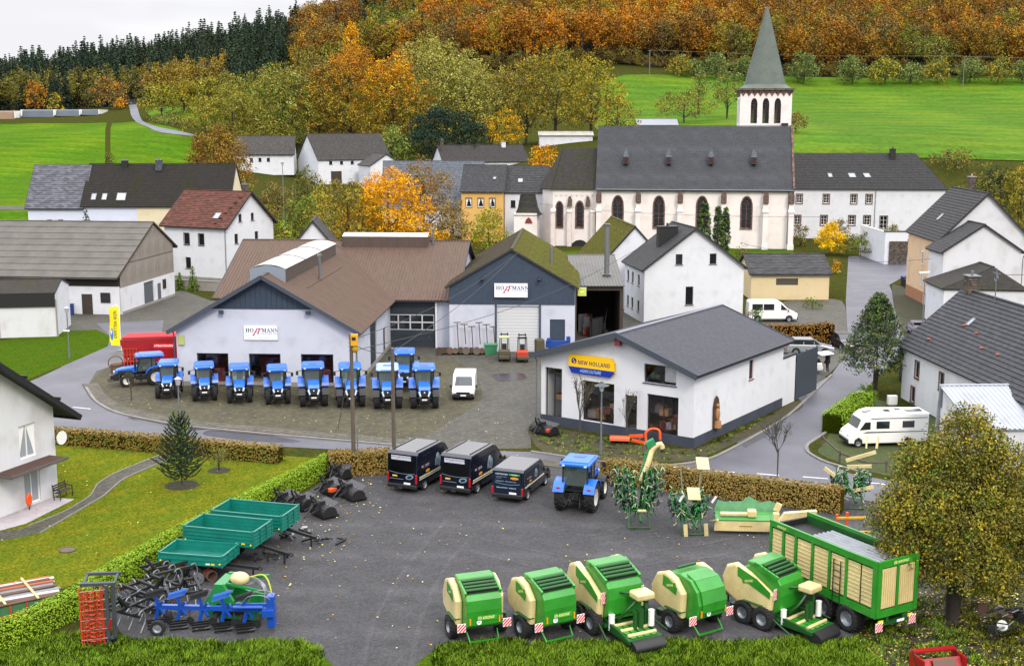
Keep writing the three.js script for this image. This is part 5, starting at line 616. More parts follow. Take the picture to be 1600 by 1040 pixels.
// --- hillside woods ---
sheet('forest_floor', [[-95, 512], [20, 530], [110, 522], [180, 526], [300, 524], [300, 745], [-330, 745], [-330, 452], [-150, 452], [-118, 470]], 0.2, mat('#3d3424', { k: 0.35, r: 1, t: ['gravel', 6] }), 16);
{
srnd(101);
const kinds = {}; const mk = (k, n, f) => { kinds[k] = []; for (let i = 0; i < n; i++) kinds[k].push({ g: f(i), at: [], col: [] }); };
const grey = (g) => g;
mk('beech', 6, (i) => crown(11.5, 15, 4.5, { pal: [[['orange', 'rust', 'goldolive', 'orange', 'brown', 'orange'][i], 3], ['rust', 1]], leaf: 0.75, dens: 0.9, lobes: 10 }).L.geo());
mk('oak', 4, (i) => crown(9.5, 11, 4, { pal: [['olive', 2], ['goldolive', 1], ['brown', 2]], leaf: 0.7, dens: 0.9, lobes: 9 }).L.geo());
mk('fir', 4, (i) => { const L = new Leaves(); conifer(L, 22, 4.2, mixPal([['fir', 1]]), 0.85, 24, 1.5); return L.geo(); });
mk('scrub', 3, (i) => crown(6.5, 7, 0.8, { pal: [['brown', 2], ['mix', 2], ['olive', 1]], leaf: 0.55, dens: 0.9, lobes: 8 }).L.geo());
const proj = (x, y, Z) => { const Y = y - CAMH, d = Z * CT - Y * ST; return [800 + FPX * x / d, 520 - FPX * (Y * CT + Z * ST) / d]; };
const trunks = [];
const addT = (k, x, Z, s, tint) => { const e = pick(kinds[k]); const sc = s * rr(0.85, 1.15); e.at.push(MX(x, hAt(x, Z) - 0.2, -Z, 0, rnd() * 6.28, 0, [sc * rr(0.9, 1.1), sc, sc * rr(0.9, 1.1)])); e.col.push(tint); if (k === 'beech' && rnd() < 0.35) trunks.push(MX(x, hAt(x, Z) + 5 * sc, -Z, 0, 0, 0, [1, sc, 1])); };
for (let Z = 455; Z < 740; Z += 6.2) for (let x = -330; x < 285; x += 6.2) {
const X = x + rr(-2.6, 2.6), z = Z + rr(-2.6, 2.6), [px, py] = proj(X, hAt(X, z) + 10, z); if (px < -90 || px > 1690 || py < -170) continue;
const edge = X < -118 ? 455 : X < -90 ? 478 : X < 20 ? 515 : 527; if (z < edge) continue;
const n = fbm(X / 400 + 0.5, z / 400, 12, 4, 7), v = rr(0.8, 1.25);
let k = 'beech', c = [v, v, v], s = 1;
if (px < 465) {
k = 'fir'; c = [v, v, v * 0.9]; const e1 = ((px - 268) / 85) ** 2 + ((py - 88) / 34) ** 2, e2 = ((px - 335) / 28) ** 2 + ((py - 90) / 26) ** 2;
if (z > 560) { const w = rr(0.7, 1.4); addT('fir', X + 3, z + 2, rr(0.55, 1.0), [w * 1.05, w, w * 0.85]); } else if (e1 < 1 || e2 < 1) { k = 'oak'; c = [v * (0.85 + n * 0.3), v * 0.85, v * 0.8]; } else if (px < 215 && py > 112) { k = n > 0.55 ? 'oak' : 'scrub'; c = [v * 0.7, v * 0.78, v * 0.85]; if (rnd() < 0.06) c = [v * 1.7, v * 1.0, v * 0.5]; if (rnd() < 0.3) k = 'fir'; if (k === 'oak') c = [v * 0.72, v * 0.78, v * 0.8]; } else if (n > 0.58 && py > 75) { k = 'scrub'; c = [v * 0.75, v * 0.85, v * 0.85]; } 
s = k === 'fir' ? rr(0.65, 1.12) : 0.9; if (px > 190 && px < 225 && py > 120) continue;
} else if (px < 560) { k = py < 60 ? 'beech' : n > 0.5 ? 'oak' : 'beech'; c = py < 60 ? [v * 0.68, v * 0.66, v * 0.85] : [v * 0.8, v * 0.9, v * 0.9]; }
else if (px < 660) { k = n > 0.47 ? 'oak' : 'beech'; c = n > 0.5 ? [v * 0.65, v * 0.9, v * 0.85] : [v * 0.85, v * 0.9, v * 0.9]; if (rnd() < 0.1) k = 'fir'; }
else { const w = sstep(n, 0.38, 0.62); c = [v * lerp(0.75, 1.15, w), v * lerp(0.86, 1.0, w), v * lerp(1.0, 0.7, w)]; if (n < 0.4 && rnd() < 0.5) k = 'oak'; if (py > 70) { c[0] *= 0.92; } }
addT(k, X, z, s, c); if (px > 465 && z < 545) addT('scrub', X + rr(-3, 3), edge - rr(0, 4), rr(0.6, 1.0), [v * 0.9, v * 0.85, v * 0.8]);
}
const wood = (name, label, ks) => { const t = thing(name, label, 'wood', 0, 0, 0); tag(t, null, null, null, 'stuff'); for (const k of ks) for (const e of kinds[k]) if (e.at.length) { const im = new THREE.InstancedMesh(e.g, LEAFMAT, e.at.length); e.at.forEach((m, i) => { im.setMatrixAt(i, m); im.setColorAt(i, new THREE.Color().setRGB(...e.col[i])); }); im.name = 'crown'; im.userData.kind = 'stuff'; t.add(im); } return t; };
const bw = wood('hillside_forest', 'orange and brown autumn forest covering the hill behind the church', ['beech', 'oak', 'scrub']); wood('conifer_forest', 'dark conifer wood on the hill at the upper left', ['fir']);
const im = new THREE.InstancedMesh(new THREE.CylinderGeometry(0.22, 0.32, 12, 6), mat('#5e5950', { k: 0.45 }), trunks.length); trunks.forEach((m, i) => im.setMatrixAt(i, m)); im.name = 'trunk'; im.userData.kind = 'stuff'; bw.add(im);
}
// --- big trees between the village and the hill ---
srnd(202);
const G1 = null;
[[395, 118, 350, 120, [['olive', 3], ['green', 1]], null, 'broad olive green tree left end of the grove behind the farmhouse'], [440, 98, 342, 110, [['olive', 2], ['pale', 1], ['green', 1]], null, 'tall olive tree with dark limbs above the farmhouse roof'], [495, 80, 352, 105, [['olive', 2], ['brown', 2]], null, 'brownish olive tree between the green and the orange tree'],
[545, 70, 345, 120, [['goldolive', 2], ['orange', 1]], [['orange', 1]], 'rust orange topped tree in the middle of the grove'], [612, 84, 340, 105, [['goldolive', 2], ['orange', 1]], [['orange', 1], ['gold', 1]], 'bright orange topped tree beside the pale willow'], [672, 52, 352, 130, [['pale', 3], ['olive', 1]], null, 'tall pale green willow like tree with rounded top'], [722, 80, 345, 110, [['pale', 3], ['olive', 1]], null, 'pale green tree right of the tallest grove tree'],
[768, 105, 350, 95, [['pale', 2], ['goldolive', 1], ['brown', 1]], null, 'thin yellowish tree right of the dark yew'], [822, 85, 345, 95, [['goldolive', 2], ['brown', 2]], null, 'sparse brownish tree left of the church choir'], [868, 72, 342, 100, [['olive', 2], ['goldolive', 2]], null, 'olive tree with many stems behind the church choir'], [925, 88, 340, 90, [['goldolive', 2], ['yellowgreen', 2]], null, 'yellow green tree at the right end of the grove'], [965, 150, 335, 60, [['goldolive', 2], ['brown', 1]], null, 'low yellowish tree at the meadow edge above the church roof'],
].forEach(([px, py, Z, w, pal, top, label], i) => ptree('grove_tree', label, px, py, Z, w * 1.08, { pal, top, dens: i > 7 ? 0.9 : 1.2, base: i > 7 ? 0.14 : 0.02, lobes: 15, limbs: 8, tr: 0.4 }, 'big trees between village and hill'));
ptree('poplar', 'slim bright yellow poplar in front of the hill forest', 548, 28, 470, 26, { pal: [['gold', 1]], lobes: 8, base: 0.1 });
ptree('yew', 'very dark green broad yew behind the village roofs', 696, 166, 320, 112, { pal: [['dark', 1]], dens: 1.9, base: 0.02, lobes: 12 });
ptree('shrub_tree', 'yellow green shrub right of the dark yew', 790, 170, 325, 60, { pal: [['gold', 1], ['goldolive', 2]], base: 0.05 });
ptree('shrub_tree', 'light green shrub between the farmhouse and the yew', 610, 195, 318, 70, { pal: [['pale', 1], ['green', 2]], base: 0.02 });
for (const [px, py, w, pal, lab] of [[410, 190, 90, 'olive', 'olive shrub left of the farmhouse roof'], [372, 205, 80, 'goldolive', 'yellowish shrub left behind the low white house'], [360, 130, 90, 'olive', 'green tree at the meadow edge left of the grove'], [320, 150, 60, 'goldolive', 'yellow olive tree above the upper meadow']]) ptree('grove_tree', lab, px, py, 330, w, { pal: [[pal, 1], ['olive', 1]], base: 0.06 });
[[250, 128, 400, 60, 'yellowgreen', 'yellow green tree at the left end of the slope hedgerow'], [285, 122, 405, 60, 'goldolive', 'golden tree in the slope hedgerow'], [322, 118, 408, 60, 'yellowgreen', 'yellow tree in the middle of the slope hedgerow'], [352, 112, 410, 60, 'olive', 'olive tree at the right end of the slope hedgerow']].forEach(([px, py, Z, w, p, l]) => ptree('hedgerow_tree', l, px, py, Z, w, { pal: [[p, 2], ['olive', 1]], base: 0.05 }, 'hedgerow trees on the left slope'));
[[168, 118, 440, 52, [['brown', 2], ['orange', 1]], 'brown orange tree left of the field road'], [188, 153, 436, 22, [['gold', 1], ['orange', 1]], 'small golden bush beside the field road'], [52, 126, 445, 30, [['orange', 1]], 'orange tree at the foot of the conifer wood'], [85, 146, 440, 26, [['goldolive', 1]], 'small yellow tree above the silage heaps'], [262, 178, 372, 56, [['mix', 1]], 'dark shrubs below the field road'], [290, 182, 360, 50, [['yellowgreen', 1], ['mix', 1]], 'yellowish shrub beside the field road bend']].forEach(([px, py, Z, w, pal, l]) => ptree('slope_tree', l, px, py, Z, w, { pal, base: 0.04 }));
ptree('rust_tree', 'round rust brown tree behind the red roofed house', 332, 196, 215, 106, { pal: [['rust', 3], ['goldolive', 1]], dens: 1.7, base: 0.04 });
pshrub('shrub', 'dark bush on the meadow boundary', 172, 237, 262, 16, 'mix', 0.35);
{ const a = { base: 0.06, lobes: 14, limbs: 9, dens: 1.25 };
ptree('golden_maple', 'large glowing golden yellow maple behind the workshop roof', 606, 262, 190, 120, { ...a, dens: 1.5, pal: [['gold', 1]] }); ptree('olive_maple', 'dull olive brown tree leaning on the golden maple', 542, 282, 186, 105, { ...a, pal: [['brown', 2], ['goldolive', 2], ['olive', 1]] });
ptree('copper_tree', 'thin copper brown tree right of the golden maple', 662, 250, 205, 105, { ...a, dens: 1.0, pal: [['rust', 2], ['beech', 2]] }); ptree('shrub_tree', 'golden bush at the foot of the golden maple', 680, 355, 180, 60, { pal: [['gold', 2], ['goldolive', 1]], base: 0.02 });
ptree('shrub_tree', 'light green bush below the yellow house', 762, 325, 200, 68, { pal: [['goldolive', 2], ['hedge', 1]], base: 0.02, dens: 1.2 }); ptree('garden_tree', 'brown garden shrub right of the copper tree', 705, 315, 198, 45, { pal: [['brown', 1], ['beech', 1]], base: 0.05 });
[[432, 285, 210, 70, [['mix', 1], ['brown', 1]], 'brownish garden tree left of the lamp post'], [480, 262, 215, 55, [['mix', 2], ['apple', 1]], 'thin garden tree in front of the farmhouse gable'], [470, 305, 200, 70, [['green', 2], ['olive', 1]], 'green garden shrub behind the small white gable'], [505, 295, 205, 60, [['yellowgreen', 2]], 'yellow garden shrub left of the golden maple'], [415, 320, 195, 50, [['olive', 2], ['mix', 1]], 'olive shrub by the red roofed house'], [438, 345, 185, 45, [['hedge', 1], ['olive', 2]], 'light green shrub left of the small white gable']].forEach(([px, py, Z, w, pal, l]) => ptree('garden_tree', l, px, py, Z, w * 1.1, { pal, base: 0.03, dens: 1.1 }));
ptree('golden_shrub', 'orange golden shrub beside the choir roof', 848, 222, 262, 56, { pal: [['gold', 2], ['orange', 1]], base: 0.02 }); }
srnd(303);
[[1066, 86, 30, 'goldolive'], [1085, 95, 26, 'apple'], [1120, 84, 36, 'apple'], [1165, 90, 30, 'apple'], [1258, 84, 40, 'apple'], [1334, 90, 42, 'apple'], [1385, 93, 42, 'yellowgreen'], [1425, 98, 34, 'apple'], [1468, 92, 40, 'goldolive'], [1518, 90, 36, 'apple'], [1562, 94, 42, 'goldolive'], [1600, 96, 36, 'apple']].forEach(([px, py, w, p], i) => ptree('orchard_tree', `${p === 'apple' ? 'grey green' : p === 'yellowgreen' ? 'yellow topped' : 'golden green'} orchard tree, ${['first', 'second', 'third', 'fourth', 'fifth', 'sixth', 'seventh', 'eighth', 'ninth', 'tenth', 'eleventh', 'last'][i]} from the left along the forest edge`, px, py - 2, 508, w * 1.12, { pal: [[p, 2], ['apple', 1]], base: 0.06, tr: 0.2, dens: 1.5 }, 'orchard trees along the forest edge'));
[[1093, 108, 420, 26, 'apple', 0.3, 'slim green tree on the meadow left of the spire'], [1138, 108, 400, 52, 'apple', 0.25, 'thin grey green tree left of the church tower'], [1070, 140, 390, 80, 'mix', 0.15, 'bare looking brown tree above the church ridge'], [1245, 175, 330, 40, 'brown', 0.05, 'brown thicket behind the church tower corner'], [1496, 232, 290, 75, 'mix', 0.02, 'brown bush behind the long white house'], [1565, 258, 260, 70, 'dark', 0.02, 'dark bush behind the peach house roof'], [1600, 250, 255, 60, 'goldolive', 0.02, 'golden brown bush at the right edge behind the peach house'], [1530, 268, 265, 60, 'mix', 0.02, 'olive bush right of the long white house']].forEach(([px, py, Z, w, p, base, l]) => ptree('meadow_tree', l, px, py, Z, w, { pal: [[p, 2], ['olive', 1]], base, dens: p === 'mix' ? 0.8 : 1 }));
for (const [px, py, b, w, l] of [[1102, 316, 392, 20, 'left broad columnar cypress in front of the church wall'], [1123, 322, 400, 14, 'middle slim columnar cypress in front of the church wall'], [1135, 324, 405, 12, 'right slim columnar cypress in front of the church wall']]) { const Z = 195, p = at(px, py, Z), W = w * Z / FPX / 2, t = thing('cypress', l, 'tree', p.x, 0, -Z, 0, 'cypresses by the church'), L = new Leaves(), pal = mixPal([['dark', 1], ['green', 1]]); for (let i = 0; i < 420; i++) { const v = rnd(), R = W * Math.pow(Math.sin(Math.PI * (0.12 + v * 0.86)), 0.5) * rr(0.75, 1), a = rnd() * 6.283, c = pick(pal); L.clump(Math.cos(a) * R, 0.3 + v * (p.y - 0.4), Math.sin(a) * R, 9, 0.3, 0.26, c); } new MB().cyl(0.05, 0.14, p.y * 0.9, 0, p.y * 0.45, 0).build('trunk', BARK, t); L.mesh('crown', t); }
[[1157, 384, 420, 26, 'green', 'round green shrub behind the white gable right edge'], [1345, 362, 402, 70, 'green', 'wide green shrub bed in front of the long white house'], [1390, 352, 398, 50, 'olive', 'green shrub left of the terrace wall'], [1250, 350, 384, 36, 'brown', 'thin brown shrub at the church corner'], [1310, 342, 380, 36, 'brown', 'bare brown shrub behind the yellow bush']].forEach(([px, a, b, w, p, l]) => pshrub('shrub', l, px, a, b, w, [[p, 1], ['mix', 1]], 0.3));
pshrub('golden_bush', 'vivid yellow ginkgo bush in front of the long white house', 1297, 346, 398, 54, [['ginkgo', 1]], 0.3, null, 2.2); pshrub('golden_bush', 'small orange bush at the garage corner', 1306, 405, 428, 16, [['gold', 1], ['orange', 1]], 0.25);
pshrub('shrub', 'small evergreen beside the white minibus', 1180, 480, 512, 26, [['green', 1], ['dark', 1]], 0.2); pshrub('shrub', 'low green bushes above the minibus bonnet', 1270, 466, 482, 40, [['green', 1], ['mix', 1]], 0.2);
hedge('beech_hedge', 'rust brown beech hedge behind the parked silver cars', PX([[1190, 540], [1240, 540], [1296, 536]]), 1.4, 2.2, 'rust', { leaf: 0.2, dens: 40, core: '#4a3020' });
fir('blue_spruce', 'tall blue grey spruce in front of the pale tiled house', -60.3, 2.0, -176, 1.9, 8.6, 'spruce', 0.35, 20); fir('spruce', 'thin dark spruce in front of the pale blue house', -58, 2.0, -182, 0.9, 6.6, 'spruce', 0.3, 14); fir('blue_spruce', 'drooping blue spruce left of the red roof', -51.8, 2.0, -176, 1.9, 6.2, 'spruce', 0.35, 16);
fir('small_conifer', 'small green conifer before the white wall of the red roofed house', -43.0, 0, -166, 0.9, 3.6, 'green', 0.2, 14); fir('small_conifer', 'lower green conifer next to the barn gable', -45.1, 0, -167, 0.9, 2.6, 'green', 0.2, 12);
{ const p = gp(1367, 615), t = thing('evergreen_oak', 'dense dark green cone shaped tree on a clear trunk beside the side street', 'tree', p.x, 0, p.z, 0); srnd(55); const L = new Leaves(), pal = mixPal([['magn', 3], ['green', 1]]), H = 8.1; for (let i = 0; i < 950; i++) { const v = Math.pow(rnd(), 0.8), y = 1.9 + v * 6.4, R = 3.1 * (v < 0.16 ? 0.6 + v * 2.5 : Math.pow(1 - (v - 0.16) / 0.86, 0.72)) * rr(0.82, 1.1), t2 = rnd() * 6.283, f = Math.pow(rnd(), 0.35), c = pick(pal), k = rr(0.75, 1.25); L.clump(Math.cos(t2) * R * f, y + rr(-0.2, 0.2), Math.sin(t2) * R * f, 14, 0.34, 0.19, [c[0] * k, c[1] * k, c[2] * k]); } const mb = new MB(); mb.bar([0, -0.2, 0], [0.05, 2.2, 0], 0.16, 0.24, 10).bar([0.05, 2.2, 0], [0, 7.4, 0], 0.03, 0.16, 8); for (let i = 0; i < 14; i++) { const y = 2.3 + i * 0.34, a = i * 2.4, r = 2.1 * (1 - i / 17); mb.bar([0, y, 0], [Math.cos(a) * r, y + 0.5, Math.sin(a) * r], 0.015, 0.06, 5); } mb.build('trunk', BARK, t); L.mesh('crown', t); }
{ const p = gp(1487, 968), t = thing('field_maple', 'big yellow green tree with dense leaning crown beside the green forage wagon', 'tree', p.x, 0, p.z, 0); srnd(66); const L = new Leaves(), pal = mixPal([['olive', 3], ['goldolive', 1], ['green', 1], ['mix', 2]]), lobes = []; const defs = [[0, 5.4, 0, 2.9, 2.3], [-2.1, 5.4, 0.4, 1.7, 1.4], [2.2, 5.0, 0.2, 2.1, 1.8], [0.3, 8.2, 0, 1.7, 1.3], [-1.3, 7.2, -0.5, 1.6, 1.2], [1.8, 7.3, 0.3, 1.5, 1.1], [-2.5, 3.7, 0.6, 1.3, 1.0], [2.7, 3.2, 0.4, 1.5, 1.2], [0.4, 3.2, 1.2, 1.8, 1.2], [0.2, 9.4, 0.0, 0.8, 0.7], [-0.6, 4.4, -1.6, 1.8, 1.6], [3.6, 5.6, 0, 1.2, 1.0], [-3.2, 4.8, 0, 0.9, 0.8], [3.4, 4.0, 0.8, 1.0, 0.8], [-1.5, 2.6, 0.8, 1.1, 0.8], [1.4, 2.3, 0.9, 1.2, 0.8]]; for (const d of defs) { lobes.push(d); const n = Math.round(d[3] * d[3] * 105); for (let i = 0; i < n; i++) { const u = rr(-0.9, 1), q = Math.sqrt(1 - u * u), a = rnd() * 6.283, R = Math.pow(rnd(), 0.3) * rr(0.88, 1.1), c = pick(pal), k = rr(0.85, 1.15); L.clump(d[0] + d[3] * R * q * Math.cos(a), d[1] + d[4] * R * u, d[2] + d[3] * R * q * Math.sin(a), 20, 0.42, 0.13, [c[0] * k, c[1] * k, c[2] * k]); } }
const mb = new MB(); mb.bar([0, -0.2, 0], [0.1, 2.0, 0], 0.28, 0.42, 12).bar([0.1, 2.0, 0], [0.2, 5.0, 0], 0.16, 0.28, 10).bar([0.2, 5, 0], [0.2, 8, 0], 0.04, 0.16, 8); for (const d of defs) mb.bar([0.1, Math.max(1.9, d[1] - 2), 0], [d[0] * 0.8, d[1], d[2] * 0.8], 0.03, 0.12, 6); mb.build('trunk', BARK, t); L.mesh('crown', t); }
srnd(77);
{ let p = gp(1215, 744); bareTree('street_tree', 'bare young street tree between road and hedge', p.x, 0, p.z, 4.8, 0.75, { r: 0.06 }); p = gp(906, 690); bareTree('young_tree', 'thin leafless tree with few leaves left of the showroom lamp', p.x, 0, p.z, 5.6, 0.3, { r: 0.07, leaves: 60, lv: 3 }); p = gp(979, 690); bareTree('young_tree', 'small bare sapling between the showroom lamp and the orange mulcher', p.x, 0, p.z, 4.2, 0.32, { r: 0.04, leaves: 24, lv: 3 }); p = gp(205, 690 - 64); bareTree('young_tree', 'small bare tree beside the blue tractor at the street corner', p.x, 0, p.z, 2.6, 0.3, { r: 0.07, leaves: 10 });
p = gp(636, 580); bareTree('young_tree', 'bare shrub behind the tractors at the workshop corner', -10.6, 0, -101, 3.0, 0.4, { r: 0.05, leaves: 40 }); }
{ const p = gp(284, 758), t = thing('monkey_puzzle_tree', 'monkey puzzle tree with whorls of upturned dark branches on the lawn', 'tree', p.x, 0, p.z, 0); srnd(88); const mb = new MB(), L = new Leaves(), pal = mixPal([['dark', 1], ['fir', 2], ['green', 2]]); new MB().bar([0, -0.1, 0], [0, 4.4, 0], 0.03, 0.13, 8).build('trunk', BARK, t);
for (let w = 0; w < 15; w++) { const v = w / 15, y = 0.75 + v * 3.6, R = (v < 0.12 ? 1.45 : 1.75 * Math.pow(1 - v, 0.75) + 0.2), n = v < 0.2 ? 7 : 9; for (let b = 0; b < n; b++) { const a = b / n * 6.283 + w * 0.7 + rr(-0.2, 0.2), l = R * rr(0.8, 1.1), up = 0.1 + v * 0.5; const P = (f) => [Math.cos(a) * l * f, y - Math.sin(f * 3.14) * 0.18 * (1 - v) - 0.28 * (1 - v) * f + Math.pow(f, 2.4) * 0.62 * (1 - v * 0.4) + up * f * 0.4, Math.sin(a) * l * f]; let q = P(0); for (let k = 1; k <= 5; k++) { const e = P(k / 5); mb.bar(q, e, 0.035, 0.04, 5); const c = pick(pal); for (let m = 0; m < 6; m++) { const f = rnd(), kk = rr(0.75, 1.2); L.leaf(lerp(q[0], e[0], f) + rr(-0.05, 0.05), lerp(q[1], e[1], f) + rr(-0.04, 0.07), lerp(q[2], e[2], f) + rr(-0.05, 0.05), 0.15, [c[0] * kk, c[1] * kk, c[2] * kk], [0, 0.6, 0], 0.5); } q = e; } } }
mb.build('branch', mat('#39452c', { k: 0.4 }), t); L.mesh('needles', t); tag(new MB().cyl(1.0, 1.1, 0.03, 0, 0.012, 0, 0, 0, 0, 24).build('tree_disc', M.earth), null, null, null, 'structure').position.copy(p); }
{ const p = gp(342, 735); tree('dwarf_willow', 'small round grey green umbrella shaped tree on the lawn', p.x, 0, p.z, 1.7, 1.5, { pal: [['mix', 2], ['apple', 1]], leaf: 0.11, dens: 0.9, base: 0.3, lobes: 8, tr: 0.05 }); tag(new MB().cyl(0.7, 0.75, 0.03, 0, 0.012, 0, 0, 0, 0, 20).build('tree_disc', M.earth), null, null, null, 'structure').position.copy(p); }
hedge('photinia_hedge', 'long low green hedge with reddish brown top along the street', PX([[66, 690], [250, 705], [434, 722]]), 1.1, 1.15, 'photinia', { top: 'beech', leaf: 0.14, dens: 130, core: '#70683a', ck: 0.55 });
hedge('garden_hedge', 'bright green clipped hedge running diagonally between lawn and yard', PX([[513, 738], [400, 797], [290, 855], [190, 912], [110, 965], [20, 1008], [-60, 1030]]), 1.05, 1.25, 'hedge', { leaf: 0.1, dens: 190, core: '#88a42c', ck: 0.6 });
hedge('beech_hedge', 'brown leafy beech hedge at the yard corner by the two wooden poles', PX([[517, 742], [632, 736]]), 1.3, 1.55, 'beech', { leaf: 0.12, dens: 200, core: '#8a7040', ck: 0.6 });
hedge('beech_hedge', 'long brown beech hedge between the yard machines and the road', PX([[945, 752], [1040, 764], [1180, 782], [1312, 800]]), 1.1, 1.5, 'beech', { leaf: 0.12, dens: 190, core: '#8a7040', ck: 0.6 });
hedge('box_hedge', 'bright green box shaped hedge beside the motorhome', PX([[1300, 676], [1348, 640]]), 1.6, 1.5, 'hedge', { leaf: 0.12, dens: 120, core: '#5c7020' }); { const p = gp(1346, 640); shrub('box_ball', 'dark green round clipped bush at the end of the box hedge', p.x + 0.6, 0, p.z - 1, 1.9, 1.9, 'green', 0.11, 1.3); }
{
srnd(404); const tuft = new Leaves(), gp2 = mixPal([['green', 1], ['hedge', 3]]); for (let i = 0; i < 14; i++) { const c = pick(gp2), a = rnd() * 6.283, h = rr(0.08, 0.17), k = tuft.p.length / 3, w = 0.012, x = rr(-0.12, 0.12), z = rr(-0.12, 0.12), lx = Math.cos(a) * h * 0.5, lz = Math.sin(a) * h * 0.5; tuft.p.push(x - w, -0.01, z, x + w, -0.01, z, x + lx, h, z + lz); for (let j = 0; j < 3; j++) { tuft.n.push(0, 0.8, 0.6); tuft.c.push(...c); } tuft.i.push(k, k + 1, k + 2); }
const g = tuft.geo(), spots = []; const poly = (P, n, s = 1) => { const xs = P.map((q) => q[0]), zs = P.map((q) => q[1]), a = [Math.min(...xs), Math.max(...xs), Math.min(...zs), Math.max(...zs)]; for (let i = 0; i < n; i++) { const x = rr(a[0], a[1]), z = rr(a[2], a[3]); const q = fbm(x * 0.02 + 9, z * 0.02, 64, 3, 31); if (inPoly(x, z, P) && q + rr(-0.12, 0.12) > 0.4) spots.push([x, z, s * rr(0.6, 1.3) * (0.45 + q)]); } };
poly(PX([[-60, 1062], [-60, 1012], [60, 1000], [140, 985], [215, 1000], [350, 1003], [470, 1000], [500, 1018], [494, 1062]]), 16000, 1.1); poly(PX([[684, 1062], [684, 1010], [760, 1002], [900, 1004], [1050, 1000], [1150, 1006], [1240, 996], [1330, 1000], [1400, 1062]]), 18000, 1.2); poly(PX([[1330, 1010], [1370, 955], [1450, 930], [1640, 900], [1720, 1080], [1380, 1080]]), 6000, 1); poly(PX([[840, 690], [840, 668], [1080, 705], [1230, 634], [1110, 710], [1040, 720], [900, 714]]), 2500, 0.9);
const im = new THREE.InstancedMesh(g, LEAFMAT, spots.length); spots.forEach(([x, z, s], i) => { im.setMatrixAt(i, MX(x, 0.012, -z, 0, rnd() * 6.28, 0, [s * 1.3, s, s * 1.3])); const v = rr(0.7, 1.2); const b = x > 20 ? 0.6 : 0.84; im.setColorAt(i, new THREE.Color().setRGB(v * rr(0.8, 1.1) * (b < 1 ? 0.85 : 1), v * b, v * 0.7 * b)); }); im.name = 'grass_tufts'; tag(im, 'rough grass tufts on lawns and verges round the yard', 'grass', null, 'stuff'); scene.add(im);
const lf = new Leaves(); lf.leaf(0, 0, 0, 1, [1, 1, 1], [0, 6, 0], 0.75); const fl = [], cs = ['#d8c85a', '#c9a040', '#e0d890', '#8a6a34', '#b58a3a'].map((h) => C(h, 0.8)); const sc = (P, n, s = 0.1) => { const xs = P.map((q) => q[0]), zs = P.map((q) => q[1]), a = [Math.min(...xs), Math.max(...xs), Math.min(...zs), Math.max(...zs)]; for (let i = 0; i < n; i++) { const x = rr(a[0], a[1]), z = rr(a[2], a[3]); if (inPoly(x, z, P)) fl.push([x, z, s * rr(0.6, 1.4)]); } };
sc(PX([[-80, 690], [62, 690], [440, 716], [505, 725], [180, 888], [-80, 980]]), 600, 0.1); sc(PX([[520, 742], [950, 742], [1320, 780], [1400, 950], [690, 1010], [490, 1030], [200, 1006]]), 420, 0.1); sc(PX([[1330, 1000], [1370, 955], [1450, 920], [1640, 900], [1720, 1080], [1380, 1080]]), 3500, 0.11); sc(PX([[140, 604], [560, 560], [745, 590], [700, 660], [640, 690], [190, 640]]), 700, 0.11); sc(PX([[690, 640], [830, 640], [1050, 730], [700, 712]]), 200, 0.1); sc(PX([[420, 800], [520, 745], [640, 740], [560, 850], [440, 930]]), 350, 0.11); sc(PX([[840, 690], [1080, 705], [1230, 634], [1110, 710], [900, 714]]), 400, 0.12);
const il = new THREE.InstancedMesh(lf.geo(), LEAFMAT, fl.length); fl.forEach(([x, z, s], i) => { il.setMatrixAt(i, MX(x, 0.045, -z, rr(-0.3, 0.3), rnd() * 6.28, rr(-0.3, 0.3), [s, s, s])); il.setColorAt(i, pick(cs)); }); il.name = 'fallen_leaves'; tag(il, 'yellow and brown fallen leaves scattered over lawn and yard', 'leaves', null, 'stuff'); scene.add(il);
}
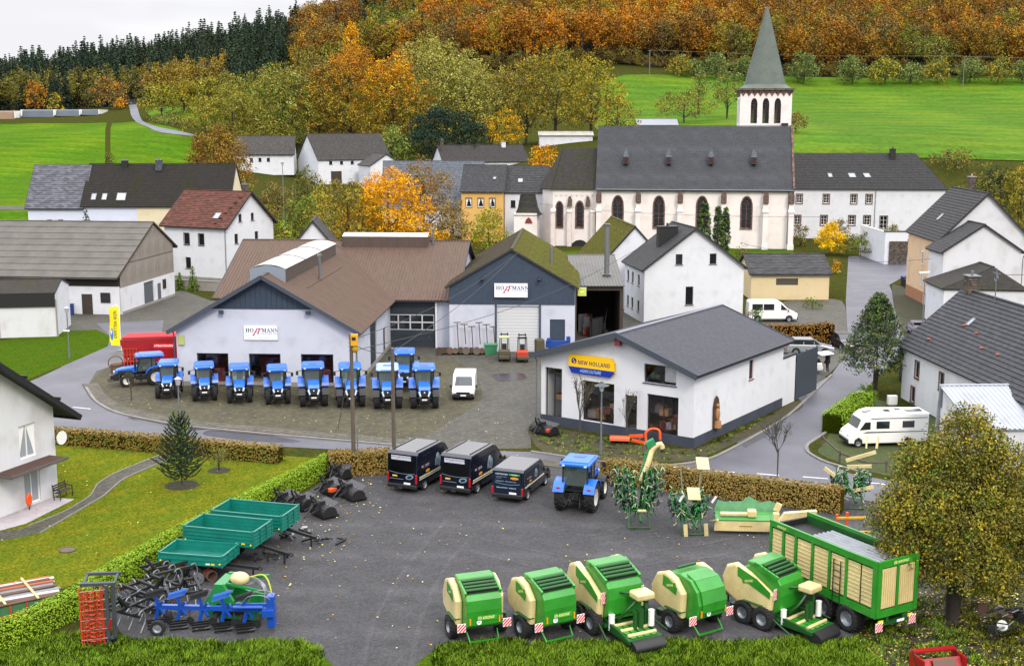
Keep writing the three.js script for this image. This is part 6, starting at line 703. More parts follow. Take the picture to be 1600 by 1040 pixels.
// ---------- vehicles and machines (front or rear along z, wheels turn about x) ----------
Object.assign(M, {
blue: mat('#1d78f0', { k: 0.85, r: 0.38, coat: 0.3, t: ['mottle', 2] }), blueD: mat('#1450b8', { k: 0.7, r: 0.35, coat: 0.4 }), rubber: mat('#2a2a2c', { k: 0.55, r: 0.9, t: ['mottle', 0.6] }), dark: mat('#1d1f22', { k: 0.6, r: 0.6, t: ['mottle', 1.5] }), rimW: mat('#dcdcd6', { k: 0.75, r: 0.5 }), rimS: mat('#a9b0b8', { k: 0.6, r: 0.4, m: 0.4 }), lamp: mat('#e4ecf2', { k: 0.8, r: 0.15, coat: 0.8 }),
cabGlass: mat('#a8bdb6', { trans: 0.85, r: 0.04, k: 0.8 }), kgreen: mat('#34a82e', { k: 0.72, r: 0.4, coat: 0.35, t: ['mottle', 2] }), kgreenD: mat('#1f6e24', { k: 0.55, r: 0.5, t: ['mottle', 2] }), cream: M.cream, kcream: mat('#f2dea0', { k: 0.86, r: 0.4, coat: 0.3, t: ['mottle', 2.5] }), teal: mat('#0f9a88', { k: 0.62, r: 0.4, coat: 0.3, t: ['mottle', 2] }), tealD: mat('#0c7f74', { k: 0.6, r: 0.6, t: ['stain', 1.5] }),
red: mat('#c8141e', { k: 0.65, r: 0.35, coat: 0.4, t: ['mottle', 3] }), redO: mat('#e8482a', { k: 0.7, r: 0.5, t: ['mottle', 2] }), orange: mat('#f05a14', { k: 0.75, r: 0.4, coat: 0.3 }), navy: mat('#0e1628', { k: 0.6, r: 0.22, coat: 0.7 }), carW: mat('#f4f4f2', { k: 0.85, r: 0.3, coat: 0.6 }), silver: mat('#b9c0c6', { k: 0.62, r: 0.3, m: 0.4, coat: 0.6 }), carB: mat('#4a4f7a', { k: 0.5, r: 0.3, coat: 0.8 }), tail: mat('#c01420', { k: 0.7, r: 0.2, coat: 0.6 }), amber: mat('#f0a01a', { k: 0.8, r: 0.3 }), yellow: mat('#f0d414', { k: 0.8, r: 0.4 }), rust: mat('#7a5a48', { k: 0.5, r: 0.9, t: ['stain', 1] }), plate: mat('#eef0f0', { k: 0.85, r: 0.4 }), greenP: mat('#3f8f62', { k: 0.6, r: 0.5 }), autoGlass: mat('#2a3338', { k: 0.4, r: 0.05, coat: 1 }), woodP: mat('#8b7d6d', { k: 0.55, r: 0.95, t: ['wood', 1.2] }), galv: mat('#b4bac0', { k: 0.62, r: 0.4, m: 0.5, t: ['mottle', 1] }), olive: mat('#6a6248', { k: 0.5, r: 0.7, t: ['stain', 1] }),
});
const tyreCache = {};
function wheel(root, x, z, R, w, rimR, rimM, o = {}) {
const key = [R, w, rimR, o.lugs ?? 0].join(); let g = tyreCache[key];
if (!g) {
const mb = new MB(), h = w / 2, T = MX(0, 0, 0, 0, 0, Math.PI / 2); mb.lathe([[rimR, -h * 0.8], [rimR + (R - rimR) * 0.5, -h], [R * 0.95, -h * 0.92], [R, -h * 0.6], [R, h * 0.6], [R * 0.95, h * 0.92], [rimR + (R - rimR) * 0.5, h], [rimR, h * 0.8]], 24, T);
if (o.lugs) for (let i = 0; i < o.lugs; i++) for (const s of [-1, 1]) { const a = (i + (s > 0 ? 0.5 : 0)) / o.lugs * 6.2832; mb.add(new THREE.BoxGeometry(w * 0.54, R * 0.06, R * 0.09), new THREE.Matrix4().makeRotationX(a).multiply(MX(s * w * 0.24, R * 1.015, 0, 0, s * 0.6, 0))); }
const rim = new MB(); rim.lathe([[0, h * 0.35], [rimR * 0.35, h * 0.4], [rimR * 0.45, h * 0.15], [rimR * 0.85, h * 0.25], [rimR, h * 0.82], [rimR * 1.02, h * 0.86]], 20, T); rim.lathe([[0, -h * 0.35], [rimR * 0.35, -h * 0.4], [rimR * 0.85, -h * 0.25], [rimR, -h * 0.82]], 20, T); for (let i = 0; i < 6; i++) { const a = i * 1.047; for (const s of [-1, 1]) rim.cyl(0.03, 0.03, 0.06, s * h * 0.42, Math.cos(a) * rimR * 0.28, Math.sin(a) * rimR * 0.28, 0, 0, Math.PI / 2, 6); }
g = tyreCache[key] = [mergeGeometries(mb.g), mergeGeometries(rim.g)];
}
const t = new THREE.Mesh(g[0], o.m ?? M.rubber); t.name = o.name ?? 'wheel'; t.position.set(x, o.y ?? R, z); t.rotation.y = o.ry ?? 0; const r = new THREE.Mesh(g[1], rimM); r.name = 'rim'; t.add(r); root.add(t); return t;
}
const fenderArc = (mb, x, y, z, R, w, a0, a1, th = 0.05, n = 8) => { for (let i = 0; i < n; i++) { const s = lerp(a0, a1, i / n), e = lerp(a0, a1, (i + 1) / n); mb.beam([x, y + Math.sin(s) * R, z + Math.cos(s) * R], [x, y + Math.sin(e) * R, z + Math.cos(e) * R], w, th, [Math.cos(s) === 0 ? 0 : 0, Math.sin((s + e) / 2), Math.cos((s + e) / 2)]); } };
const redWhite = canvasMat(64, 64, (g) => { g.fillStyle = '#f2f2f2'; g.fillRect(0, 0, 64, 64); g.strokeStyle = '#d2202a'; g.lineWidth = 11; for (let i = -64; i < 128; i += 26) { g.beginPath(); g.moveTo(i, 64); g.lineTo(i + 64, 0); g.stroke(); } });
const plateM = canvasMat(128, 32, (g) => { g.fillStyle = '#f4f4f2'; g.fillRect(0, 0, 128, 32); g.fillStyle = '#2040a0'; g.fillRect(0, 0, 12, 32); });
function makeTractor(name, label, big) {
const t = thing(name, label, 'tractor', 0, 0, 0, 0, 'blue tractors at the dealer'), k = big ? 1 : 0.9, RW2 = big ? 0.88 : 0.78, FW = big ? 0.66 : 0.55, tr = big ? 0.92 : 0.84, wr = big ? 0.56 : 0.46, wf = big ? 0.48 : 0.38, zr = -1.15, zf = big ? 1.6 : 1.3, hy = big ? 1.75 : 1.55;
for (const s of [-1, 1]) { wheel(t, s * tr, zr, RW2, wr, RW2 * 0.58, M.rimW, { lugs: 18 }); wheel(t, s * (tr - 0.04), zf, FW, wf, FW * 0.56, M.rimW, { lugs: 16 }); }
const ch = new MB(); ch.rb(0.55, 0.6, 3.3, 0.08, 0, 0.85, 0.1).box(1.5, 0.22, 0.24, 0, FW, zf).box(1.4, 0.36, 0.5, 0, RW2, zr).box(0.7, 0.5, 0.5, 0, 0.75, zf + 0.85).rb(0.4, 0.45, 1.2, 0.06, -0.62, 0.8, -0.05).rb(0.4, 0.45, 1.2, 0.06, 0.62, 0.8, -0.05); for (const s of [-1, 1]) ch.bar([s * 0.4, 0.55, zr - 0.5], [s * 0.45, 0.5, zr - 1.25], 0.05).bar([s * 0.3, 1.1, zr - 0.4], [s * 0.4, 0.55, zr - 1.0], 0.03); ch.bar([0, 1.2, zr - 0.4], [0, 0.9, zr - 1.1], 0.04).box(0.5, 0.35, 0.3, 0, 0.95, zr - 0.5); ch.build('chassis', M.dark, t);
const w = big ? 0.46 : 0.42, z0 = 0.35, z1 = zf + 0.95; const hd = new MB(); hd.ext([[z0, 1.15], [z1 - 0.1, 1.1], [z1, 1.3], [z1 - 0.12, hy - 0.12], [z1 - 0.6, hy + 0.02], [z0, hy + 0.16]], w * 2, MX(0, 0, 0, 0, -Math.PI / 2, 0), 0.07); hd.build('bonnet', M.blue, t).scale.set(1, 1, 1);
const gr = new MB(); gr.rb(w * 1.3, hy - 1.2, 0.1, 0.04, 0, (hy + 1.0) / 2, z1 + 0.02, -0.08).box(w * 2.02, 0.28, z1 - z0 - 0.7, 0, 1.22, (z0 + z1) / 2 + 0.1); gr.build('grille', M.dark, t);
for (const s of [-1, 1]) new MB().rb(0.13, big ? 0.42 : 0.3, 0.1, 0.04, s * w * 0.78, 1.26 + (big ? 0.06 : 0), z1 + 0.03, -0.08, 0, s * -0.35).build('headlight', M.lamp, t);
new MB().sph(0.06, 0, hy - 0.3, z1 + 0.08).build('badge', M.lamp, t);
const cy0 = 1.25, cy1 = big ? 2.72 : 2.42, cz0 = -1.65, cz1 = 0.4, cw = big ? 0.82 : 0.74, fr = new MB();
for (const s of [-1, 1]) { fr.bar([s * cw * 0.75, cy0, cz1], [s * cw * 0.92, cy1, cz1 - 0.25], 0.045).bar([s * cw, cy0 + 0.3, zr + 0.35], [s * cw * 0.95, cy1, zr + 0.3], 0.04).bar([s * cw * 0.9, cy0 + 0.3, cz0], [s * cw * 0.9, cy1, cz0 + 0.1], 0.05).box(0.05, 0.06, cz1 - cz0 - 0.2, s * cw * 0.95, cy1, (cz0 + cz1) / 2 - 0.05); } fr.box(cw * 1.5, 0.08, 1.9, 0, cy0, -0.6).box(cw * 1.7, 0.06, 0.06, 0, cy1, cz1 - 0.25); fr.build('cab_frame', M.dark, t);
const gl = (nm, a, b, c, d) => new MB().quad(a, b, c, d).build(nm, M.cabGlass, t), c2 = cw * 0.9;
gl('windscreen', [-cw * 0.75, cy0, cz1 - 0.01], [cw * 0.75, cy0, cz1 - 0.01], [c2, cy1, cz1 - 0.26], [-c2, cy1, cz1 - 0.26]); gl('rear_window', [-c2, cy0 + 0.35, cz0], [c2, cy0 + 0.35, cz0], [c2, cy1, cz0 + 0.1], [-c2, cy1, cz0 + 0.1]); for (const s of [-1, 1]) gl('side_window', [s * cw * 0.77, cy0, cz1], [s * cw, cy0 + 0.2, zr], [s * cw * 0.95, cy1, zr], [s * cw * 0.93, cy1, cz1 - 0.25]);
new MB().rb(0.5, 0.14, 0.5, 0.05, 0, 1.6, -0.9).rb(0.5, 0.65, 0.14, 0.05, 0, 1.95, -1.15).build('seat', M.black, t); new MB().tor(0.2, 0.02, 0, 1.85, -0.25, 1.1).bar([0, 1.3, -0.05], [0, 1.85, -0.25], 0.03).box(0.5, 0.35, 0.2, 0, 1.5, 0.05).build('steering_wheel', M.black, t);
const rf = new MB(); rf.rb(cw * 2.25, 0.24, 2.35, 0.1, 0, cy1 + 0.14, -0.68).rb(cw * 2.0, 0.12, 1.9, 0.05, 0, cy1 + 0.27, -0.75); const rfm = rf.build('cab_roof', M.blue, t); const lm = new MB(); for (const s of [-1, 1]) { lm.box(0.16, 0.09, 0.05, s * cw * 0.8, cy1 + 0.12, 0.5).box(0.16, 0.09, 0.05, s * cw * 0.8, cy1 + 0.12, -1.87); } lm.build('work_lamp', M.lamp, rfm); if (big) new MB().rb(0.7, 0.05, 0.5, 0.02, 0, cy1 + 0.33, -0.4).build('roof_hatch', M.blueD, rfm);
for (const s of [-1, 1]) { const f = new MB(); fenderArc(f, s * tr, RW2, zr, RW2 + 0.12, wr + 0.1, 0.35, 2.75, 0.06, 9); f.ext([[-0.75, 0.55], [0.75, 0.45], [0.55, 0.85], [0, RW2 + 0.1], [-0.6, 0.9]], 0.06, MX(s * (tr - wr / 2), RW2 - 0.02, zr, 0, -Math.PI / 2, 0)); const fm = f.build('rear_fender', M.blue, t); new MB().box(0.2, 0.09, 0.05, s * tr, RW2 + 0.62, zr - 0.85).build('tail_light', M.tail, fm); if (big) { const g = new MB(); fenderArc(g, s * tr, FW, zf, FW + 0.1, wf + 0.04, 0.5, 2.4, 0.04, 6); g.build('front_fender', M.dark, t); } const mr = new MB(); mr.bar([s * cw * 0.9, cy1 - 0.05, cz1 - 0.2], [s * (cw + 0.42), cy1 - 0.1, cz1 - 0.1], 0.025).rb(0.2, 0.34, 0.08, 0.03, s * (cw + 0.45), cy1 - 0.25, cz1 - 0.1); mr.build('mirror', M.black, t); const st = new MB(); for (let i = 0; i < 3; i++) st.box(0.36, 0.04, 0.25, s * 0.85, 0.5 + i * 0.27, 0.15); st.build('step', M.dark, t); }
new MB().cyl(0.06, 0.06, 1.2, w + 0.12, hy + 0.4, 0.55).cyl(0.09, 0.09, 0.5, w + 0.12, hy + 0.3, 0.55).build('exhaust', M.dark, t); new MB().rb(0.75, 0.32, 0.35, 0.05, 0, 0.85, z1 + 0.2).bar([-0.35, 0.6, z1], [-0.4, 0.5, z1 + 0.6], 0.05).bar([0.35, 0.6, z1], [0.4, 0.5, z1 + 0.6], 0.05).build('front_weight', M.dark, t); new MB().box(0.4, 0.1, 0.02, 0, 0.95, z1 + 0.39).build('number_plate', M.plate, t);
return t;
}
const tS = makeTractor('tractor', 'compact blue tractor, leftmost facing the street, behind a street lamp', false), tB = makeTractor('tractor', 'large blue tractor', true);
{
const q = (px, py) => { const p = gp(px, py); return [p.x, 0, p.z]; };
[[264, 616, 'compact blue tractor at the left end of the row facing the street', 0.2], [320, 620, 'compact blue tractor, second from the left in the row facing the street', 0.24], [375, 623, 'compact blue tractor, third from the left between two showroom windows', 0.2], [434, 625, 'compact blue tractor, fourth from the left between two showroom windows', 0.2]].forEach(([x, y, l, r], i) => place(tS, l, ...q(x, y), r, i === 0));
[[490, 627, 'large blue tractor in front of the right workshop window', 0.17], [548, 628, 'large blue tractor directly behind the wooden pole with the yellow box', 0.15], [606, 630, 'large pale roofed blue tractor behind the right wooden pole', 0.1], [663, 630, 'large blue tractor at the right end of the row', 0.08]].forEach(([x, y, l, r], i) => { const t = place(tB, l, ...q(x, y), r, i === 0); if (i === 2) t.traverse((o) => { if (o.name === 'cab_roof') o.material = mat('#9cc0f4', { k: 0.85, r: 0.3, coat: 0.6 }); }); });
place(tB, 'large blue tractor standing behind the right end of the row', ...q(632, 602), 0.06); place(tB, 'large blue tractor seen from behind on the gravel beside the black vans', ...(() => { const p = gp(903, 792); return [p.x + 0.25, 0, p.z - 0.6]; })(), Math.PI - 0.30);
place(tS, 'blue tractor turned sideways at the street corner', ...q(222, 600), -1.25); place(tS, 'blue tractor half hidden behind the sideways tractor at the workshop corner', ...q(240, 578), -1.1);
}
const vanText = (g, w, h, small) => { g.clearRect?.(0, 0, w, h); g.fillStyle = '#0b1222'; g.fillRect(0, 0, w, h); };
function makeVan(name, label, L, W, H, body, o = {}) { // front towards +z
const t = thing(name, label, 'van', 0, 0, 0, 0, o.group), b = o.nose ?? 1.0, zr = -L / 2, zf = L / 2, R = o.R ?? 0.34, y0 = 0.28, wz = [zr + L * 0.19, zf - L * 0.17];
const arch2 = (z) => { const a = []; for (let i = 0; i <= 8; i++) { const q = Math.PI - i / 8 * Math.PI; a.push([z + Math.cos(q) * (R + 0.07), y0 + 0.06 + Math.max(0, Math.sin(q)) * (R + 0.07)]); } return a; };
const side = [[zr, y0 + 0.12], ...arch2(wz[0]), ...arch2(wz[1]), [zf - 0.05, y0], [zf, 0.75], [zf - 0.1, H * 0.42], [zf - b * 0.55, H * 0.5], [zf - b * 0.95, H * 0.56], [zf - b - H * 0.36, H * 0.93], [zf - b - H * 0.55, H], [zr + 0.25, H - 0.01], [zr + 0.06, H * 0.93], [zr, H * 0.5]];
new MB().ext(side, W, MX(0, 0, 0, 0, -Math.PI / 2, 0), 0.09).build('body', body, t);
for (const s of [-1, 1]) for (const z of wz) wheel(t, s * (W / 2 - 0.13), z, R, 0.22, R * 0.62, M.rimS);
const G = (nm, pts) => { const m = new MB(); m.quad(...pts); return m.build(nm, M.autoGlass, t); }, zw0 = zf - b * 0.97, zw1 = zf - b - H * 0.35, off = 0.012;
const n = V(0, zw0 - zw1, H * 0.36).normalize().multiplyScalar(off + 0.005); G('windscreen', [[-W * 0.4, H * 0.575 + n.y, zw0 + n.z], [W * 0.4, H * 0.575 + n.y, zw0 + n.z], [W * 0.36, H * 0.905 + n.y, zw1 + n.z + 0.02], [-W * 0.36, H * 0.905 + n.y, zw1 + n.z + 0.02]]);
for (const s of [-1, 1]) { const x = s * (W / 2 + off - 0.006); G('side_window', [[x, H * 0.57, zw0 - 0.12], [x, H * 0.57, zw0 - L * 0.17], [x, H * 0.86, zw0 - L * 0.17], [x, H * 0.86, zw1 - 0.1]]); for (const z of o.windows ?? []) G('side_window', [[x, H * 0.57, z[0]], [x, H * 0.57, z[1]], [x, H * 0.86, z[1]], [x, H * 0.86, z[0]]]); new MB().rb(0.12, 0.26, 0.14, 0.04, s * (W / 2 + 0.16), H * 0.55, zw0 - 0.1).bar([s * W / 2, H * 0.53, zw0 - 0.1], [s * (W / 2 + 0.16), H * 0.52, zw0 - 0.1], 0.03).build('mirror', M.black, t); new MB().rb(0.3, 0.2, 0.12, 0.05, s * (W / 2 - 0.22), H * 0.36, zf - 0.035, -0.5, s * 0.35, 0).build('headlight', M.lamp, t); new MB().rb(0.13, H * 0.22, 0.08, 0.03, s * (W / 2 - 0.07), H * 0.36, zr + 0.005).build('tail_light', M.tail, t); }
new MB().rb(W * 0.98, 0.3, 0.2, 0.06, 0, 0.42, zf - 0.04).rb(W * 0.6, 0.2, 0.1, 0.04, 0, 0.66, zf - 0.0).build('front_bumper', o.bump ?? M.black, t); new MB().rb(W * 0.98, 0.26, 0.2, 0.06, 0, 0.42, zr + 0.02).build('rear_bumper', o.bump ?? M.black, t);
decal('number_plate', t, plateM, 0.5, 0.12, MX(0, 0.47, zf + 0.066)); decal('number_plate', t, plateM, 0.5, 0.12, MX(-W * 0.16, 0.62, zr - 0.02, 0, Math.PI, 0)); if (o.rearWin) G('rear_window', [[W * 0.4, H * 0.5, zr - 0.008], [-W * 0.4, H * 0.5, zr - 0.008], [-W * 0.4, H * 0.8, zr - 0.006 + 0.02], [W * 0.4, H * 0.8, zr - 0.006 + 0.02]]);
return t;
}
{
const rear = canvasMat(512, 512, (g, w, h) => { g.fillStyle = '#0a101d'; g.fillRect(0, 0, w, h); g.save(); g.translate(60, 8); g.scale(0.8, 0.42); drawHoff(g, 470, 200, '#d8dcec', '#1a2036'); g.restore(); g.fillStyle = '#020305'; g.fillRect(16, 110, 480, 210); g.strokeStyle = '#7f97a8'; g.lineWidth = 9; g.beginPath(); g.moveTo(10, 316); g.quadraticCurveTo(250, 372, 500, 330); g.stroke(); g.fillStyle = '#8aa4b8'; g.beginPath(); g.ellipse(400, 400, 78, 44, -0.3, 0, 7); g.fill(); g.fillStyle = '#1a2c44'; g.beginPath(); g.ellipse(400, 404, 48, 26, -0.3, 0, 7); g.fill(); g.fillStyle = '#f0b42a'; g.fillRect(70, 380, 96, 34); g.fillStyle = '#fff0d0'; g.fillRect(78, 388, 60, 12); g.fillStyle = '#8fa6b8'; g.fillRect(20, 448, 260, 8); }, { r: 0.25, k: 0.7 });
const side = canvasMat(1024, 512, (g, w, h) => { g.fillStyle = '#0d1526'; g.fillRect(0, 0, w, h); g.save(); g.translate(90, 150); g.scale(0.66, 0.75); drawHoff(g, 470, 200, '#0d1526', '#e4e8f2'); g.restore(); g.fillStyle = '#f0a81e'; g.beginPath(); g.ellipse(350, 330, 80, 34, 0, 0, 7); g.fill(); g.fillStyle = '#e8e2c8'; g.fillRect(60, 400, 300, 16); g.fillRect(0, 440, 1000, 22); g.fillStyle = '#9fb0be'; g.beginPath(); g.ellipse(760, 120, 60, 70, 0, 0, 7); g.fill(); g.fillStyle = '#7f92a2'; for (const [x, y, a, b2] of [[700, 180, 36, 110], [790, 170, 50, 130], [850, 210, 34, 120]]) { g.beginPath(); g.ellipse(x, y + 40, a, b2, 0.2, 0, 7); g.fill(); } g.fillStyle = '#16223a'; for (const [x, y] of [[740, 230], [820, 260]]) { g.beginPath(); g.ellipse(x, y, 20, 70, 0.1, 0, 7); g.fill(); } }, { r: 0.25, k: 0.7 });
const rear3 = canvasMat(512, 512, (g, w, h) => { g.fillStyle = '#10233a'; g.fillRect(0, 0, w, h); canvasText(g, 'HOFFMANN', 30, 84, 'bold 46px sans-serif', '#e4e8f2', { sx: 0.9 }); g.fillStyle = '#54b04a'; g.fillRect(286, 48, 200, 36); canvasText(g, 'KRONE', 330, 80, 'bold 34px sans-serif', '#eaffe4'); canvasText(g, 'LANDTECHNIK', 40, 140, '32px sans-serif', '#9fb2c4'); canvasText(g, 'SERVICE', 40, 176, '30px sans-serif', '#9fb2c4'); g.fillStyle = '#f0a428'; g.beginPath(); g.ellipse(390, 150, 78, 30, 0, 0, 7); g.fill(); canvasText(g, 'VERKAUF · REPARATUR', 36, 250, '36px sans-serif', '#c0cede', { sx: 1.05 }); g.strokeStyle = '#7f9cb8'; g.lineWidth = 12; g.beginPath(); g.moveTo(20, 270); g.quadraticCurveTo(250, 340, 490, 280); g.stroke(); canvasText(g, 'ERSATZTEILE · SERVICE', 54, 400, 'bold 36px sans-serif', '#d4deea', { sx: 0.95 }); }, { r: 0.25, k: 0.7 });
const big = makeVan('panel_van', 'tall black panel van, leftmost of three, with white lettering on its rear', 5.7, 2.1, 2.6, M.navy, { group: 'black company vans' });
decal('rear_print', big, rear, 1.86, 1.72, MX(0, 1.52, -2.868, 0, Math.PI, 0).multiply(MX(0, 0, 0, 0.02))); for (const s of [-1, 1]) { const m = side; decal('side_print', big, m, 3.3, 1.5, MX(s * 1.063, 1.42, -0.95, 0, s * Math.PI / 2, 0)); new MB().box(0.02, 0.09, 3.9, s * 1.058, 0.98, -0.6).build('side_stripe', mat('#d8d2b8', { k: 0.7 }), big); new MB().box(0.05, 0.04, 2.9, s * 0.82, 2.61, -1.0).build('roof_rail', M.black, big); }
new MB().rb(0.3, 0.1, 0.35, 0.03, 0, 0.36, -3.0).bar([0, 0.35, -2.9], [0, 0.4, -3.15], 0.04).sph(0.05, 0, 0.46, -3.15).build('tow_bar', M.black, big);
place(big, 'tall black panel van with white lettering, leftmost of the three vans', -5.6, 0, -76.3, Math.PI - 0.42, true); place(big, 'tall black panel van with white lettering between the other two black vans', -2.3, 0, -75.6, Math.PI - 0.42);
const sm = makeVan('small_van', 'lower black van with green and orange logos on its back, nearest the tractor', 5.1, 2.02, 2.05, M.navy, { group: 'black company vans', nose: 0.95 }); decal('rear_print', sm, rear3, 1.74, 1.34, MX(0, 1.27, -2.565, 0, Math.PI, 0)); for (const s of [-1, 1]) { decal('side_print', sm, side, 2.4, 0.95, MX(s * 1.023, 1.28, -0.9, 0, s * Math.PI / 2, 0)); new MB().box(0.02, 0.08, 3.4, s * 1.018, 0.92, -0.5).build('side_stripe', mat('#d8d2b8', { k: 0.7 }), sm); } sm.position.set(0.62, 0, -74.0); sm.rotation.y = Math.PI - 0.36;
const wv = makeVan('delivery_van', 'white delivery van facing the street on the workshop courtyard', 4.4, 1.83, 1.9, M.carW, { nose: 0.85, R: 0.32 }); { const p = gp(725, 622); wv.position.set(p.x, 0, p.z - 1.2); wv.rotation.y = -0.02; }
const mb = makeVan('minibus', 'white long minibus parked sideways below the yellow garage', 5.6, 2.0, 2.4, M.carW, { windows: [[-2.4, -1.2], [-1.1, 0.1]] }); { const p = gp(1208, 503); mb.position.set(p.x, 0, p.z - 1); mb.rotation.y = Math.PI / 2; }
}
function makeCar(name, label, L, W, H, body, o = {}) {
const t = thing(name, label, 'car', 0, 0, 0, 0), zr = -L / 2, zf = L / 2, R = 0.32, wz = [zr + L * 0.2, zf - L * 0.19], a = (z) => { const q = []; for (let i = 0; i <= 8; i++) { const k = Math.PI - i / 8 * Math.PI; q.push([z + Math.cos(k) * 0.38, 0.3 + Math.sin(k) * 0.38]); } return q; };
new MB().ext([[zr + 0.05, 0.3], ...a(wz[0]), ...a(wz[1]), [zf - 0.08, 0.28], [zf, 0.55], [zf - 0.1, 0.75], [zf - L * 0.25, H * 0.64], [zr + L * 0.03, H * 0.66], [zr, 0.6]], W, MX(0, 0, 0, 0, -Math.PI / 2, 0), 0.08).build('body', body, t);
const g = [[zr + (o.wagon ? 0.12 : 0.5), H * 0.64], [zf - L * 0.26, H * 0.63], [zf - L * 0.42, H * 0.97], [zr + L * 0.28, H * 0.99], [zr + (o.wagon ? 0.35 : 0.95), H * 0.95]]; new MB().ext(g, W * 0.86, MX(0, 0, 0, 0, -Math.PI / 2, 0), 0.06).build('window', M.autoGlass, t); const pl = new MB(); pl.rb(W * 0.8, 0.05, L * 0.40, 0.02, 0, H * 0.985, zr + L * 0.36); for (const s of [-1, 1]) { for (const k of [0.36, 0.58]) pl.box(0.05, H * 0.34, 0.08, s * W * 0.42, H * 0.8, zr + L * k, 0, 0, s * 0.1); pl.beam([s * W * 0.43, H * 0.64, zf - L * 0.26], [s * W * 0.39, H * 0.97, zf - L * 0.43], 0.06, 0.08); } pl.build('roof', body, t);
for (const s of [-1, 1]) { for (const z of wz) wheel(t, s * (W / 2 - 0.11), z, R, 0.2, R * 0.64, M.rimS); new MB().rb(0.3, 0.14, 0.14, 0.04, s * (W / 2 - 0.25), 0.68, zf - 0.06).build('headlight', M.lamp, t); new MB().rb(0.28, 0.16, 0.1, 0.04, s * (W / 2 - 0.2), 0.78, zr + 0.03).build('tail_light', M.tail, t); new MB().rb(0.16, 0.12, 0.1, 0.03, s * (W / 2 + 0.1), H * 0.68, zf - L * 0.31).build('mirror', body, t); }
decal('number_plate', t, plateM, 0.5, 0.11, MX(0, 0.5, zf + 0.015)); decal('number_plate', t, plateM, 0.5, 0.11, MX(0, 0.62, zr - 0.015, 0, Math.PI, 0)); return t;
}
{
const put = (t, px, py, ry) => { const p = gp(px, py); t.position.set(p.x, 0, p.z); t.rotation.y = ry; };
put(makeCar('estate_car', 'silver estate car parked sideways in front of the brown hedge', 4.6, 1.8, 1.55, M.silver, { wagon: 1 }), 1264, 552, 1.5);
const w2 = makeCar('estate_car', 'white car with raised tailgate behind the dark screen fence', 4.6, 1.8, 1.5, M.carW, { wagon: 1 }); put(w2, 1243, 582, -1.42); new MB().box(1.5, 0.07, 1.15, 0, 1.72, -2.75, 0.12).build('tailgate', M.carW, w2);
put(makeCar('dark_car', 'dark car half hidden by the evergreen tree on the side street', 4.2, 1.75, 1.45, mat('#3a3640', { k: 0.4, r: 0.3, coat: 0.7 })), 1318, 542, 0.15); put(makeCar('blue_car', 'dark blue car seen from behind near the old slate roofed house', 4.1, 1.75, 1.5, M.carB), 1434, 522, Math.PI - 0.1);
const t = thing('motorhome', 'white motorhome parked on the grass beside the box hedge', 'motorhome', 0, 0, 0, 0), W = 2.25, ol = [[-3.05, 0.35], [-2.6, 0.3], [-2.55, 0.6], [-2.25, 0.8], [-1.95, 0.6], [-1.9, 0.3], [1.6, 0.32], [1.65, 0.6], [1.95, 0.8], [2.25, 0.6], [2.3, 0.35], [3.6, 0.4], [3.65, 2.75], [-0.9, 2.85], [-1.6, 2.65], [-2.0, 2.3], [-2.35, 1.55], [-2.95, 1.1], [-3.1, 0.75]];
new MB().ext(ol, W, null, 0.08).build('body', M.carW, t); const S = (nm, m, pts) => { for (const s of [-1, 1]) new MB().ext(pts, 0.02, MX(0, 0, s * (W / 2 + 0.008))).build(nm, m, t); }; S('cab_window', M.autoGlass, [[-2.2, 1.45], [-1.3, 1.5], [-1.3, 2.1], [-1.75, 2.1]]); S('side_window', M.autoGlass, [[-0.8, 1.55], [0.3, 1.55], [0.3, 2.15], [-0.8, 2.15]]); S('side_window', M.autoGlass, [[1.4, 1.6], [2.4, 1.6], [2.4, 2.15], [1.4, 2.15]]); S('stripe', M.dark, [[-1.9, 1.2], [3.5, 1.24], [3.5, 1.28], [-1.6, 1.3]]); S('stripe', M.dark, [[-1.2, 2.35], [3.5, 2.38], [3.5, 2.42], [-1.3, 2.41]]);
new MB().quad([-2.36, 1.56, -W * 0.43], [-2.36, 1.56, W * 0.43], [-2.02, 2.28, W * 0.4], [-2.02, 2.28, -W * 0.4]).build('windscreen', M.autoGlass, t).position.set(-0.03, 0.02, 0); const rf = new MB(); rf.rb(0.7, 0.06, 0.6, 0.03, -1.25, 2.8, 0, 0, 0, 0.2).rb(0.5, 0.08, 0.5, 0.03, 0.3, 2.86, 0.3).rb(0.4, 0.08, 0.4, 0.03, 1.4, 2.85, -0.2).rb(1.4, 0.04, 0.6, 0.02, 2.6, 2.83, 0.2); rf.build('roof_vent', M.autoGlass, t);
for (const x of [-2.25, 1.95]) for (const s of [-1, 1]) { const w = wheel(t, x, 0, 0.35, 0.22, 0.21, M.rimS, { ry: Math.PI / 2 }); w.position.z = s * (W / 2 - 0.12); } for (const s of [-1, 1]) new MB().rb(0.2, 0.24, 0.36, 0.06, -2.95, 0.95, s * 0.75).build('headlight', M.lamp, t); new MB().rb(0.12, 0.3, W * 0.9, 0.05, -3.08, 0.5, 0).build('bumper', M.dark, t); const p = gp(1372, 696); t.position.set(p.x + 0.3, 0, p.z - 0.6); t.rotation.y = 0.10; t.scale.setScalar(0.86);
}
const kroneM = canvasMat(256, 64, (g) => { g.fillStyle = '#2f9a2c'; g.fillRect(0, 0, 256, 64); g.beginPath(); g.arc(34, 32, 20, 0, 7); g.strokeStyle = '#f0d890'; g.lineWidth = 6; g.stroke(); canvasText(g, 'M', 22, 42, 'bold 28px sans-serif', '#f0d890'); canvasText(g, 'KRONE', 66, 48, 'bold italic 46px sans-serif', '#f4dc98', { sx: 0.98 }); });
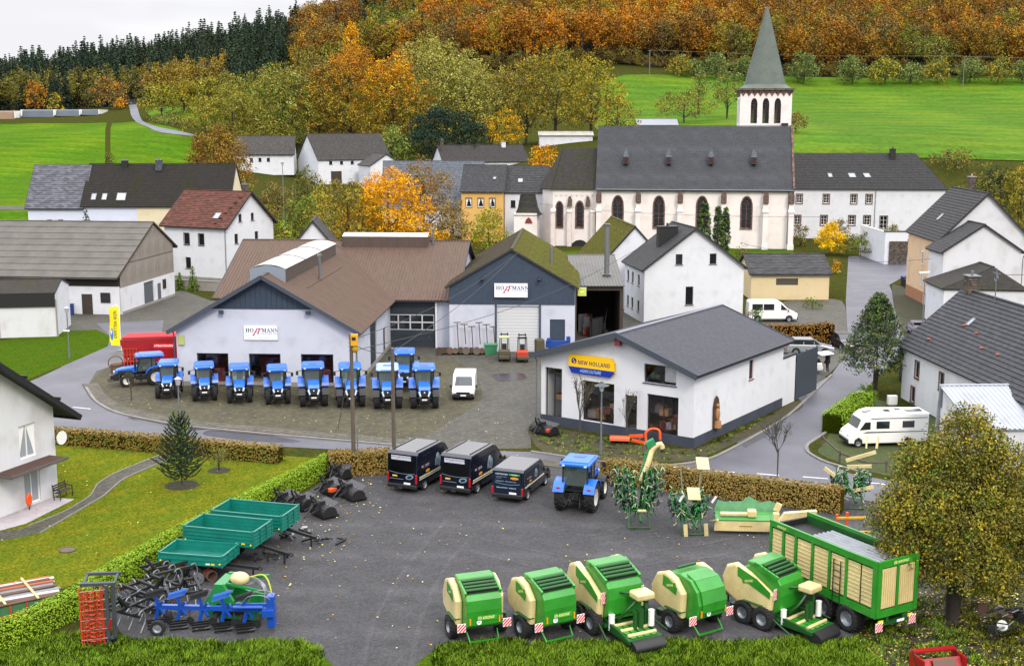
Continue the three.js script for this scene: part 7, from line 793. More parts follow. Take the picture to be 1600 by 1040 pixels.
const kroneC = canvasMat(256, 64, (g) => { g.fillStyle = '#2f8a2c'; g.fillRect(0, 0, 256, 64); canvasText(g, 'KRONE', 40, 48, 'bold italic 46px sans-serif', '#efd896'); });
const speed40 = canvasMat(64, 64, (g) => { g.fillStyle = '#2f9a2c'; g.fillRect(0, 0, 64, 64); g.beginPath(); g.arc(32, 32, 30, 0, 7); g.fillStyle = '#f4f6f8'; g.fill(); canvasText(g, '40', 32, 44, 'bold 32px sans-serif', '#4a7ab0', { a: 'center' }); });
function warn(t, x, y, z, ry = 0) { const p = new MB().rb(0.42, 0.42, 0.03, 0.01, x, y, z, 0, ry).build('warning_board', M.plate, t); decal('stripes', p, redWhite, 0.4, 0.4, MX(x, y, z, 0, ry).multiply(MX(0, 0, 0.02))); }
function makeBaler(label, kind) {
const t = thing('round_baler', label, 'baler', 0, 0, 0, 0, 'green and cream round balers'), W = 1.72, open = kind !== 'closed';
const pr = open ? [[-1.5, 0.95], [-0.6, 0.7], [1.0, 0.75], [1.3, 1.0], [1.34, 1.7], [1.28, 2.2], [1.1, 2.42], [0.2, 2.62], [-0.4, 2.72], [-1.1, 2.4], [-1.6, 1.8]] : [[-1.3, 0.85], [-0.5, 0.7], [0.9, 0.75], [1.3, 1.05], [1.38, 1.6], [1.2, 2.2], [0.75, 2.62], [0.0, 2.75], [-0.8, 2.6], [-1.3, 2.0]];
new MB().ext(pr, W, MX(0, 0, 0, 0, -Math.PI / 2, 0), 0.05).build('chamber', M.kgreen, t);
for (const s of [-1, 1]) { const x = s * (W / 2 + 0.17), c = new MB(), shp = kind === 'wrap' ? [[-1.7, 1.2], [-0.9, 0.85], [0.95, 0.8], [1.05, 1.75], [-0.3, 2.45], [-1.1, 2.72], [-1.6, 2.5], [-1.85, 1.9]] : [[-1.55, 1.1], [-0.5, 0.8], [0.55, 0.82], [0.62, 2.0], [0.0, 2.6], [-0.6, 2.75], [-1.25, 2.5], [-1.65, 1.8]]; c.ext(shp, 0.36, MX(x, 0, 0, 0, -Math.PI / 2, 0), 0.12); const cm = c.build('side_panel', M.kcream, t);
const gs = kind === 'wrap' ? [[-0.9, 2.15], [0.95, 1.55], [1.0, 1.85], [0.2, 2.3], [-0.9, 2.62]] : [[-0.75, 2.05], [0.2, 1.85], [0.25, 2.2], [-0.35, 2.5], [-0.72, 2.55]]; const x2 = s * (W / 2 + 0.353); new MB().ext(gs, 0.02, MX(x2, 0, 0, 0, -Math.PI / 2, 0)).build('name_panel', M.kgreen, cm); const d = decal('lettering', cm, kroneC, 0.8, 0.2, MX(s * (W / 2 + 0.37), kind === 'wrap' ? 2.1 : 2.2, -0.22, 0, s * Math.PI / 2, 0).multiply(MX(0, 0, 0, 0, 0, s * -0.3)));
wheel(t, s * 1.2, kind === 'wrap' ? -0.45 : -0.05, 0.54, 0.46, 0.27, M.rimS, { lugs: 20 }); if (kind === 'wrap') wheel(t, s * 1.2, 0.66, 0.54, 0.46, 0.27, M.rimS, { lugs: 20 });
const f = new MB(); f.rb(0.4, 0.05, 1.1, 0.02, s * 1.15, 1.12, 0.05); f.build('mudguard', M.kgreenD, t); }
const ax = new MB(); ax.box(2.0, 0.18, 0.2, 0, 0.52, -0.05).beam([-0.5, 0.75, -1.0], [0, 0.6, -2.9], 0.14, 0.16).beam([0.5, 0.75, -1.0], [0, 0.6, -2.9], 0.14, 0.16).bar([0, 0.6, -2.8], [0, 0.5, -3.3], 0.07).box(1.9, 0.3, 0.4, 0, 0.45, -1.3).bar([0.3, 0, -2.6], [0.3, 0.8, -2.6], 0.05); for (let i = 0; i < 14; i++) ax.bar([-0.9 + i * 0.14, 0.3, -1.4], [-0.9 + i * 0.14, 0.12, -1.6], 0.012); ax.build('pickup_and_drawbar', M.kgreenD, t);
if (open) { const rl = new MB(); for (let i = 0; i < 4; i++) rl.cyl(0.075, 0.075, W - 0.12, 0, lerp(2.84, 2.6, i / 3), lerp(0.28, 0.92, i / 3), 0, 0, Math.PI / 2, 10); rl.build('roller', M.kgreenD, t); new MB().ext([[0.1, 2.2], [1.02, 2.2], [1.02, 2.5], [0.1, 2.8]], W - 0.2, MX(0, -0.02, 0, 0, -Math.PI / 2, 0)).build('roller_bay', M.black, t); const fr = new MB(); fr.rb(W + 0.1, 0.22, 0.75, 0.08, 0, 2.82, -0.22); for (const s of [-1, 1]) fr.beam([s * W / 2, 2.86, -0.2], [s * W / 2, 2.46, 1.12], 0.1, 0.2); fr.build('roller_frame', M.kgreen, t); }
else { const tg = new MB(); const arc = [[1.42, 1.25], [1.43, 1.65], [1.26, 2.2], [0.85, 2.6], [0.3, 2.78]]; for (let i = 0; i < arc.length - 1; i++) tg.beam([0, arc[i][1], arc[i][0]], [0, arc[i + 1][1], arc[i + 1][0]], 1.35, 0.06, [1, 0, 0].map((v, j) => j === 0 ? 0 : j === 1 ? 0.7 : 0.7)); tg.build('tailgate_panel', M.kgreen, t); new MB().rb(1.1, 0.12, 0.14, 0.04, 0, 2.82, -0.5).build('top_rail', M.kgreenD, t); }
if (kind === 'wrap') {
new MB().ext([[-0.68, 0.7], [0.68, 0.7], [0.68, 1.9], [-0.68, 1.9]], 0.1, MX(0, 0, 1.05)).build('rear_wall', M.kgreen, t); const tb = new MB(); tb.box(1.7, 0.16, 1.9, 0, 0.42, 2.1).box(2.0, 0.12, 0.2, 0, 0.55, 1.2); for (const s of [-1, 1]) tb.beam([s * 0.8, 0.7, 0.9], [s * 0.75, 0.4, 3.0], 0.12, 0.18).bar([s * 1.1, 0.8, 0.6], [s * 1.5, 0.35, 2.4], 0.04); tb.build('wrapping_table', M.kgreenD, t); const rol = new MB(); for (let i = 0; i < 3; i++) rol.cyl(0.08, 0.08, 1.4, 0, 0.58, 1.5 + i * 0.6, 0, 0, Math.PI / 2, 10); rol.build('table_roller', M.kcream, t); const bl = new MB(); for (let i = 0; i < 4; i++) bl.box(0.26, 0.04, 1.6, -0.5 + i * 0.34, 0.53, 2.1); bl.build('table_belt', M.kgreen, t); new MB().cyl(0.5, 0.5, 1.5, 0, 0.33, 3.0, 0, 0, Math.PI / 2, 14, false).build('end_skirt', M.black, t).scale.set(1, 0.6, 1);
const ar = new MB(); ar.beam([0.62, 1.9, 0.7], [0.75, 1.55, 1.9], 0.16, 0.16).box(0.16, 1.15, 0.14, 0.62, 1.0, 2.0).cyl(0.16, 0.16, 0.8, 0.28, 1.0, 2.1).cyl(0.1, 0.1, 0.8, 0.0, 0.95, 2.15).tube([[-0.5, 1.9, 0.9], [-0.1, 2.0, 1.5], [0.5, 1.9, 1.9]], 0.05).tube([[-0.4, 0.6, 1.2], [-0.35, 1.3, 1.9], [0.2, 1.8, 2.0]], 0.06); ar.build('wrapping_arm', M.kgreenD, t); new MB().rb(0.9, 0.34, 0.8, 0.12, 0.45, 1.98, 1.95).build('arm_cover', M.kcream, t); new MB().cyl(0.14, 0.14, 0.7, 0.75, 1.0, 2.25).cyl(0.14, 0.14, 0.7, -0.72, 0.72, 1.4).build('film_roll', M.carW, t);
for (const s of [-1, 1]) { new MB().box(0.2, 0.5, 0.03, s * 0.98, 1.75, 1.09).build('warning_board', M.plate, t); decal('stripes', t, redWhite, 0.2, 0.5, MX(s * 0.98, 1.75, 1.108)); } decal('speed_sign', t, speed40, 0.24, 0.24, MX(-0.42, 1.4, 1.106)); decal('lettering', t, kroneM, 0.6, 0.15, MX(-0.1, 1.68, 1.106)); new MB().box(0.1, 0.06, 0.06, -0.75, 0.35, 2.6).build('reflector', M.tail, t);
} else { const z = open ? 1.35 : 1.405; decal('lettering', t, kroneM, 1.0, 0.25, MX(0.12, 1.35, z)); decal('speed_sign', t, speed40, 0.26, 0.26, MX(-0.28, 1.16, z)); for (const s of [-1, 1]) { new MB().box(0.07, 0.3, 0.04, s * 0.72, 1.22, z).build('marker_lamp', M.amber, t); warn(t, s * 1.12, 0.95, 1.28); } const bb = new MB(); bb.box(2.5, 0.08, 0.1, 0, 0.98, 1.2).bar([-0.75, 0.55, 0.9], [-0.7, 0.15, 1.3], 0.04).bar([0.75, 0.55, 0.9], [0.7, 0.15, 1.3], 0.04).box(1.4, 0.06, 0.08, 0, 0.2, 1.3); bb.build('rear_bar', M.kgreen, t); }
return t;
}
{
const put = (t, px, py, ry, s = 1) => { const p = gp(px, py); t.position.set(p.x, 0, p.z); t.rotation.y = ry; t.scale.setScalar(s); };
put(makeBaler('round baler with open roller top and cream side panels, leftmost of the five', 'open'), 744, 990, 0.34, 0.93); put(makeBaler('round baler with open roller top, second of the five from the left', 'open'), 853, 988, 0.5, 0.95); put(makeBaler('baler wrapper combination with its film table lowered, in the middle of the five', 'wrap'), 952, 974, 0.46, 1.02); put(makeBaler('round baler with smooth closed green tailgate between the two wrapper balers', 'closed'), 1082, 978, 0.58, 0.97); put(makeBaler('baler wrapper combination with twin axles right beside the forage wagon', 'wrap'), 1200, 966, 0.72, 0.98);
}
{
const t = thing('forage_wagon', 'big green forage wagon with cream slatted panels and open top', 'wagon', 15.15, 0, -54.7, 0.52), L = 6.9, W = 2.35, y0 = 1.25, y1 = 3.75;
const fr = new MB(); for (const s of [-1, 1]) { const x = s * W / 2; fr.box(0.12, 0.3, L, x, y1 - 0.15, 0).box(0.14, 0.34, L, x, y0 + 0.1, 0); for (const z of [-3.38, -2.5, -1.66, -0.55, 0.55, 1.6, 3.3]) fr.box(0.13, y1 - y0 - 0.4, z === 3.3 ? 0.24 : 0.14, x, (y0 + y1) / 2, z); } fr.box(W, 0.3, 0.12, 0, y1 - 0.14, L / 2 - 0.02).box(W, 0.34, 0.12, 0, y0 + 0.12, L / 2 - 0.02).box(0.16, y1 - y0 - 0.4, 0.13, 0, (y0 + y1) / 2, L / 2 - 0.02).box(W, 0.12, L, 0, y0, 0).box(W - 0.1, y1 - y0 - 0.9, 0.1, 0, (y0 + y1) / 2 - 0.4, -L / 2 + 0.05); for (const s of [-1, 1]) fr.box(0.2, y1 - y0, 0.14, s * (W / 2 - 0.06), (y0 + y1) / 2, L / 2); fr.build('frame', M.kgreen, t);
new MB().box(0.05, y1 - y0 - 0.3, L - 0.2, W / 2 - 0.09, (y0 + y1) / 2, 0).box(0.05, y1 - y0 - 0.3, L - 0.2, -W / 2 + 0.09, (y0 + y1) / 2, 0).box(W - 0.3, y1 - y0 - 0.5, 0.05, 0, (y0 + y1) / 2, L / 2 - 0.12).build('inner_wall', M.kgreenD, t);
for (const s of [-1, 1]) [[-2.94, 0.66], [-2.08, 0.62], [-1.1, 0.9], [0, 0.9], [1.07, 0.84], [2.05, 0.74], [2.85, 0.68]].forEach(([z, w], i) => { const n = 10, p = new MB().box(0.03, y1 - y0 - 0.75, w, s * (W / 2 + 0.0), (y0 + y1) / 2 - 0.02, z).build('side_panel', M.kcream, t); for (let k = 0; k < n; k++) new MB().box(0.03, 0.03, w - 0.04, s * (W / 2 + 0.025), y0 + 0.42 + k * 0.185, z).build('slat', M.kcream, p); });
for (const s of [-1, 1]) { const p = new MB().box(0.92, y1 - y0 - 0.7, 0.03, s * 0.56, (y0 + y1) / 2, L / 2 + 0.0).build('rear_panel', M.kcream, t); for (let k = 0; k < 7; k++) new MB().box(0.03, y1 - y0 - 0.74, 0.04, s * 0.56 - 0.39 + k * 0.13, (y0 + y1) / 2, L / 2 + 0.025).build('slat', M.kcream, p); }
const cv = new MB(); for (let k = 0; k < 7; k++) cv.cyl(0.14, 0.14, 4.6, -0.82 + k * 0.27, y1 - 0.42, 0.9, Math.PI / 2, 0, 0, 8); cv.build('rolled_tarp', M.galv, t); decal('lettering', t, kroneM, 1.1, 0.2, MX(0.2, y1 - 0.14, L / 2 + 0.048)); decal('lettering', t, kroneC, 1.0, 0.2, MX(-W / 2 - 0.068, y1 - 0.18, -2.6, 0, -Math.PI / 2, 0));
new MB().box(W, 0.06, 1.6, 0, y1 - 0.55, -2.55).box(W - 0.2, 0.9, 0.06, 0, y1 - 0.7, -3.4).build('front_bulkhead', M.dark, t); const ld = new MB(); for (const s of [-0.22, 0.22]) ld.bar([-W / 2 - 0.08, y0 - 0.3, 1.07 + s], [-W / 2 - 0.08, y1 - 0.6, 1.07 + s], 0.025); for (let k = 0; k < 7; k++) ld.bar([-W / 2 - 0.08, y0 + k * 0.3 - 0.1, 0.85], [-W / 2 - 0.08, y0 + k * 0.3 - 0.1, 1.29], 0.02); ld.build('ladder', M.dark, t);
for (const s of [-1, 1]) for (const z of [0.2, 1.75]) wheel(t, s * 0.98, z, 0.62, 0.6, 0.34, M.rimS, { lugs: 20 }); const ch = new MB(); for (const s of [-1, 1]) { ch.box(0.16, 0.3, L, s * 0.5, 1.0, 0); ch.ext([[-0.4, 1.1], [3.3, 1.1], [3.4, 0.95], [2.7, 0.95], [2.5, 1.02], [-0.4, 0.95]], 0.5, MX(s * 0.98, 0.28, 0, 0, -Math.PI / 2, 0)); } ch.box(1.9, 0.2, 0.2, 0, 0.62, 0.2).box(1.9, 0.2, 0.2, 0, 0.62, 1.75).beam([0, 1.1, -3.2], [0, 0.7, -5.3], 0.3, 0.24).box(1.8, 0.7, 0.9, 0, 0.8, -2.6).box(1.9, 0.14, 0.2, 0, 0.85, L / 2 - 0.1); ch.build('chassis', M.kgreenD, t); for (const s of [-1, 1]) { new MB().rb(0.3, 0.16, 0.08, 0.03, s * 0.9, 0.98, L / 2).build('tail_light', M.yellow, t); warn(t, s * 1.02, 0.78, L / 2 + 0.04); } decal('number_plate', t, plateM, 0.5, 0.12, MX(0.3, 0.86, L / 2 + 0.012));
}
function makeTipper(L, W, h, rim, label) {
const t = thing('tipping_trailer', label, 'trailer', 0, 0, 0, 0, 'teal tipping trailers'), y0 = rim - h; new MB().box(L, 0.08, W, 0, y0, 0).build('floor', M.tealD, t);
const wall = (w, cx, cz, ry) => { const B = MX(cx, 0, cz, 0, ry, 0), m = new MB(B); m.box(w, h, 0.05, 0, y0 + h / 2, 0); const n = h > 0.7 ? 4 : 2; for (let i = 0; i <= n; i++) m.box(w, 0.07, 0.09, 0, y0 + 0.05 + (h - 0.08) * i / n, 0.01); const p = m.build('drop_side', M.teal, t); return p; };
wall(L, 0, W / 2, 0); wall(L, 0, -W / 2, Math.PI); wall(W, L / 2, 0, Math.PI / 2); wall(W, -L / 2, 0, -Math.PI / 2); const po = new MB(); for (const sx of [-1, 1]) for (const sz of [-1, 1]) po.box(0.1, h + 0.06, 0.1, sx * L / 2, y0 + h / 2 + 0.01, sz * W / 2); for (const sz of [-0.17, 0.17]) po.box(0.08, h, 0.06, L / 2 + 0.06, y0 + h / 2, sz * W); po.build('corner_post', M.teal, t);
const ch = new MB(); for (const s of [-1, 1]) ch.box(L * 0.95, 0.14, 0.1, 0, y0 - 0.14, s * 0.45); ch.box(0.14, 0.14, W * 0.8, 0, 0.42, 0).beam([L / 2 - 0.2, y0 - 0.2, 0], [L / 2 + 1.5, 0.55, 0], 0.14, 0.14).bar([L / 2 + 1.2, 0.6, 0], [L / 2 + 1.2, 0, 0], 0.05).tor(0.09, 0.03, L / 2 + 1.58, 0.55, 0); ch.build('chassis', M.dark, t); for (const s of [-1, 1]) { const w = wheel(t, 0.1, 0, 0.4, 0.3, 0.22, M.rimS, { ry: Math.PI / 2 }); w.position.z = s * W * 0.4; }
new MB().box(0.2, 0.08, 0.02, L * 0.36, y0 + h * 0.22, W / 2 + 0.06).build('reflector', M.yellow, t); new MB().box(0.22, 0.07, 0.02, L * 0.28, y0 + h * 0.22, W / 2 + 0.062).build('maker_plate', M.plate, t); for (const x of [-L * 0.47, L * 0.47]) new MB().sph(0.05, x, y0 + 0.15, W / 2 + 0.07).build('side_lamp', M.yellow, t); new MB().bar([L * 0.2, 0.25, W * 0.42], [L * 0.28, y0, W * 0.42], 0.04).build('prop_leg', M.red, t); return t;
}
{ const P = (t, x, z, ry) => { t.position.set(x, 0, -z); t.rotation.y = ry; }; P(makeTipper(3.35, 1.95, 0.55, 1.4, 'low small teal trailer nearest the camera'), -15.75, 59.7, -0.2); P(makeTipper(3.95, 2.05, 0.85, 1.95, 'middle teal trailer with high double sides'), -14.8, 62.0, -0.27); P(makeTipper(4.1, 2.1, 0.85, 1.95, 'rearmost teal trailer with high sides next to the black implements'), -13.9, 64.6, -0.27); }
// ---------- implements ----------
const PT = (px, py) => { const p = gp(px, py); return [p.x, 0, p.z]; };
function mulcher(label, px, py, ry, w = 1.8, bodyM = M.dark, o = {}) {
const t = thing('flail_mulcher', label, 'mulcher', ...PT(px, py), ry), s = new MB(); const prof = []; for (let i = 0; i <= 8; i++) { const a = Math.PI * (1 - i / 8); prof.push([Math.cos(a) * 0.48, 0.3 + Math.sin(a) * 0.46]); } prof.push([0.46, 0.12], [-0.46, 0.12]); s.ext(prof, w, MX(0, 0, 0, 0, -Math.PI / 2, 0), 0.03); s.build('housing', bodyM, t);
new MB().rb(w * 0.94, 0.05, 0.6, 0.02, 0, 0.73, -0.35, 0.5).build('guard_flap', o.flap ?? mat('#4d4c52', { k: 0.5, r: 0.6 }), t); new MB().cyl(0.11, 0.11, w * 0.95, 0, 0.13, -0.5, 0, 0, Math.PI / 2, 10).build('rear_roller', M.rubber, t);
const f = new MB(); for (const q of [-0.35, 0.35]) f.beam([q, 0.6, 0.35], [q * 0.4, 1.35, 0.75], 0.07, 0.1).beam([q, 0.6, 0.35], [q * 1.1, 0.4, 1.0], 0.07, 0.1); f.bar([-0.4, 1.0, 0.6], [0.4, 1.0, 0.6], 0.04).cyl(0.12, 0.12, 0.5, 0, 0.8, 0.35, Math.PI / 2).box(0.3, 0.3, 0.35, 0, 0.8, 0.1).bar([0, 0.8, 0.6], [0.5, 0.35, 1.5], 0.05); f.build('hitch_frame', o.frame ?? M.dark, t); if (o.extra) new MB().rb(0.3, 0.25, 0.5, 0.05, w * 0.42, 0.5, 0.35).build('drive_cover', o.extra, t); const d = new MB(); for (let i = 0; i < 5; i++) d.sph(0.04, -w * 0.4 + i * w * 0.2, 0.76, -0.1); d.build('bolt', M.galv, t); return t;
}
mulcher('grey lidded black mulcher against the hedge, behind the rearmost teal trailer', 447, 792, -0.75, 1.3, M.dark); mulcher('small grey lidded black implement right beside the teal trailer', 474, 796, -0.75, 1.0); mulcher('black mulcher with silver bolts lying in the middle of the implement row', 505, 806, -0.9, 1.6); mulcher('wide black mulcher at the front end of the implement row', 548, 778, -0.95, 2.0); mulcher('black mulcher with an orange part in the middle of the row by the hedge', 518, 772, -0.85, 1.5, M.dark, { extra: M.orange }); mulcher('grey topped black implement at the hedge end below the wooden pole', 530, 748, -0.6, 1.3, M.dark);
mulcher('black mulcher with red drive cover on the verge by the showroom corner', 850, 678, -0.85, 2.2, M.dark, { extra: M.redO });
{ // loose linkage parts on the ground between trailers and mulchers
const t = thing('linkage_parts', 'black drawbars and linkage arms lying on the gravel beside the teal trailers', 'parts', ...PT(490, 835), 0.3); srnd(9); const b = new MB(); for (let i = 0; i < 16; i++) { const x = rr(-1.8, 1.6), z = rr(-1, 1.6), a = rr(0, 3.1), l = rr(0.4, 1.0); b.bar([x, 0.1, z], [x + Math.cos(a) * l, rr(0.08, 0.5), z + Math.sin(a) * l], rr(0.03, 0.06)); } b.build('linkage_arm', M.dark, t); const g = new MB(); for (let i = 0; i < 6; i++) g.cyl(0.1, 0.1, 0.3, rr(-1.5, 1.5), 0.15, rr(-1, 1.5), rr(0, 2), 0, rr(0, 2)); g.build('coupling', M.galv, t); const st = new MB(); for (const x of [1.5, 2.4]) st.beam([x, 0, -3.2], [x, 1.5, -3.2], 0.1, 0.1); st.build('stand_post', M.dark, t);
const u = thing('drawbar_set', 'dark jockey wheels and drawbars in front of the middle teal trailer', 'parts', ...PT(430, 868), 0); const c = new MB(); for (let i = 0; i < 12; i++) { const x = rr(-1.2, 1.2), z = rr(-0.8, 0.8), a = rr(0, 3.1); c.bar([x, 0.1, z], [x + Math.cos(a) * 0.7, rr(0.1, 0.45), z + Math.sin(a) * 0.7], 0.045); } c.build('drawbar', M.dark, u); wheel(u, 0.7, 0.3, 0.16, 0.1, 0.08, M.rimS); wheel(u, -0.6, -0.2, 0.16, 0.1, 0.08, M.rimS);
}
{ // reversible plough
const t = thing('plough', 'long blue reversible plough with mouldboards above and below its beam', 'plough', ...PT(335, 985), 0.0), bm = new MB(); bm.beam([-2.9, 0.95, -0.5], [2.5, 1.05, 0.1], 0.2, 0.2).rb(0.36, 1.5, 0.5, 0.06, 2.6, 1.0, 0.1).box(0.5, 0.3, 0.9, 2.5, 1.0, 0.1).beam([1.0, 1.25, 0.1], [2.5, 1.3, 0.2], 0.12, 0.16).cyl(0.09, 0.09, 1.3, 1.6, 1.2, 0.25, 0, 0, Math.PI / 2); bm.build('main_beam', M.blueD, t);
for (let i = 0; i < 5; i++) { const x = -2.6 + i * 1.02, z = -0.45 + i * 0.11; for (const s of [-1, 1]) { const b = new MB(); b.beam([x, 0.98, z], [x - 0.12, 0.98 + s * 0.55, z + 0.12], 0.1, 0.14).beam([x, 0.98, z], [x + 0.3, 0.98 + s * 0.3, z + 0.2], 0.08, 0.1); const lg = b.build('leg', M.blueD, t); const m = new MB(); for (let k = 0; k < 4; k++) m.add(new THREE.BoxGeometry(0.82, 0.09, 0.03), MX(x - 0.12 + k * 0.04, 0.98 + s * (0.58 + k * 0.1), z + 0.2 + k * k * 0.02, s * -0.3, 0.5, s * 0.25)); m.build('mouldboard', s > 0 ? (i % 2 ? M.blue : M.dark) : M.dark, lg); new MB().add(new THREE.BoxGeometry(0.34, 0.1, 0.04), MX(x + 0.26, 0.98 + s * 0.88, z + 0.1, 0, 0.5, s * -0.3)).build('share', M.galv, lg); } new MB().cyl(0.2, 0.2, 0.02, x + 0.5, 0.45, z + 0.3, Math.PI / 2, 0, 0.3, 14).bar([x + 0.5, 0.45, z + 0.3], [x + 0.4, 0.95, z], 0.03).build('disc_coulter', M.dark, t); }
wheel(t, -2.4, 0.5, 0.35, 0.24, 0.2, M.rimS, { ry: 1.57 }); new MB().tube([[1.2, 1.2, 0.2], [1.6, 1.7, 0.3], [2.3, 1.8, 0.4], [2.7, 1.5, 0.3]], 0.025).tube([[1.5, 1.2, 0.1], [1.9, 1.9, 0.2], [2.6, 1.9, 0.2], [2.8, 1.4, 0.2]], 0.02).build('hose', M.galv, t);
}
{ // upright red crumbler harrow in a dark frame
const t = thing('cage_harrow', 'upright folded harrow with red cage rollers in a dark grey frame', 'harrow', ...PT(157, 1006), 0.1), fr = new MB(); fr.box(0.16, 2.7, 0.16, 0.38, 1.38, 0.1).box(0.16, 2.7, 0.16, 0.62, 1.38, -0.1).box(1.5, 0.14, 0.2, 0.0, 2.72, -0.1).box(1.5, 0.12, 0.14, 0.1, 2.9, -0.9).beam([0.7, 2.7, -0.1], [0.7, 2.9, -0.9], 0.1, 0.1).beam([-0.6, 2.7, -0.1], [-0.6, 2.9, -0.9], 0.1, 0.1); fr.build('frame', mat('#4a525c', { k: 0.55, r: 0.5 }), t); new MB().cyl(0.24, 0.1, 0.3, 0.5, 0.15, 0, 0, 0, 0, 8).build('foot', M.dark, t); new MB().box(0.07, 2.6, 0.1, -0.72, 1.35, 0.2).box(0.07, 2.6, 0.1, 0.2, 1.35, 0.1).build('side_rail', M.redO, t);
for (let r = 0; r < 3; r++) { const x = -0.52 + r * 0.28, c = new MB(); for (let k = 0; k < 12; k++) c.tor(0.13, 0.028, x, 0.25 + k * 0.2, 0.12 + (r % 2) * 0.1, 1.3, rr(-0.4, 0.4), 0, 6.283, 10); for (let k = 0; k < 5; k++) { const a = k * 1.256; c.bar([x + Math.cos(a) * 0.13, 0.12, 0.15 + Math.sin(a) * 0.13], [x + Math.cos(a + 0.8) * 0.13, 2.5, 0.15 + Math.sin(a + 0.8) * 0.13], 0.02); } c.build('cage_roller', M.redO, t); } const cr = new MB(); for (let k = 0; k < 6; k++) cr.bar([-0.72, 0.3 + k * 0.44, 0.25], [0.35, 0.36 + k * 0.44, 0.2], 0.022); cr.build('cross_bar', mat('#c9a296', { k: 0.5 }), t); new MB().rb(0.1, 0.5, 0.06, 0.02, 0.5, 1.0, 0.22, 0, 0, -0.2).build('marker', M.red, t);
}
{ // disc and tine cultivators, dark with bare metal
srnd(21); const mk = (label, px, py, W, n) => { const t = thing('tine_cultivator', label, 'cultivator', ...PT(px, py), -0.5), f = new MB(); for (const z of [-0.9, 0, 0.9]) f.box(W, 0.12, 0.12, 0, 0.9, z); for (const x of [-W * 0.4, 0, W * 0.4]) f.box(0.12, 0.12, 2.1, x, 1.0, 0).beam([x * 0.3, 1.0, 0.6], [0, 1.7, 1.1], 0.08, 0.1); f.build('frame', M.dark, t); const tn = new MB(); for (let i = 0; i < n; i++) { const x = -W / 2 + (i + 0.5) * W / n, z = [-0.9, 0, 0.9][i % 3]; tn.tube([[x, 0.9, z], [x, 1.1, z - 0.25], [x, 0.6, z - 0.42], [x, 0.08, z - 0.1]], 0.035, 5, 8); } tn.build('tine', M.galv, t).userData.kind = 'stuff'; const ds = new MB(); for (let i = 0; i < n; i++) ds.cyl(0.27, 0.27, 0.02, -W / 2 + (i + 0.5) * W / n, 0.27, -1.35, 0, 0.35, Math.PI / 2, 12); ds.bar([-W / 2, 0.3, -1.35], [W / 2, 0.3, -1.35], 0.04); ds.build('disc_row', M.galv, t).userData.kind = 'stuff'; const rl = new MB(); for (let i = 0; i < 14; i++) rl.tor(0.26, 0.03, -W / 2 + (i + 0.5) * W / 14, 0.28, -1.95, 0, Math.PI / 2, 0, 6.283, 12); rl.build('packer_roller', M.rust, t).userData.kind = 'stuff'; return t; };
mk('cultivator with bright steel tines right of the red cage harrow', 215, 975, 2.2, 9); mk('folded cultivator pile of steel discs behind the plough', 262, 915, 1.8, 8).rotation.y = -0.9; mk('bright steel tined cultivator pile next to the red cage harrow', 235, 945, 2.0, 8).rotation.y = 0.9; mk('dark steel cultivator between plough and lowest teal trailer', 285, 945, 1.8, 7).rotation.y = 0.4;
}
{ // green planter with cream hopper cover
const t = thing('seed_drill', 'green seed machine with cream dome and hoses beside the plough', 'seed drill', ...PT(370, 965), -0.15), b = new MB(); b.ext([[-1.1, 0.3], [1.3, 0.3], [1.4, 0.9], [0.2, 1.1], [-0.3, 1.9], [-0.6, 1.9], [-1.2, 1.0]], 0.16, MX(0, 0, 0.75)).ext([[-1.1, 0.3], [1.3, 0.3], [1.4, 0.9], [0.2, 1.1], [-0.3, 1.9], [-0.6, 1.9], [-1.2, 1.0]], 0.16, MX(0, 0, -0.75)).box(0.5, 0.7, 1.4, -0.5, 1.5, 0).box(2.2, 0.1, 1.5, 0.1, 0.4, 0).beam([-0.3, 1.8, 0], [1.4, 1.9, -0.6], 0.12, 0.12).beam([-0.3, 1.8, 0.4], [1.5, 1.5, 0.4], 0.1, 0.1); b.build('frame', mat('#1f9a4c', { k: 0.6, r: 0.45, coat: 0.3 }), t); new MB().sph(0.42, 0.25, 1.95, 0.1, 1.1, 0.75, 0.9, 12).build('hopper_cover', M.kcream, t); const hs = new MB(); for (let i = 0; i < 6; i++) hs.tube([[0.2, 1.7, -0.4 + i * 0.15], [0.9, 2.0 - i * 0.06, 0], [1.5, 1.7, 0.2 + i * 0.05], [1.55, 0.7, 0.3 + i * 0.06]], 0.03, 5, 12); hs.build('hose', M.galv, t); new MB().tube([[0.6, 1.9, -0.3], [1.3, 2.05, -0.2], [1.75, 1.5, 0.2], [1.75, 0.5, 0.3]], 0.04).build('warning_pipe', mat('#b7cc3a', { k: 0.7 }), t); new MB().ext([[-0.9, 0.4], [0.9, 0.4], [0.7, 0.9], [-0.7, 0.9]], 0.05, MX(0.1, 0.1, 0.86)).build('dark_panel', M.dark, t); decal('badge', t, canvasMat(64, 64, (g) => { g.fillStyle = '#1f9a4c'; g.fillRect(0, 0, 64, 64); g.strokeStyle = '#e8f0ea'; g.lineWidth = 8; g.strokeRect(16, 16, 32, 32); }), 0.3, 0.3, MX(-0.5, 0.85, 0.835)); wheel(t, 0.6, 0.95, 0.28, 0.18, 0.15, M.rimS); wheel(t, -0.6, 0.95, 0.28, 0.18, 0.15, M.rimS);
}
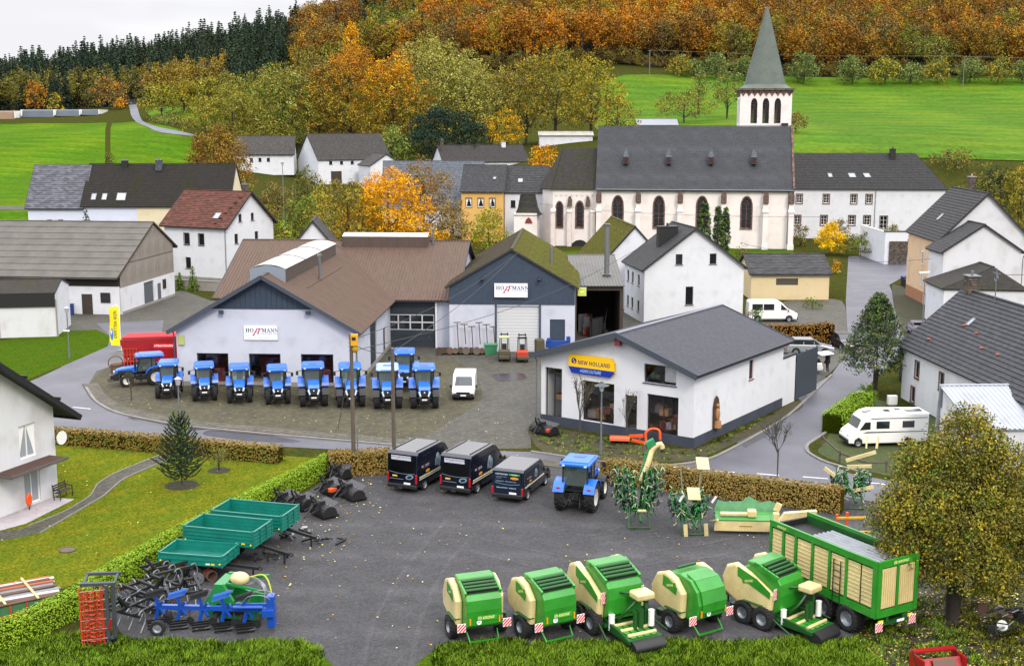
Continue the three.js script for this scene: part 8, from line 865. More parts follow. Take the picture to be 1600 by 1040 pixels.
{ // old trailer loaded with planks and sheets on the lawn
const t = thing('plank_trailer', 'old green trailer with red frame loaded with boards and sheets on the lawn', 'trailer', ...PT(34, 960), 0.38), b = new MB(); b.box(3.0, 0.45, 0.06, 0, 0.85, 0.85).box(3.0, 0.45, 0.06, 0, 0.85, -0.85).box(0.06, 0.45, 1.7, 1.5, 0.85, 0).box(0.06, 0.45, 1.7, -1.5, 0.85, 0).box(3.0, 0.06, 1.7, 0, 0.65, 0); b.build('box_body', mat('#4f9060', { k: 0.6, r: 0.7, t: ['stain', 1.5] }), t); const f = new MB(); f.box(3.1, 0.12, 0.1, 0, 0.58, 0.88).box(3.1, 0.12, 0.1, 0, 0.58, -0.88).box(0.1, 0.12, 1.8, 1.5, 0.58, 0); for (let i = 0; i < 5; i++) f.box(0.07, 0.5, 0.05, -1.4 + i * 0.7, 0.85, 0.9); f.box(1.2, 0.2, 0.2, 0.6, 0.35, 0.3); f.build('frame', M.redO, t); srnd(31); for (let i = 0; i < 12; i++) { const m = pick([M.galv, M.rust, mat('#d8d0d2', { k: 0.7 }), mat('#c0643c', { k: 0.55 })]); new MB().box(3.1 + rr(-0.3, 0.2), 0.04, 0.15, rr(-0.1, 0.1), 1.12 + rr(0, 0.06), -0.82 + i * 0.15, rr(-0.06, 0.06), rr(-0.04, 0.04), 0).build('plank', m, t); } for (const x of [-1, 0.4]) new MB().box(0.1, 0.06, 1.9, x, 1.22, 0, 0, 0.1, 0).build('batten', mat('#d9c98a', { k: 0.7 }), t); t.scale.z = 1.6; t.rotation.y = 0.55; for (const s of [-1, 1]) { const w = wheel(t, 0.2, 0, 0.32, 0.2, 0.18, M.rimS, { ry: 1.57 }); w.position.z = s * 0.75; } 
const u = thing('red_feed_box', 'red sloping metal box with window at the bottom edge of the leafy ground', 'metal box', ...PT(1465, 1052), 0.2); new MB().ext([[-1, 0.0], [1, 0.0], [0.85, 0.75], [-0.85, 0.75]], 0.08, MX(0, 0.1, 0.5, -0.5)).box(0.08, 0.7, 1.1, -0.95, 0.5, 0).box(0.08, 0.7, 1.1, 0.95, 0.5, 0).box(1.9, 0.08, 0.3, 0, 0.9, -0.35).build('body', M.red, u); new MB().rb(1.0, 0.5, 0.05, 0.02, 0.05, 0.55, 0.42, -0.5).build('window', mat('#7a5a44', { k: 0.5, r: 0.3 }), u); new MB().bar([-0.95, 0, 0.5], [-0.95, 0.9, -0.3], 0.06).bar([0.95, 0, 0.5], [0.95, 0.9, -0.3], 0.06).build('leg', M.dark, u);
const v = thing('scrap_pile', 'dark pile of machine parts at the right edge behind the big tree', 'scrap pile', ...PT(1590, 985), 0); for (const [m, n, nm] of [[M.dark, 18, 'dark_part'], [M.rust, 10, 'rusty_part'], [M.galv, 8, 'bright_part']]) { const c = new MB(); for (let i = 0; i < n; i++) { const x = rr(-1.6, 1.4), z = rr(-0.8, 0.8), a = rr(0, 3.1), y = rr(0.1, 0.8); i % 3 ? c.bar([x, y, z], [x + Math.cos(a) * 0.7, y + rr(-0.1, 0.5), z + Math.sin(a) * 0.7], rr(0.03, 0.08)) : c.cyl(0.25, 0.25, 0.06, x, y, z, rr(0, 3), rr(0, 3), 0, 12); } c.build(nm, m, v); }
}
function tedder(label, px, py, ry, arms, H, seedv, cream) {
const t = thing('rotary_tedder', label, 'tedder', ...PT(px, py), ry); srnd(seedv); const fr = new MB(), ti = new MB(), wh = new MB(), tc = new MB(); fr.box(1.2, 0.16, 0.16, 0, 0.9, 0).bar([-0.6, 0, 0.8], [-0.5, 1.1, 0], 0.05).bar([0.6, 0, 0.8], [0.5, 1.1, 0], 0.05).bar([-0.6, 0.1, 0.8], [0.6, 0.1, 0.8], 0.04).beam([0, 0.9, 0], [0, 0.7, 1.6], 0.14, 0.14);
for (let a = 0; a < arms; a++) { const s = a % 2 ? 1 : -1, k = Math.floor(a / 2), x = s * (0.12 + 0.38 * k), lean = s * 0.05; let p = [x * 0.6, 0.85, -0.2 - k * 0.3]; for (let j = 0; j < 4; j++) { const y = 0.85 + (j + 1) * (H - 0.9) / 4, e = [x + lean * (j + 1), y, -0.2 - k * 0.35 + rr(-0.1, 0.1)]; fr.beam(p, e, 0.1, 0.12); const c = [(p[0] + e[0]) / 2 + s * 0.12, (p[1] + e[1]) / 2, e[2] + 0.1]; fr.cyl(0.12, 0.16, 0.16, c[0], c[1], c[2], 0.3, 0, 1.4); for (let b = 0; b < 8; b++) { const q = b / 8 * 6.283 + rr(0, 0.3), ex = [c[0] + s * 0.05 + rr(-0.22, 0.22), c[1] + Math.cos(q) * rr(0.35, 0.62), c[2] + Math.sin(q) * 0.6]; fr.bar(c, ex, 0.032); for (const d of [-0.06, 0.06]) (b % 3 ? ti : tc).bar(ex, [ex[0] + rr(-0.25, 0.25), ex[1] + rr(-0.25, 0.2) + d, ex[2] + rr(-0.05, 0.3)], 0.026, 0.026, 4); } wh.tor(0.15, 0.06, c[0] + s * 0.35, c[1], c[2] + 0.1, rr(0, 1), 1.2, 0, 6.283, 12).cyl(0.1, 0.1, 0.06, c[0] + s * 0.35, c[1], c[2] + 0.1, rr(0, 1), 1.2, 1.57); p = e; } }
fr.build('frame', M.kgreenD, t); ti.build('tine', mat('#2f9a50', { k: 0.55, r: 0.5 }), t); tc.build('tine', mat('#cfd6a8', { k: 0.7, r: 0.5 }), t); wh.build('support_wheel', mat('#5d6668', { k: 0.55, r: 0.5 }), t); return t;
}
{ const a = tedder('large folded rotary tedder with many green tines and tall cream arm', 997, 820, 0, 6, 3.1, 12); new MB().tube([[0.2, 2.4, -0.6], [0.6, 3.4, -0.8], [0.9, 4.2, -1.0], [1.35, 4.45, -1.0], [1.4, 4.2, -1.0]], 0.16, 8, 20).build('drawbar_arm', M.kcream, a); new MB().box(0.5, 0.35, 0.4, 0.75, 4.5, -1.05, 0, 0, 0.5).bar([0, 2.4, -0.7], [0.7, 4.4, -1.0], 0.04).bar([0.15, 2.3, -0.5], [0.5, 4.3, -1.2], 0.03).build('hitch_head', mat('#2f9a60', { k: 0.6 }), a); new MB().rb(0.5, 0.12, 0.2, 0.04, 0.15, 1.0, 0.5).build('cream_cover', M.kcream, a);
const b = tedder('smaller folded hay rake with cream guard plates beside the big tedder', 1078, 830, 0.1, 4, 2.0, 14); for (const [x, y, z, r] of [[0.15, 2.2, 0.1, 0.4], [0.95, 3.55, -1.2, 0.35]]) new MB().rb(0.75, 0.06, 0.75, 0.03, x, y, z, 0.9, 0, -0.15).build('guard_plate', M.kcream, b); new MB().bar([-0.2, 1.6, -1], [-0.3, 3.2, -1.2], 0.04).bar([0.7, 2, -1.0], [0.9, 3.5, -1.25], 0.04).build('guard_stay', mat('#9aa890', { k: 0.5 }), b); for (const x of [-0.45, 0.7]) new MB().box(0.22, 0.7, 0.05, x, 0.35, 0.85, 0, 0, 0.08).build('cream_skid', M.kcream, b); for (const [x, y] of [[-0.6, 2.0], [1.25, 1.9]]) { new MB().box(0.12, 0.42, 0.03, x, y, 0.3, 0, 0, -0.6).build('warning_board', M.plate, b); }
const c = thing('disc_mower', 'cream and green disc mower with cloth guards beside the hay rake', 'mower', ...PT(1163, 828), -0.07); new MB().ext([[-1.75, 0.2], [1.75, 0.2], [1.7, 0.75], [-1.7, 0.75]], 0.06, MX(0, 0, 0.75)).build('front_guard', M.kcream, c); new MB().box(3.3, 0.06, 0.8, 0, 0.85, 0.38, 0.1).box(3.2, 0.05, 0.5, 0, 0.9, -0.3).build('deck', mat('#58a850', { k: 0.6, r: 0.5 }), c); const cl = new MB(); cl.ext([[-1.7, 0.7], [1.8, 0.7], [1.85, 1.35], [1.5, 1.5], [0.95, 1.4], [0.3, 1.75], [-0.1, 1.45], [-1.0, 1.4], [-1.45, 1.5]], 0.06, MX(0, 0, -0.55, -0.15)); cl.build('cloth_guard', mat('#7cc48c', { k: 0.65, r: 0.7, t: ['mottle', 0.8] }), c); const ar = new MB(); ar.rb(1.6, 0.18, 0.25, 0.05, -0.6, 1.05, 0.35).rb(0.5, 0.4, 0.5, 0.08, 0.35, 1.1, 0.3).rb(0.35, 0.7, 0.3, 0.06, 1.65, 0.9, 0.6).rb(0.35, 0.5, 0.12, 0.04, 1.8, 1.4, 0.1, 0, 0, -0.4); ar.build('carrier_arm', M.kcream, c); new MB().box(0.7, 0.05, 0.03, 0.0, 0.5, 0.79).build('name_plate', mat('#b89a50', { k: 0.6 }), c); new MB().rb(0.12, 0.1, 0.9, 0.03, -1.75, 0.75, 0.7, -0.4, 0.4, 0).build('outer_arm', M.kcream, c);
const d = tedder('green hay rake with long cream arms partly hidden by the big tree', 1330, 790, -0.1, 4, 1.9, 19); for (const [p, q] of [[[-0.3, 2.6, -0.6], [1.4, 3.2, -0.5]], [[-1.6, 2.2, -0.3], [-1.0, 1.8, 0]], [[-1.9, 1.2, 0.2], [-1.1, 1.0, 0.2]], [[-0.2, 2.2, -0.7], [1.2, 2.3, -0.6]], [[0, 1.0, 0.3], [1.2, 1.3, 0.3]], [[0.9, 3.3, -0.9], [0.95, 4.0, -1.1]], [[1.5, 3.3, -0.9], [1.6, 4.0, -1.1]]]) new MB().beam(p, q, 0.09, 0.2).build('rake_arm', M.kcream, d);
const e = thing('tubular_rack', 'yellow and orange tubular frame between forage wagon and hay rake', 'frame', ...PT(1322, 850), 0.05); new MB().box(0.12, 1.4, 0.12, -0.55, 1.0, 0).box(0.12, 1.5, 0.12, 0, 1.05, 0).build('orange_post', M.orange, e); const y2 = new MB(); y2.box(1.7, 0.1, 0.1, 0.25, 1.5, 0.05).box(1.8, 0.1, 0.1, 0.4, 0.7, 0.05).box(0.1, 0.8, 0.1, 1.1, 0.3, 0.05).box(0.1, 0.8, 0.1, -0.5, 0.3, 0.05); y2.build('yellow_rail', mat('#e8b81a', { k: 0.7 }), e); const rd = new MB().rb(0.25, 0.5, 0.25, 0.05, -1.2, 1.2, -0.2).build('red_post', M.red, e); new MB().ext([[-1.1, 0], [0.9, 0.35], [0.95, 0.55], [-0.8, 0.45]], 0.3, MX(-2.6, 1.35, -0.1)).build('cream_cover', M.kcream, e);
}
{ // orange verge mulcher with bent arm, fence rail, bench and garden things
const t = thing('verge_mulcher', 'orange verge mulcher with curved arm lying before the showroom windows', 'mulcher', ...PT(985, 694), -0.12), prof = []; for (let i = 0; i <= 6; i++) { const a = Math.PI * (1 - i / 6); prof.push([Math.cos(a) * 0.3, 0.25 + Math.sin(a) * 0.32]); } new MB().ext(prof, 1.4, MX(-0.75, 0.05, 0, 0, 0, 0).multiply(MX(0, 0, 0, 0, -Math.PI / 2, 0))).build('flail_head', M.orange, t); new MB().cyl(0.09, 0.09, 1.3, -0.75, 0.1, -0.35, 0, 0, Math.PI / 2).build('roller', M.rubber, t); new MB().beam([-0.1, 0.6, 0], [0.9, 0.65, 0], 0.2, 0.2).beam([0.1, 0.35, 0.1], [1.2, 0.15, 0.2], 0.18, 0.18).tube([[1.1, 0.3, 0.1], [1.1, 0.9, 0], [1.5, 1.15, -0.1], [2.0, 1.05, -0.1], [2.1, 0.4, 0]], 0.1, 8, 20).build('arm', M.orange, t); new MB().bar([0.6, 0.4, 0], [1.1, 0.7, 0], 0.05).bar([1.0, 0, 0.3], [1.0, 0.3, 0.2], 0.04).build('ram', M.galv, t);
const f = thing('rail_fence', 'low wooden rail fence on the grass corner before the motorhome', 'fence', 0, 0, 0); const P = PX([[1285, 697], [1312, 722], [1352, 738], [1385, 738]]); for (let i = 0; i < 3; i++) new MB().beam([P[i][0], 0.65, -P[i][1]], [P[i + 1][0], 0.65, -P[i + 1][1]], 0.06, 0.12).build('rail', M.woodP, f); for (const p of P) new MB().box(0.12, 0.8, 0.12, p[0], 0.4, -p[1]).build('post', M.woodP, f);
}
{
const t = thing('mixer_wagon', 'red feed mixer wagon with white lettering beside the workshop corner', 'mixer wagon', ...PT(238, 584), 0.03); t.position.z -= 1.6; new MB().ext([[-2.5, 0.9], [2.5, 0.9], [3.0, 3.1], [2.9, 3.35], [-2.95, 3.1], [-3.0, 2.9]], 2.3, null, 0.1).build('tub', M.red, t); new MB().box(5.6, 0.16, 2.4, 0, 3.28, 0, 0, 0, 0.03).build('rim_band', mat('#d42a34', { k: 0.65 }), t); const cm = canvasMat(512, 128, (g) => { g.fillStyle = '#c8141e'; g.fillRect(0, 0, 512, 128); canvasText(g, 'STRAUTMANN', 20, 84, 'bold italic 66px sans-serif', '#f4f0f0', { sx: 0.98 }); }), cm2 = canvasMat(256, 128, (g) => { g.fillStyle = '#c8141e'; g.fillRect(0, 0, 256, 128); g.fillStyle = '#f6f2f2'; g.beginPath(); g.moveTo(20, 86); g.quadraticCurveTo(90, 10, 220, 40); g.lineTo(150, 62); g.lineTo(170, 92); g.lineTo(110, 70); g.lineTo(60, 100); g.fill(); }); decal('lettering', t, cm, 2.0, 0.5, MX(1.0, 2.5, 1.163)); decal('emblem', t, cm2, 0.9, 0.4, MX(-0.1, 1.7, 1.163)); for (const s of [-1, 1]) { const w = wheel(t, 0.8, 0, 0.45, 0.35, 0.25, M.rimS, { ry: 1.57 }); w.position.z = s * 0.9; } new MB().box(4.6, 0.25, 0.5, 0, 0.75, 0).beam([-2.4, 0.75, 0], [-4, 0.55, 0], 0.2, 0.2).build('chassis', M.dark, t);
const o = thing('bale_grab', 'orange red tubular hay rack with hoop left of the red mixer wagon', 'hay rack', ...PT(200, 583), 0.1); const b = new MB(); for (let i = 0; i < 5; i++) b.box(0.09, 2.0, 0.09, -0.3 + i * 0.28, 1.3, 0); for (const y of [0.5, 1.1, 1.7, 2.25]) b.box(1.4, 0.08, 0.08, 0.25, y, 0.03); b.box(1.9, 0.2, 0.9, -0.2, 0.3, 0.3); b.build('frame', M.redO, o); new MB().tor(0.62, 0.04, -1.05, 1.05, 0.2, 0.2, 0.3, 0, 6.283, 24).build('hoop', M.rust, o); new MB().cyl(0.55, 0.6, 0.75, -0.95, 0.55, 0.2, 0, 0, 0, 16).build('rusty_drum', M.rust, o);
const fl = thing('feather_flag', 'yellow feather flag with dark lettering on a pole by the meadow corner', 'flag', ...PT(184, 548), 0); fl.userData.label = 'yellow feather flag with dark lettering on a pole by the meadow corner'; new MB().bar([0.35, 0, 0], [0.30, 4.2, 0], 0.03).tube([[0.30, 4.2, 0], [0.15, 4.55, 0], [-0.2, 4.55, 0], [-0.6, 4.2, 0.05]], 0.025).build('pole', M.carW, fl); const m = canvasMat(128, 512, (g) => { g.fillStyle = '#f2e01e'; g.fillRect(0, 0, 128, 512); g.fillStyle = '#4a7ac0'; g.beginPath(); g.ellipse(26, 370, 20, 78, 0, 0, 7); g.fill(); g.fillStyle = '#bcd4ee'; g.beginPath(); g.ellipse(22, 340, 10, 30, 0, 0, 7); g.fill(); g.save(); g.translate(50, 50); g.rotate(Math.PI / 2); canvasText(g, 'NEW HOLLAND', 0, 0, 'bold 54px sans-serif', '#22304a', { sx: 0.95 }); g.restore(); });
const gg = new THREE.PlaneGeometry(1.05, 4.0, 8, 20), pp = gg.attributes.position; for (let i = 0; i < pp.count; i++) { const x = pp.getX(i), y = pp.getY(i); pp.setZ(i, Math.sin(x * 3 + y * 1.1) * 0.09 * (0.5 - x)); pp.setX(i, x * (y < -1.7 ? 0.8 : 1) + Math.sin(y * 1.6) * 0.05); pp.setY(i, y + (0.5 - x) * -0.12 * (y > 0 ? 1 : -0.6)); } gg.computeVertexNormals(); const fm = new THREE.Mesh(gg, m); fm.name = 'cloth'; fm.position.set(-0.2, 2.5, 0); fl.add(fm); new MB().box(0.7, 0.08, 0.7, 0.3, 0.05, 0).build('base_plate', M.galv, fl);
}
function forklift(label, px, py, ry, body, roofM) { const t = thing('forklift', label, 'forklift', ...PT(px, py), ry), b = new MB(); b.rb(1.1, 0.75, 0.9, 0.12, 0, 0.75, 0.75).rb(1.05, 0.4, 1.4, 0.08, 0, 0.5, -0.3); b.build('body', body, t); new MB().rb(1.0, 0.35, 0.25, 0.08, 0, 0.45, 1.18).build('counterweight', M.olive, t); const f = new MB(); for (const s of [-1, 1]) f.bar([s * 0.46, 0.9, 0.5], [s * 0.42, 2.15, 0.35], 0.035).bar([s * 0.46, 0.6, -0.9], [s * 0.42, 2.15, -0.55], 0.035).box(0.08, 2.4, 0.1, s * 0.3, 1.25, -1.1).box(0.1, 0.06, 1.1, s * 0.28, 0.12, -1.6); for (let i = 0; i < 5; i++) f.box(0.9, 0.04, 0.05, 0, 2.17, -0.5 + i * 0.2); f.box(0.8, 0.1, 0.1, 0, 2.3, -1.1).box(0.9, 0.4, 0.06, 0, 0.35, -1.2); f.build('mast_and_guard', M.dark, t); if (roofM) new MB().rb(1.0, 0.06, 1.1, 0.03, 0, 2.22, -0.1).build('guard_roof', roofM, t); new MB().rb(0.45, 0.12, 0.45, 0.04, 0, 1.1, 0.1).rb(0.45, 0.5, 0.1, 0.04, 0, 1.4, 0.35).build('seat', M.black, t); for (const s of [-1, 1]) { wheel(t, s * 0.46, 0.75, 0.24, 0.18, 0.13, M.rimS); wheel(t, s * 0.48, -0.8, 0.28, 0.2, 0.15, M.rimS); } return t; }
forklift('dull grey brown forklift before the white roller door', 788, 562, 0, M.olive, mat('#c8cf9a', { k: 0.6 })); forklift('red forklift seen from behind right of the grey forklift', 816, 563, 0, M.redO);
{ const t = thing('green_bin', 'green metal bin left of the grey forklift', 'bin', ...PT(767, 553), 0); new MB().ext([[-0.55, 0], [0.55, 0], [0.65, 0.95], [-0.65, 0.95]], 0.9).build('body', M.greenP, t); new MB().box(1.4, 0.08, 1.0, 0, 0.98, 0).build('lid', mat('#57a87a', { k: 0.55 }), t);
const lg = thing('log_pile', 'row of cut logs and stones lying along the hall wall', 'log pile', ...PT(722, 553), 0); srnd(41); for (let i = 0; i < 9; i++) new MB().cyl(rr(0.3, 0.42), rr(0.3, 0.42), rr(0.6, 0.9), -2.2 + i * 0.52, 0.32, rr(-0.2, 0.2), rr(1.2, 1.6), rr(-0.5, 0.5), 0, 10).build('log', pick([M.rust, M.woodP, mat('#6a5642', { k: 0.5, t: ['wood', 1] })]), lg);
const p = thing('wall_rack', 'row of dark metal T posts leaning on the white hall wall', 'rack', -1.9 - 0, 0, -121.2, RW); p.position.set(-6.2 + 0.5, 0, -121.0); for (let i = 0; i < 6; i++) { const x = 0.3 + i * 0.72, h = 3.0 - (i % 3) * 0.2; new MB().bar([x + 0.15, 0.5 + (i % 2) * 0.4, 0.5], [x, h, 0.25], 0.05).bar([x - 0.35, h, 0.25], [x + 0.35, h + 0.04, 0.25], 0.05).build('t_post', M.rust, p); }
const bl = thing('blue_grader', 'blue grading blade standing before the dark blue door', 'implement', ...PT(872, 553), -0.05); new MB().rb(2.4, 0.7, 0.3, 0.05, 0, 1.0, 0).box(0.4, 0.5, 0.4, 1.0, 1.5, 0).box(0.4, 0.35, 0.4, -0.9, 1.4, 0).build('blade', mat('#1c4fb0', { k: 0.6 }), bl); new MB().bar([-0.9, 0, 0.2], [-0.9, 1, 0], 0.06).bar([0.9, 0, 0.2], [0.9, 1, 0], 0.06).build('leg', M.dark, bl);
const gt = thing('old_implement', 'grey brown implement standing right of the red forklift', 'implement', ...PT(843, 556), 0.2); new MB().rb(0.9, 1.6, 0.8, 0.15, 0, 0.9, 0).box(1.3, 0.3, 0.6, 0.2, 0.3, 0.2).bar([-0.4, 1.5, 0], [0.6, 0.6, 0.5], 0.07).build('body', M.olive, gt);
const w = thing('wheelie_bin', 'black wheelie bin with blue lid by the peach house corner', 'bin', ...PT(1420, 450), 0.2); new MB().ext([[-0.35, 0.05], [0.35, 0.05], [0.42, 1.2], [-0.42, 1.2]], 0.9).build('body', M.black, w); new MB().rb(0.95, 0.1, 1.0, 0.03, 0, 1.24, 0, 0.05).build('lid', mat('#4a56a0', { k: 0.5 }), w); const w2 = place(w, 'grey wheelie bin behind the blue lidded bin', ...PT(1414, 446), 0.2);
const cb = thing('cable_cabinet', 'small white box behind the motorhome on the grass', 'cabinet', ...PT(1394, 634), 0.1); new MB().rb(0.75, 0.75, 0.4, 0.03, 0, 0.5, 0).build('cabinet', M.carW, cb); new MB().box(0.6, 0.2, 0.3, 0, 0.06, 0).build('plinth', M.concrete, cb);
const mp = thing('garden_heap', 'dark heap with white bags along the old slate house wall', 'heap', ...PT(1421, 596), 0); new MB().sph(0.9, 0, 0.5, 0, 1, 1.3, 1.4).sph(0.6, 0.2, 1.1, -1.5).build('tarpaulin', M.black, mp); new MB().sph(0.35, 0.1, 1.5, -0.2).sph(0.28, -0.2, 1.0, 1.2).sph(0.3, 0.2, 1.8, -1.8).build('bag', M.carW, mp);
}
function lamp(label, px, py, pyTop, o = {}) { const g = gp(px, py), Z = -g.z, h = at(px, pyTop, Z).y, t = thing('street_lamp', label, 'street lamp', g.x, 0, g.z, o.ry ?? 0); new MB().cyl(0.05, 0.075, h - 0.5, 0, (h - 0.5) / 2, 0, 0, 0, 0, 10).cyl(0.1, 0.1, 0.9, 0, 0.45, 0).build('post', M.galv, t); if (o.mush) { new MB().cyl(0.2, 0.1, 0.35, 0, h - 0.4, 0, 0, 0, 0, 12).build('lamp_glass', mat('#d8e2e8', { k: 0.7, r: 0.2 }), t); new MB().cyl(0.12, 0.52, 0.16, 0, h - 0.1, 0, 0, 0, 0, 16).cyl(0.1, 0.14, 0.12, 0, h + 0.03, 0).build('lamp_hood', mat('#6a7078', { k: 0.5 }), t); } else if (o.arm) { new MB().rb(1.0, 0.16, 0.35, 0.06, -0.1, h - 0.1, 0, 0, 0, 0.06).build('lamp_head', M.carW, t); } else new MB().cyl(0.24, 0.15, 0.5, 0, h - 0.3, 0, 0, 0, 0, 8).cyl(0.05, 0.28, 0.16, 0, h - 0.0, 0, 0, 0, 0, 8).build('lamp_head', mat('#c9c4cc', { k: 0.65, r: 0.3 }), t); if (o.sign) new MB().box(0.6, 0.16, 0.03, -0.1, h * 0.55, 0.1).build('street_sign', M.plate, t); return t; }
lamp('street lamp with lantern head on the left meadow', 108, 560, 480, { sign: 1 }); lamp('slim street lamp before the first tractor of the row', 281, 672, 590); lamp('mushroom headed street lamp before the showroom', 939, 710, 598, { mush: 1 }); lamp('street lamp with wide pale head by the dark blue car', 1440, 540, 424, { arm: 1 }); lamp('tall pale lamp post in the gardens behind the workshop', 446, 420, 252);
function woodPole(label, px, py, pyTop, r) { const g = gp(px, py), h = at(px, pyTop, -g.z).y, t = thing('utility_pole', label, 'utility pole', g.x, 0, g.z, 0); new MB().cyl(r * 0.75, r, h, 0, h / 2, 0, 0, 0, 0, 12).build('pole', M.woodP, t); new MB().cyl(r * 0.8, r * 0.75, 0.06, 0, h + 0.03, 0).build('pole_cap', M.zinc, t); return [t, V(g.x, h, g.z)]; }
const [poleA, topA] = woodPole('taller wooden pole with yellow box beside the beech hedge', 553, 742, 522, 0.15), [poleB, topB] = woodPole('plain wooden pole right of the taller pole with yellow box', 616, 736, 545, 0.14);
{ const h = topA.y; new MB().rb(0.45, 0.75, 0.3, 0.04, 0.22, h - 0.35, 0.12).build('distribution_box', mat('#e8a81a', { k: 0.75 }), poleA); new MB().box(0.25, 0.2, 0.02, 0.2, h - 0.25, 0.28).build('label_plate', M.black, poleA); new MB().sph(0.2, 0.26, h - 0.95, 0.1, 1, 1.2, 0.8).build('cable_loop', mat('#c8a01a', { k: 0.6 }), poleA); new MB().cyl(0.045, 0.045, 3.2, 0.28, 1.6, 0.1).build('cable_guard', M.galv, poleA); for (let i = 0; i < 4; i++) new MB().bar([-0.2, h - 0.3 - i * 0.25, 0], [0.2, h - 0.3 - i * 0.25, 0], 0.02).build('step_iron', M.zinc, poleA);
const st = gp(528, 668); tag(new MB().bar([topA.x, topA.y - 1.5, topA.z], [st.x, 0, st.z], 0.025).build('stay_wire', M.zinc), 'stay wire slanting from the taller wooden pole to the tractor strip', 'wire');
const mp = gp(624, 736); const ms = thing('cable_marker', 'short orange yellow marker post at the end of the beech hedge', 'marker', mp.x + 0.2, 0, mp.z + 0.3, 0); new MB().box(0.4, 0.45, 0.06, 0.1, 1.35, 0).cyl(0.03, 0.03, 1.2, 0, 0.6, 0).build('marker_plate', M.amber, ms);
const wire = (label, a, b, sag, r = 0.022) => { const p = []; for (let i = 0; i <= 12; i++) { const t = i / 12; p.push([lerp(a.x, b.x, t), lerp(a.y, b.y, t) - Math.sin(t * Math.PI) * sag, lerp(a.z, b.z, t)]); } tag(new MB().tube(p, r, 5, 24).build('overhead_wire', mat('#55585e', { k: 0.5 })), label, 'wire'); };
wire('upper overhead wire from the right wooden pole to the dark gable peak', topB.clone().setY(topB.y - 0.2), V(0.6, 9.9, -121), 0.5); wire('overhead wire from the taller pole to the lower edge of the dark gable', topA.clone().setY(topA.y - 0.4), V(0.3, 9.7, -121), 0.8); wire('long overhead wire crossing the courtyard towards the open shed', topA.clone().setY(topA.y - 1.1), V(15.4, 9.4, -138), 1.4); wire('overhead wire between the two wooden poles', topA.clone().setY(topA.y - 0.6), topB.clone().setY(topB.y - 0.3), 0.2); wire('thin overhead wire in front of the church wall', V(1, 8.5, -223), V(35, 12, -139), 0.8); wire('thin wire from the white gabled house to the right side street', V(26, 9, -139), V(52, 6.5, -148), 1.2); wire('wire from the roof mast to the right image edge', V(37.5, 11, -94), V(60, 11.5, -98), 0.3);
}
{ const mk = (label, px, py, pyT) => { const g = tp(px, py), h = at(px, pyT, -g.z).y - g.y, t = thing('meadow_pole', label, 'utility pole', g.x, g.y, g.z, 0); new MB().cyl(0.16, 0.22, h, 0, h / 2, 0, 0, 0, 0, 8).build('pole', mat('#8d8a80', { k: 0.5 }), t); new MB().box(1.6, 0.12, 0.12, 0, h - 0.3, 0).build('crossarm', M.zinc, t); return V(g.x, g.y + h, g.z); }; const a = mk('wooden power pole on the right meadow under the forest edge', 1505, 137, 88), b = mk('pale power pole at the forest edge above the choir', 1015, 117, 78); tag(new MB().tube([[b.x, b.y, b.z], [(a.x + b.x) / 2, (a.y + b.y) / 2 - 1.0, (a.z + b.z) / 2], [a.x, a.y, a.z], [a.x + 60, a.y - 2, a.z]], 0.06, 4, 20).build('overhead_wire', mat('#9a8a60', { k: 0.5 })), 'power line running along the forest edge over the right meadow', 'wire');
const mh = thing('manhole_cover', 'round rusty manhole cover in the front lawn', 'manhole', ...PT(105, 860), 0); new MB().cyl(0.42, 0.44, 0.05, 0, 0.03, 0, 0, 0, 0, 24).build('cover', mat('#8a7a6a', { k: 0.5, t: ['mottle', 0.5] }), mh); new MB().tor(0.42, 0.03, 0, 0.05, 0, Math.PI / 2).build('ring', M.rust, mh);
const sil = (label, x0, x1, y0, y1, m, zz) => { const a = at((x0 + x1) / 2, y1, zz), w = (x1 - x0) * zz / FPX, g = hAt(a.x, zz), h = at(x0, y0, zz).y - g, t = thing('silage_heap', label, 'silage heap', a.x, g, a.z, 0.02); new MB().ext([[-5, -0.5], [5, -0.5], [4, h * 0.8], [2.5, h], [-2.5, h], [-4, h * 0.8]], w, MX(0, 0, 0, 0, Math.PI / 2, 0), 0.3).build('cover_sheet', m, t); const b = new MB(); for (const s of [-1, 1]) b.box(0.28, h + 0.12, 10.2, s * (w / 2 - 0.1), h / 2 - 0.1, 0); b.build('tyre_edge', M.carW, t); return t; }; const tarp = mat('#6f8090', { k: 0.4, r: 0.5, t: ['mottle', 5] });
sil('leftmost brown and white silage clamp at the left edge', -20, 32, 173, 191, mat('#a58a70', { k: 0.55, t: ['stain', 5] }), 424); sil('first grey sheeted silage heap from the left', 42, 92, 171, 189, tarp, 428); sil('second grey sheeted silage heap, in the middle of the row', 94, 132, 171, 189, tarp, 428); sil('rightmost grey sheeted silage heap near the field road', 134, 162, 171, 189, tarp, 428);
}
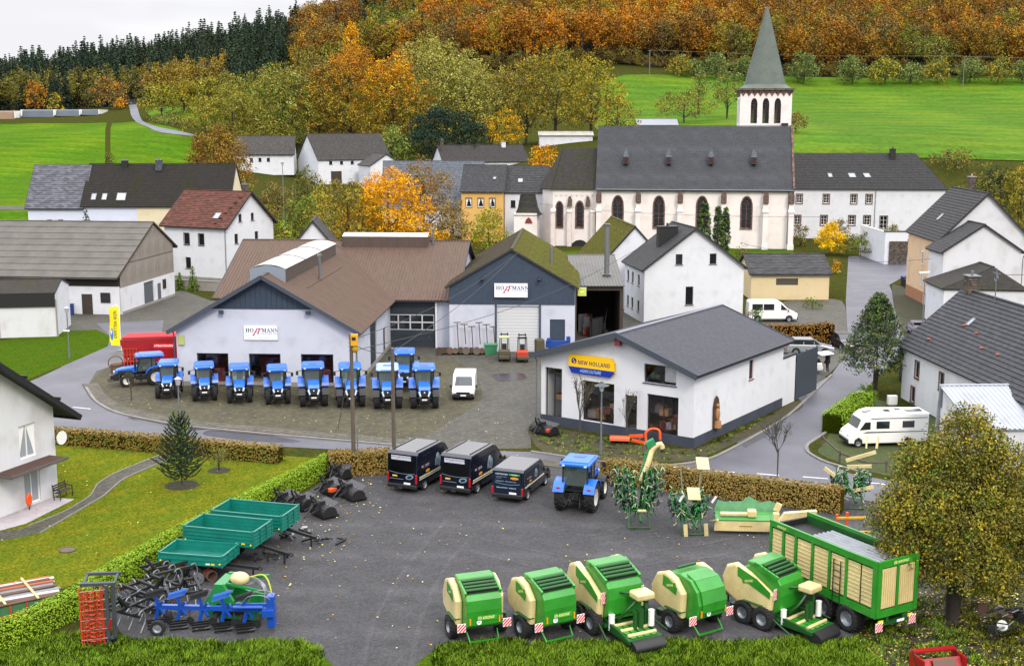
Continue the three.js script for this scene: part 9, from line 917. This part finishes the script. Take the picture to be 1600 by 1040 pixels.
{
const RY = 1.2, t = house({ name: 'balcony_house', label: 'white house with black eaves, balcony and patio door at the left edge', X: -31.4, Z: 63.9, ry: RY, W: 10, D: 8, eave: 5.5, ridge: 9.0, axis: 'd', ov: 1.35, og: 0.9, roof: M.slateDark, course: 0.35, lift: 0.04, wall: M.whiteOld, vm: M.black, gm: M.black, vd: 0.3, th: 0.2, open: [{ s: 'f', k: 'w', x: 7.75, y: 2.95, w: 1.35, h: 2.0, cols: 2, curtain: 1, pane: M.curtain, nosill: 1 }, { s: 'f', k: 'w', x: 7.9, y: 0.12, w: 1.3, h: 2.15, cols: 2, pane: M.curtain, nosill: 1, name: 'patio_door' }] });
new MB().box(4.6, 0.16, 1.3, 7.2, 2.56, 0.65).box(4.7, 0.16, 0.1, 7.2, 2.6, 1.32).build('balcony_slab', mat('#77716e', { k: 0.55, t: ['stain', 1.5] }), t); new MB().box(4.4, 0.03, 1.15, 7.2, 2.66, 0.62).build('balcony_deck', mat('#7a5244', { k: 0.5, t: ['wood', 1] }), t); const br = new MB(); for (const x of [0.6, 3, 7, 9.6]) br.beam([x, x < 5 ? 5.9 + x * 0.7 : 5.9 + (10 - x) * 0.7, -0.1], [x, x < 5 ? 5.9 + x * 0.7 : 5.9 + (10 - x) * 0.7, 0.95], 0.14, 0.18); for (const s of [-1, 1]) br.beam([5, 9.0, 0.5], [s > 0 ? 11.2 : -1.2, 4.75, 0.5], 0.7, 0.08); br.build('eaves_boarding', M.black, t); new MB().cyl(0.42, 0.42, 0.05, 10.15, 3.6, 0.4, Math.PI / 2, 0.5, 0, 20).bar([10, 3.6, 0.1], [10.15, 3.6, 0.38], 0.03).build('satellite_dish', M.plate, t);
const L = (x, y, z) => V(x, y, z).applyAxisAngle(V(0, 1, 0), RY).add(V(-31.4, 0, -63.9)); const b = thing('garden_bench', 'wooden slatted bench on the terrace below the balcony', 'bench', ...L(9.6, 0.02, 0.75).toArray(), RY + 0.1); for (let i = 0; i < 4; i++) new MB().box(1.3, 0.03, 0.09, 0, 0.45, 0.18 - i * 0.11).build('slat', M.doorWood, b); for (let i = 0; i < 3; i++) new MB().box(1.3, 0.09, 0.03, 0, 0.58 + i * 0.13, -0.24 - i * 0.03).build('slat', M.doorWood, b); for (const s of [-1, 1]) { new MB().bar([s * 0.6, 0, 0.22], [s * 0.6, 0.65, 0.2], 0.03).bar([s * 0.6, 0, -0.22], [s * 0.6, 0.95, -0.32], 0.03).bar([s * 0.6, 0.65, 0.2], [s * 0.6, 0.65, -0.26], 0.03).build('bench_side', M.black, b); }
const og = thing('orange_parasol', 'folded orange cushion shape leaning beside the patio door', 'cushion', ...L(7.0, 0.02, 0.5).toArray(), RY); new MB().sph(0.25, 0, 0.6, 0, 1, 1.7, 0.45).build('cushion', M.orange, og); new MB().bar([0, 0, 0], [0, 0.3, 0], 0.03).build('foot', M.dark, og);
}
{
const p = gp(1293, 580), t = thing('person', 'person in dark coat and trousers standing at the open tailgate of the white car', 'person', p.x, 0, p.z, -2.4);
const mc = (bones, res, half, c, k) => { const m = new MarchingCubes(res, M.black, false, false, 60000), n = res; const cell = 2 * half / n; for (let z = 0; z < n; z++) for (let y = 0; y < n; y++) for (let x = 0; x < n; x++) { const q = V(c[0] + (x - n / 2) * cell, c[1] + (y - n / 2) * cell, c[2] + (z - n / 2) * cell); let d = 9; for (const [a, b, r0, r1] of bones) { const A = V(...a), B = V(...b), ab = B.clone().sub(A), h = clamp(q.clone().sub(A).dot(ab) / ab.lengthSq(), 0, 1), e = q.distanceTo(A.addScaledVector(ab, h)) - lerp(r0, r1, h); const w = Math.max(k - Math.abs(d - e), 0) / k; d = Math.min(d, e) - w * w * k * 0.25; } m.field[x + y * n + z * n * n] = -d; } m.isolation = 0; m.update(); const g = new THREE.BufferGeometry(), cnt = m.count; const pos = m.positionArray.slice(0, cnt * 3); for (let i = 0; i < cnt; i++) for (let j = 0; j < 3; j++) pos[i * 3 + j] = c[j] + pos[i * 3 + j] * half; g.setAttribute('position', new THREE.BufferAttribute(pos, 3)); g.computeVertexNormals(); g.setAttribute('uv', new THREE.Float32BufferAttribute(new Float32Array(cnt * 2), 2)); return g; };
const hand = (s) => { const o = []; const b = [s * 0.30, 0.86, 0.16]; o.push([[s * 0.29, 0.95, 0.12], b, 0.03, 0.035]); for (let i = 0; i < 4; i++) o.push([[b[0] + (i - 1.5) * 0.02 * 0.6, b[1] - 0.03, b[2] + (i - 1.5) * 0.02], [b[0] + (i - 1.5) * 0.012 - s * 0.015, b[1] - 0.1 + Math.abs(i - 1.4) * 0.008, b[2] + 0.03 + (i - 1.5) * 0.02], 0.010, 0.008]); o.push([[b[0] - s * 0.01, b[1] + 0.01, b[2] + 0.03], [b[0] - s * 0.03, b[1] - 0.05, b[2] + 0.07], 0.011, 0.009]); return o; };
const body = mc([[[0, 0.95, 0], [0, 1.35, 0], 0.15, 0.19], [[-0.17, 1.42, 0], [0.17, 1.42, 0], 0.08, 0.08], [[0, 1.45, 0], [0, 1.56, 0.02], 0.07, 0.06], [[0, 1.63, 0.03], [0, 1.70, 0.02], 0.085, 0.10], [[0, 1.62, 0.12], [0, 1.60, 0.13], 0.02, 0.018], ...[-1, 1].flatMap((s) => [[[s * 0.10, 0.95, 0], [s * 0.11, 0.5, 0.02], 0.10, 0.065], [[s * 0.11, 0.5, 0.02], [s * 0.12, 0.1, -0.02], 0.06, 0.045], [[s * 0.12, 0.06, -0.04], [s * 0.13, 0.05, 0.16], 0.05, 0.045], [[s * 0.22, 1.40, 0], [s * 0.29, 1.13, -0.02], 0.06, 0.05], [[s * 0.29, 1.13, -0.02], [s * 0.29, 0.95, 0.12], 0.05, 0.035], ...hand(s)])], 88, 0.95, [0, 0.92, 0], 0.05);
const bm = new THREE.Mesh(body, mat('#20222a', { k: 0.6, r: 0.9 })); bm.name = 'body'; t.add(bm); new MB().ext([[-0.27, 0.72], [0.27, 0.72], [0.24, 1.1], [0.27, 1.44], [0.1, 1.52], [-0.1, 1.52], [-0.27, 1.44], [-0.24, 1.1]], 0.32, MX(0, 0, 0.0), 0.1).build('coat', mat('#15171c', { k: 0.6, r: 0.95 }), t); new MB().sph(0.112, 0, 1.71, 0.0, 1, 1.02, 1.08, 12).build('hair', mat('#4a3c30', { k: 0.5 }), t); new MB().sph(0.09, 0, 1.645, 0.055, 0.9, 1.15, 0.8, 12).sph(0.018, 0, 1.64, 0.135).build('face', mat('#d8a88c', { k: 0.6 }), t); for (const s of [-1, 1]) { new MB().sph(0.012, s * 0.03, 1.665, 0.122).build('eye', M.black, t); new MB().rb(0.1, 0.09, 0.28, 0.04, s * 0.125, 0.055, 0.06).build('shoe', M.carW, t); }
}
scene.traverse((o) => { if (o.isMesh) { o.castShadow = o.receiveShadow = true; } });
renderer.render(scene, camera);
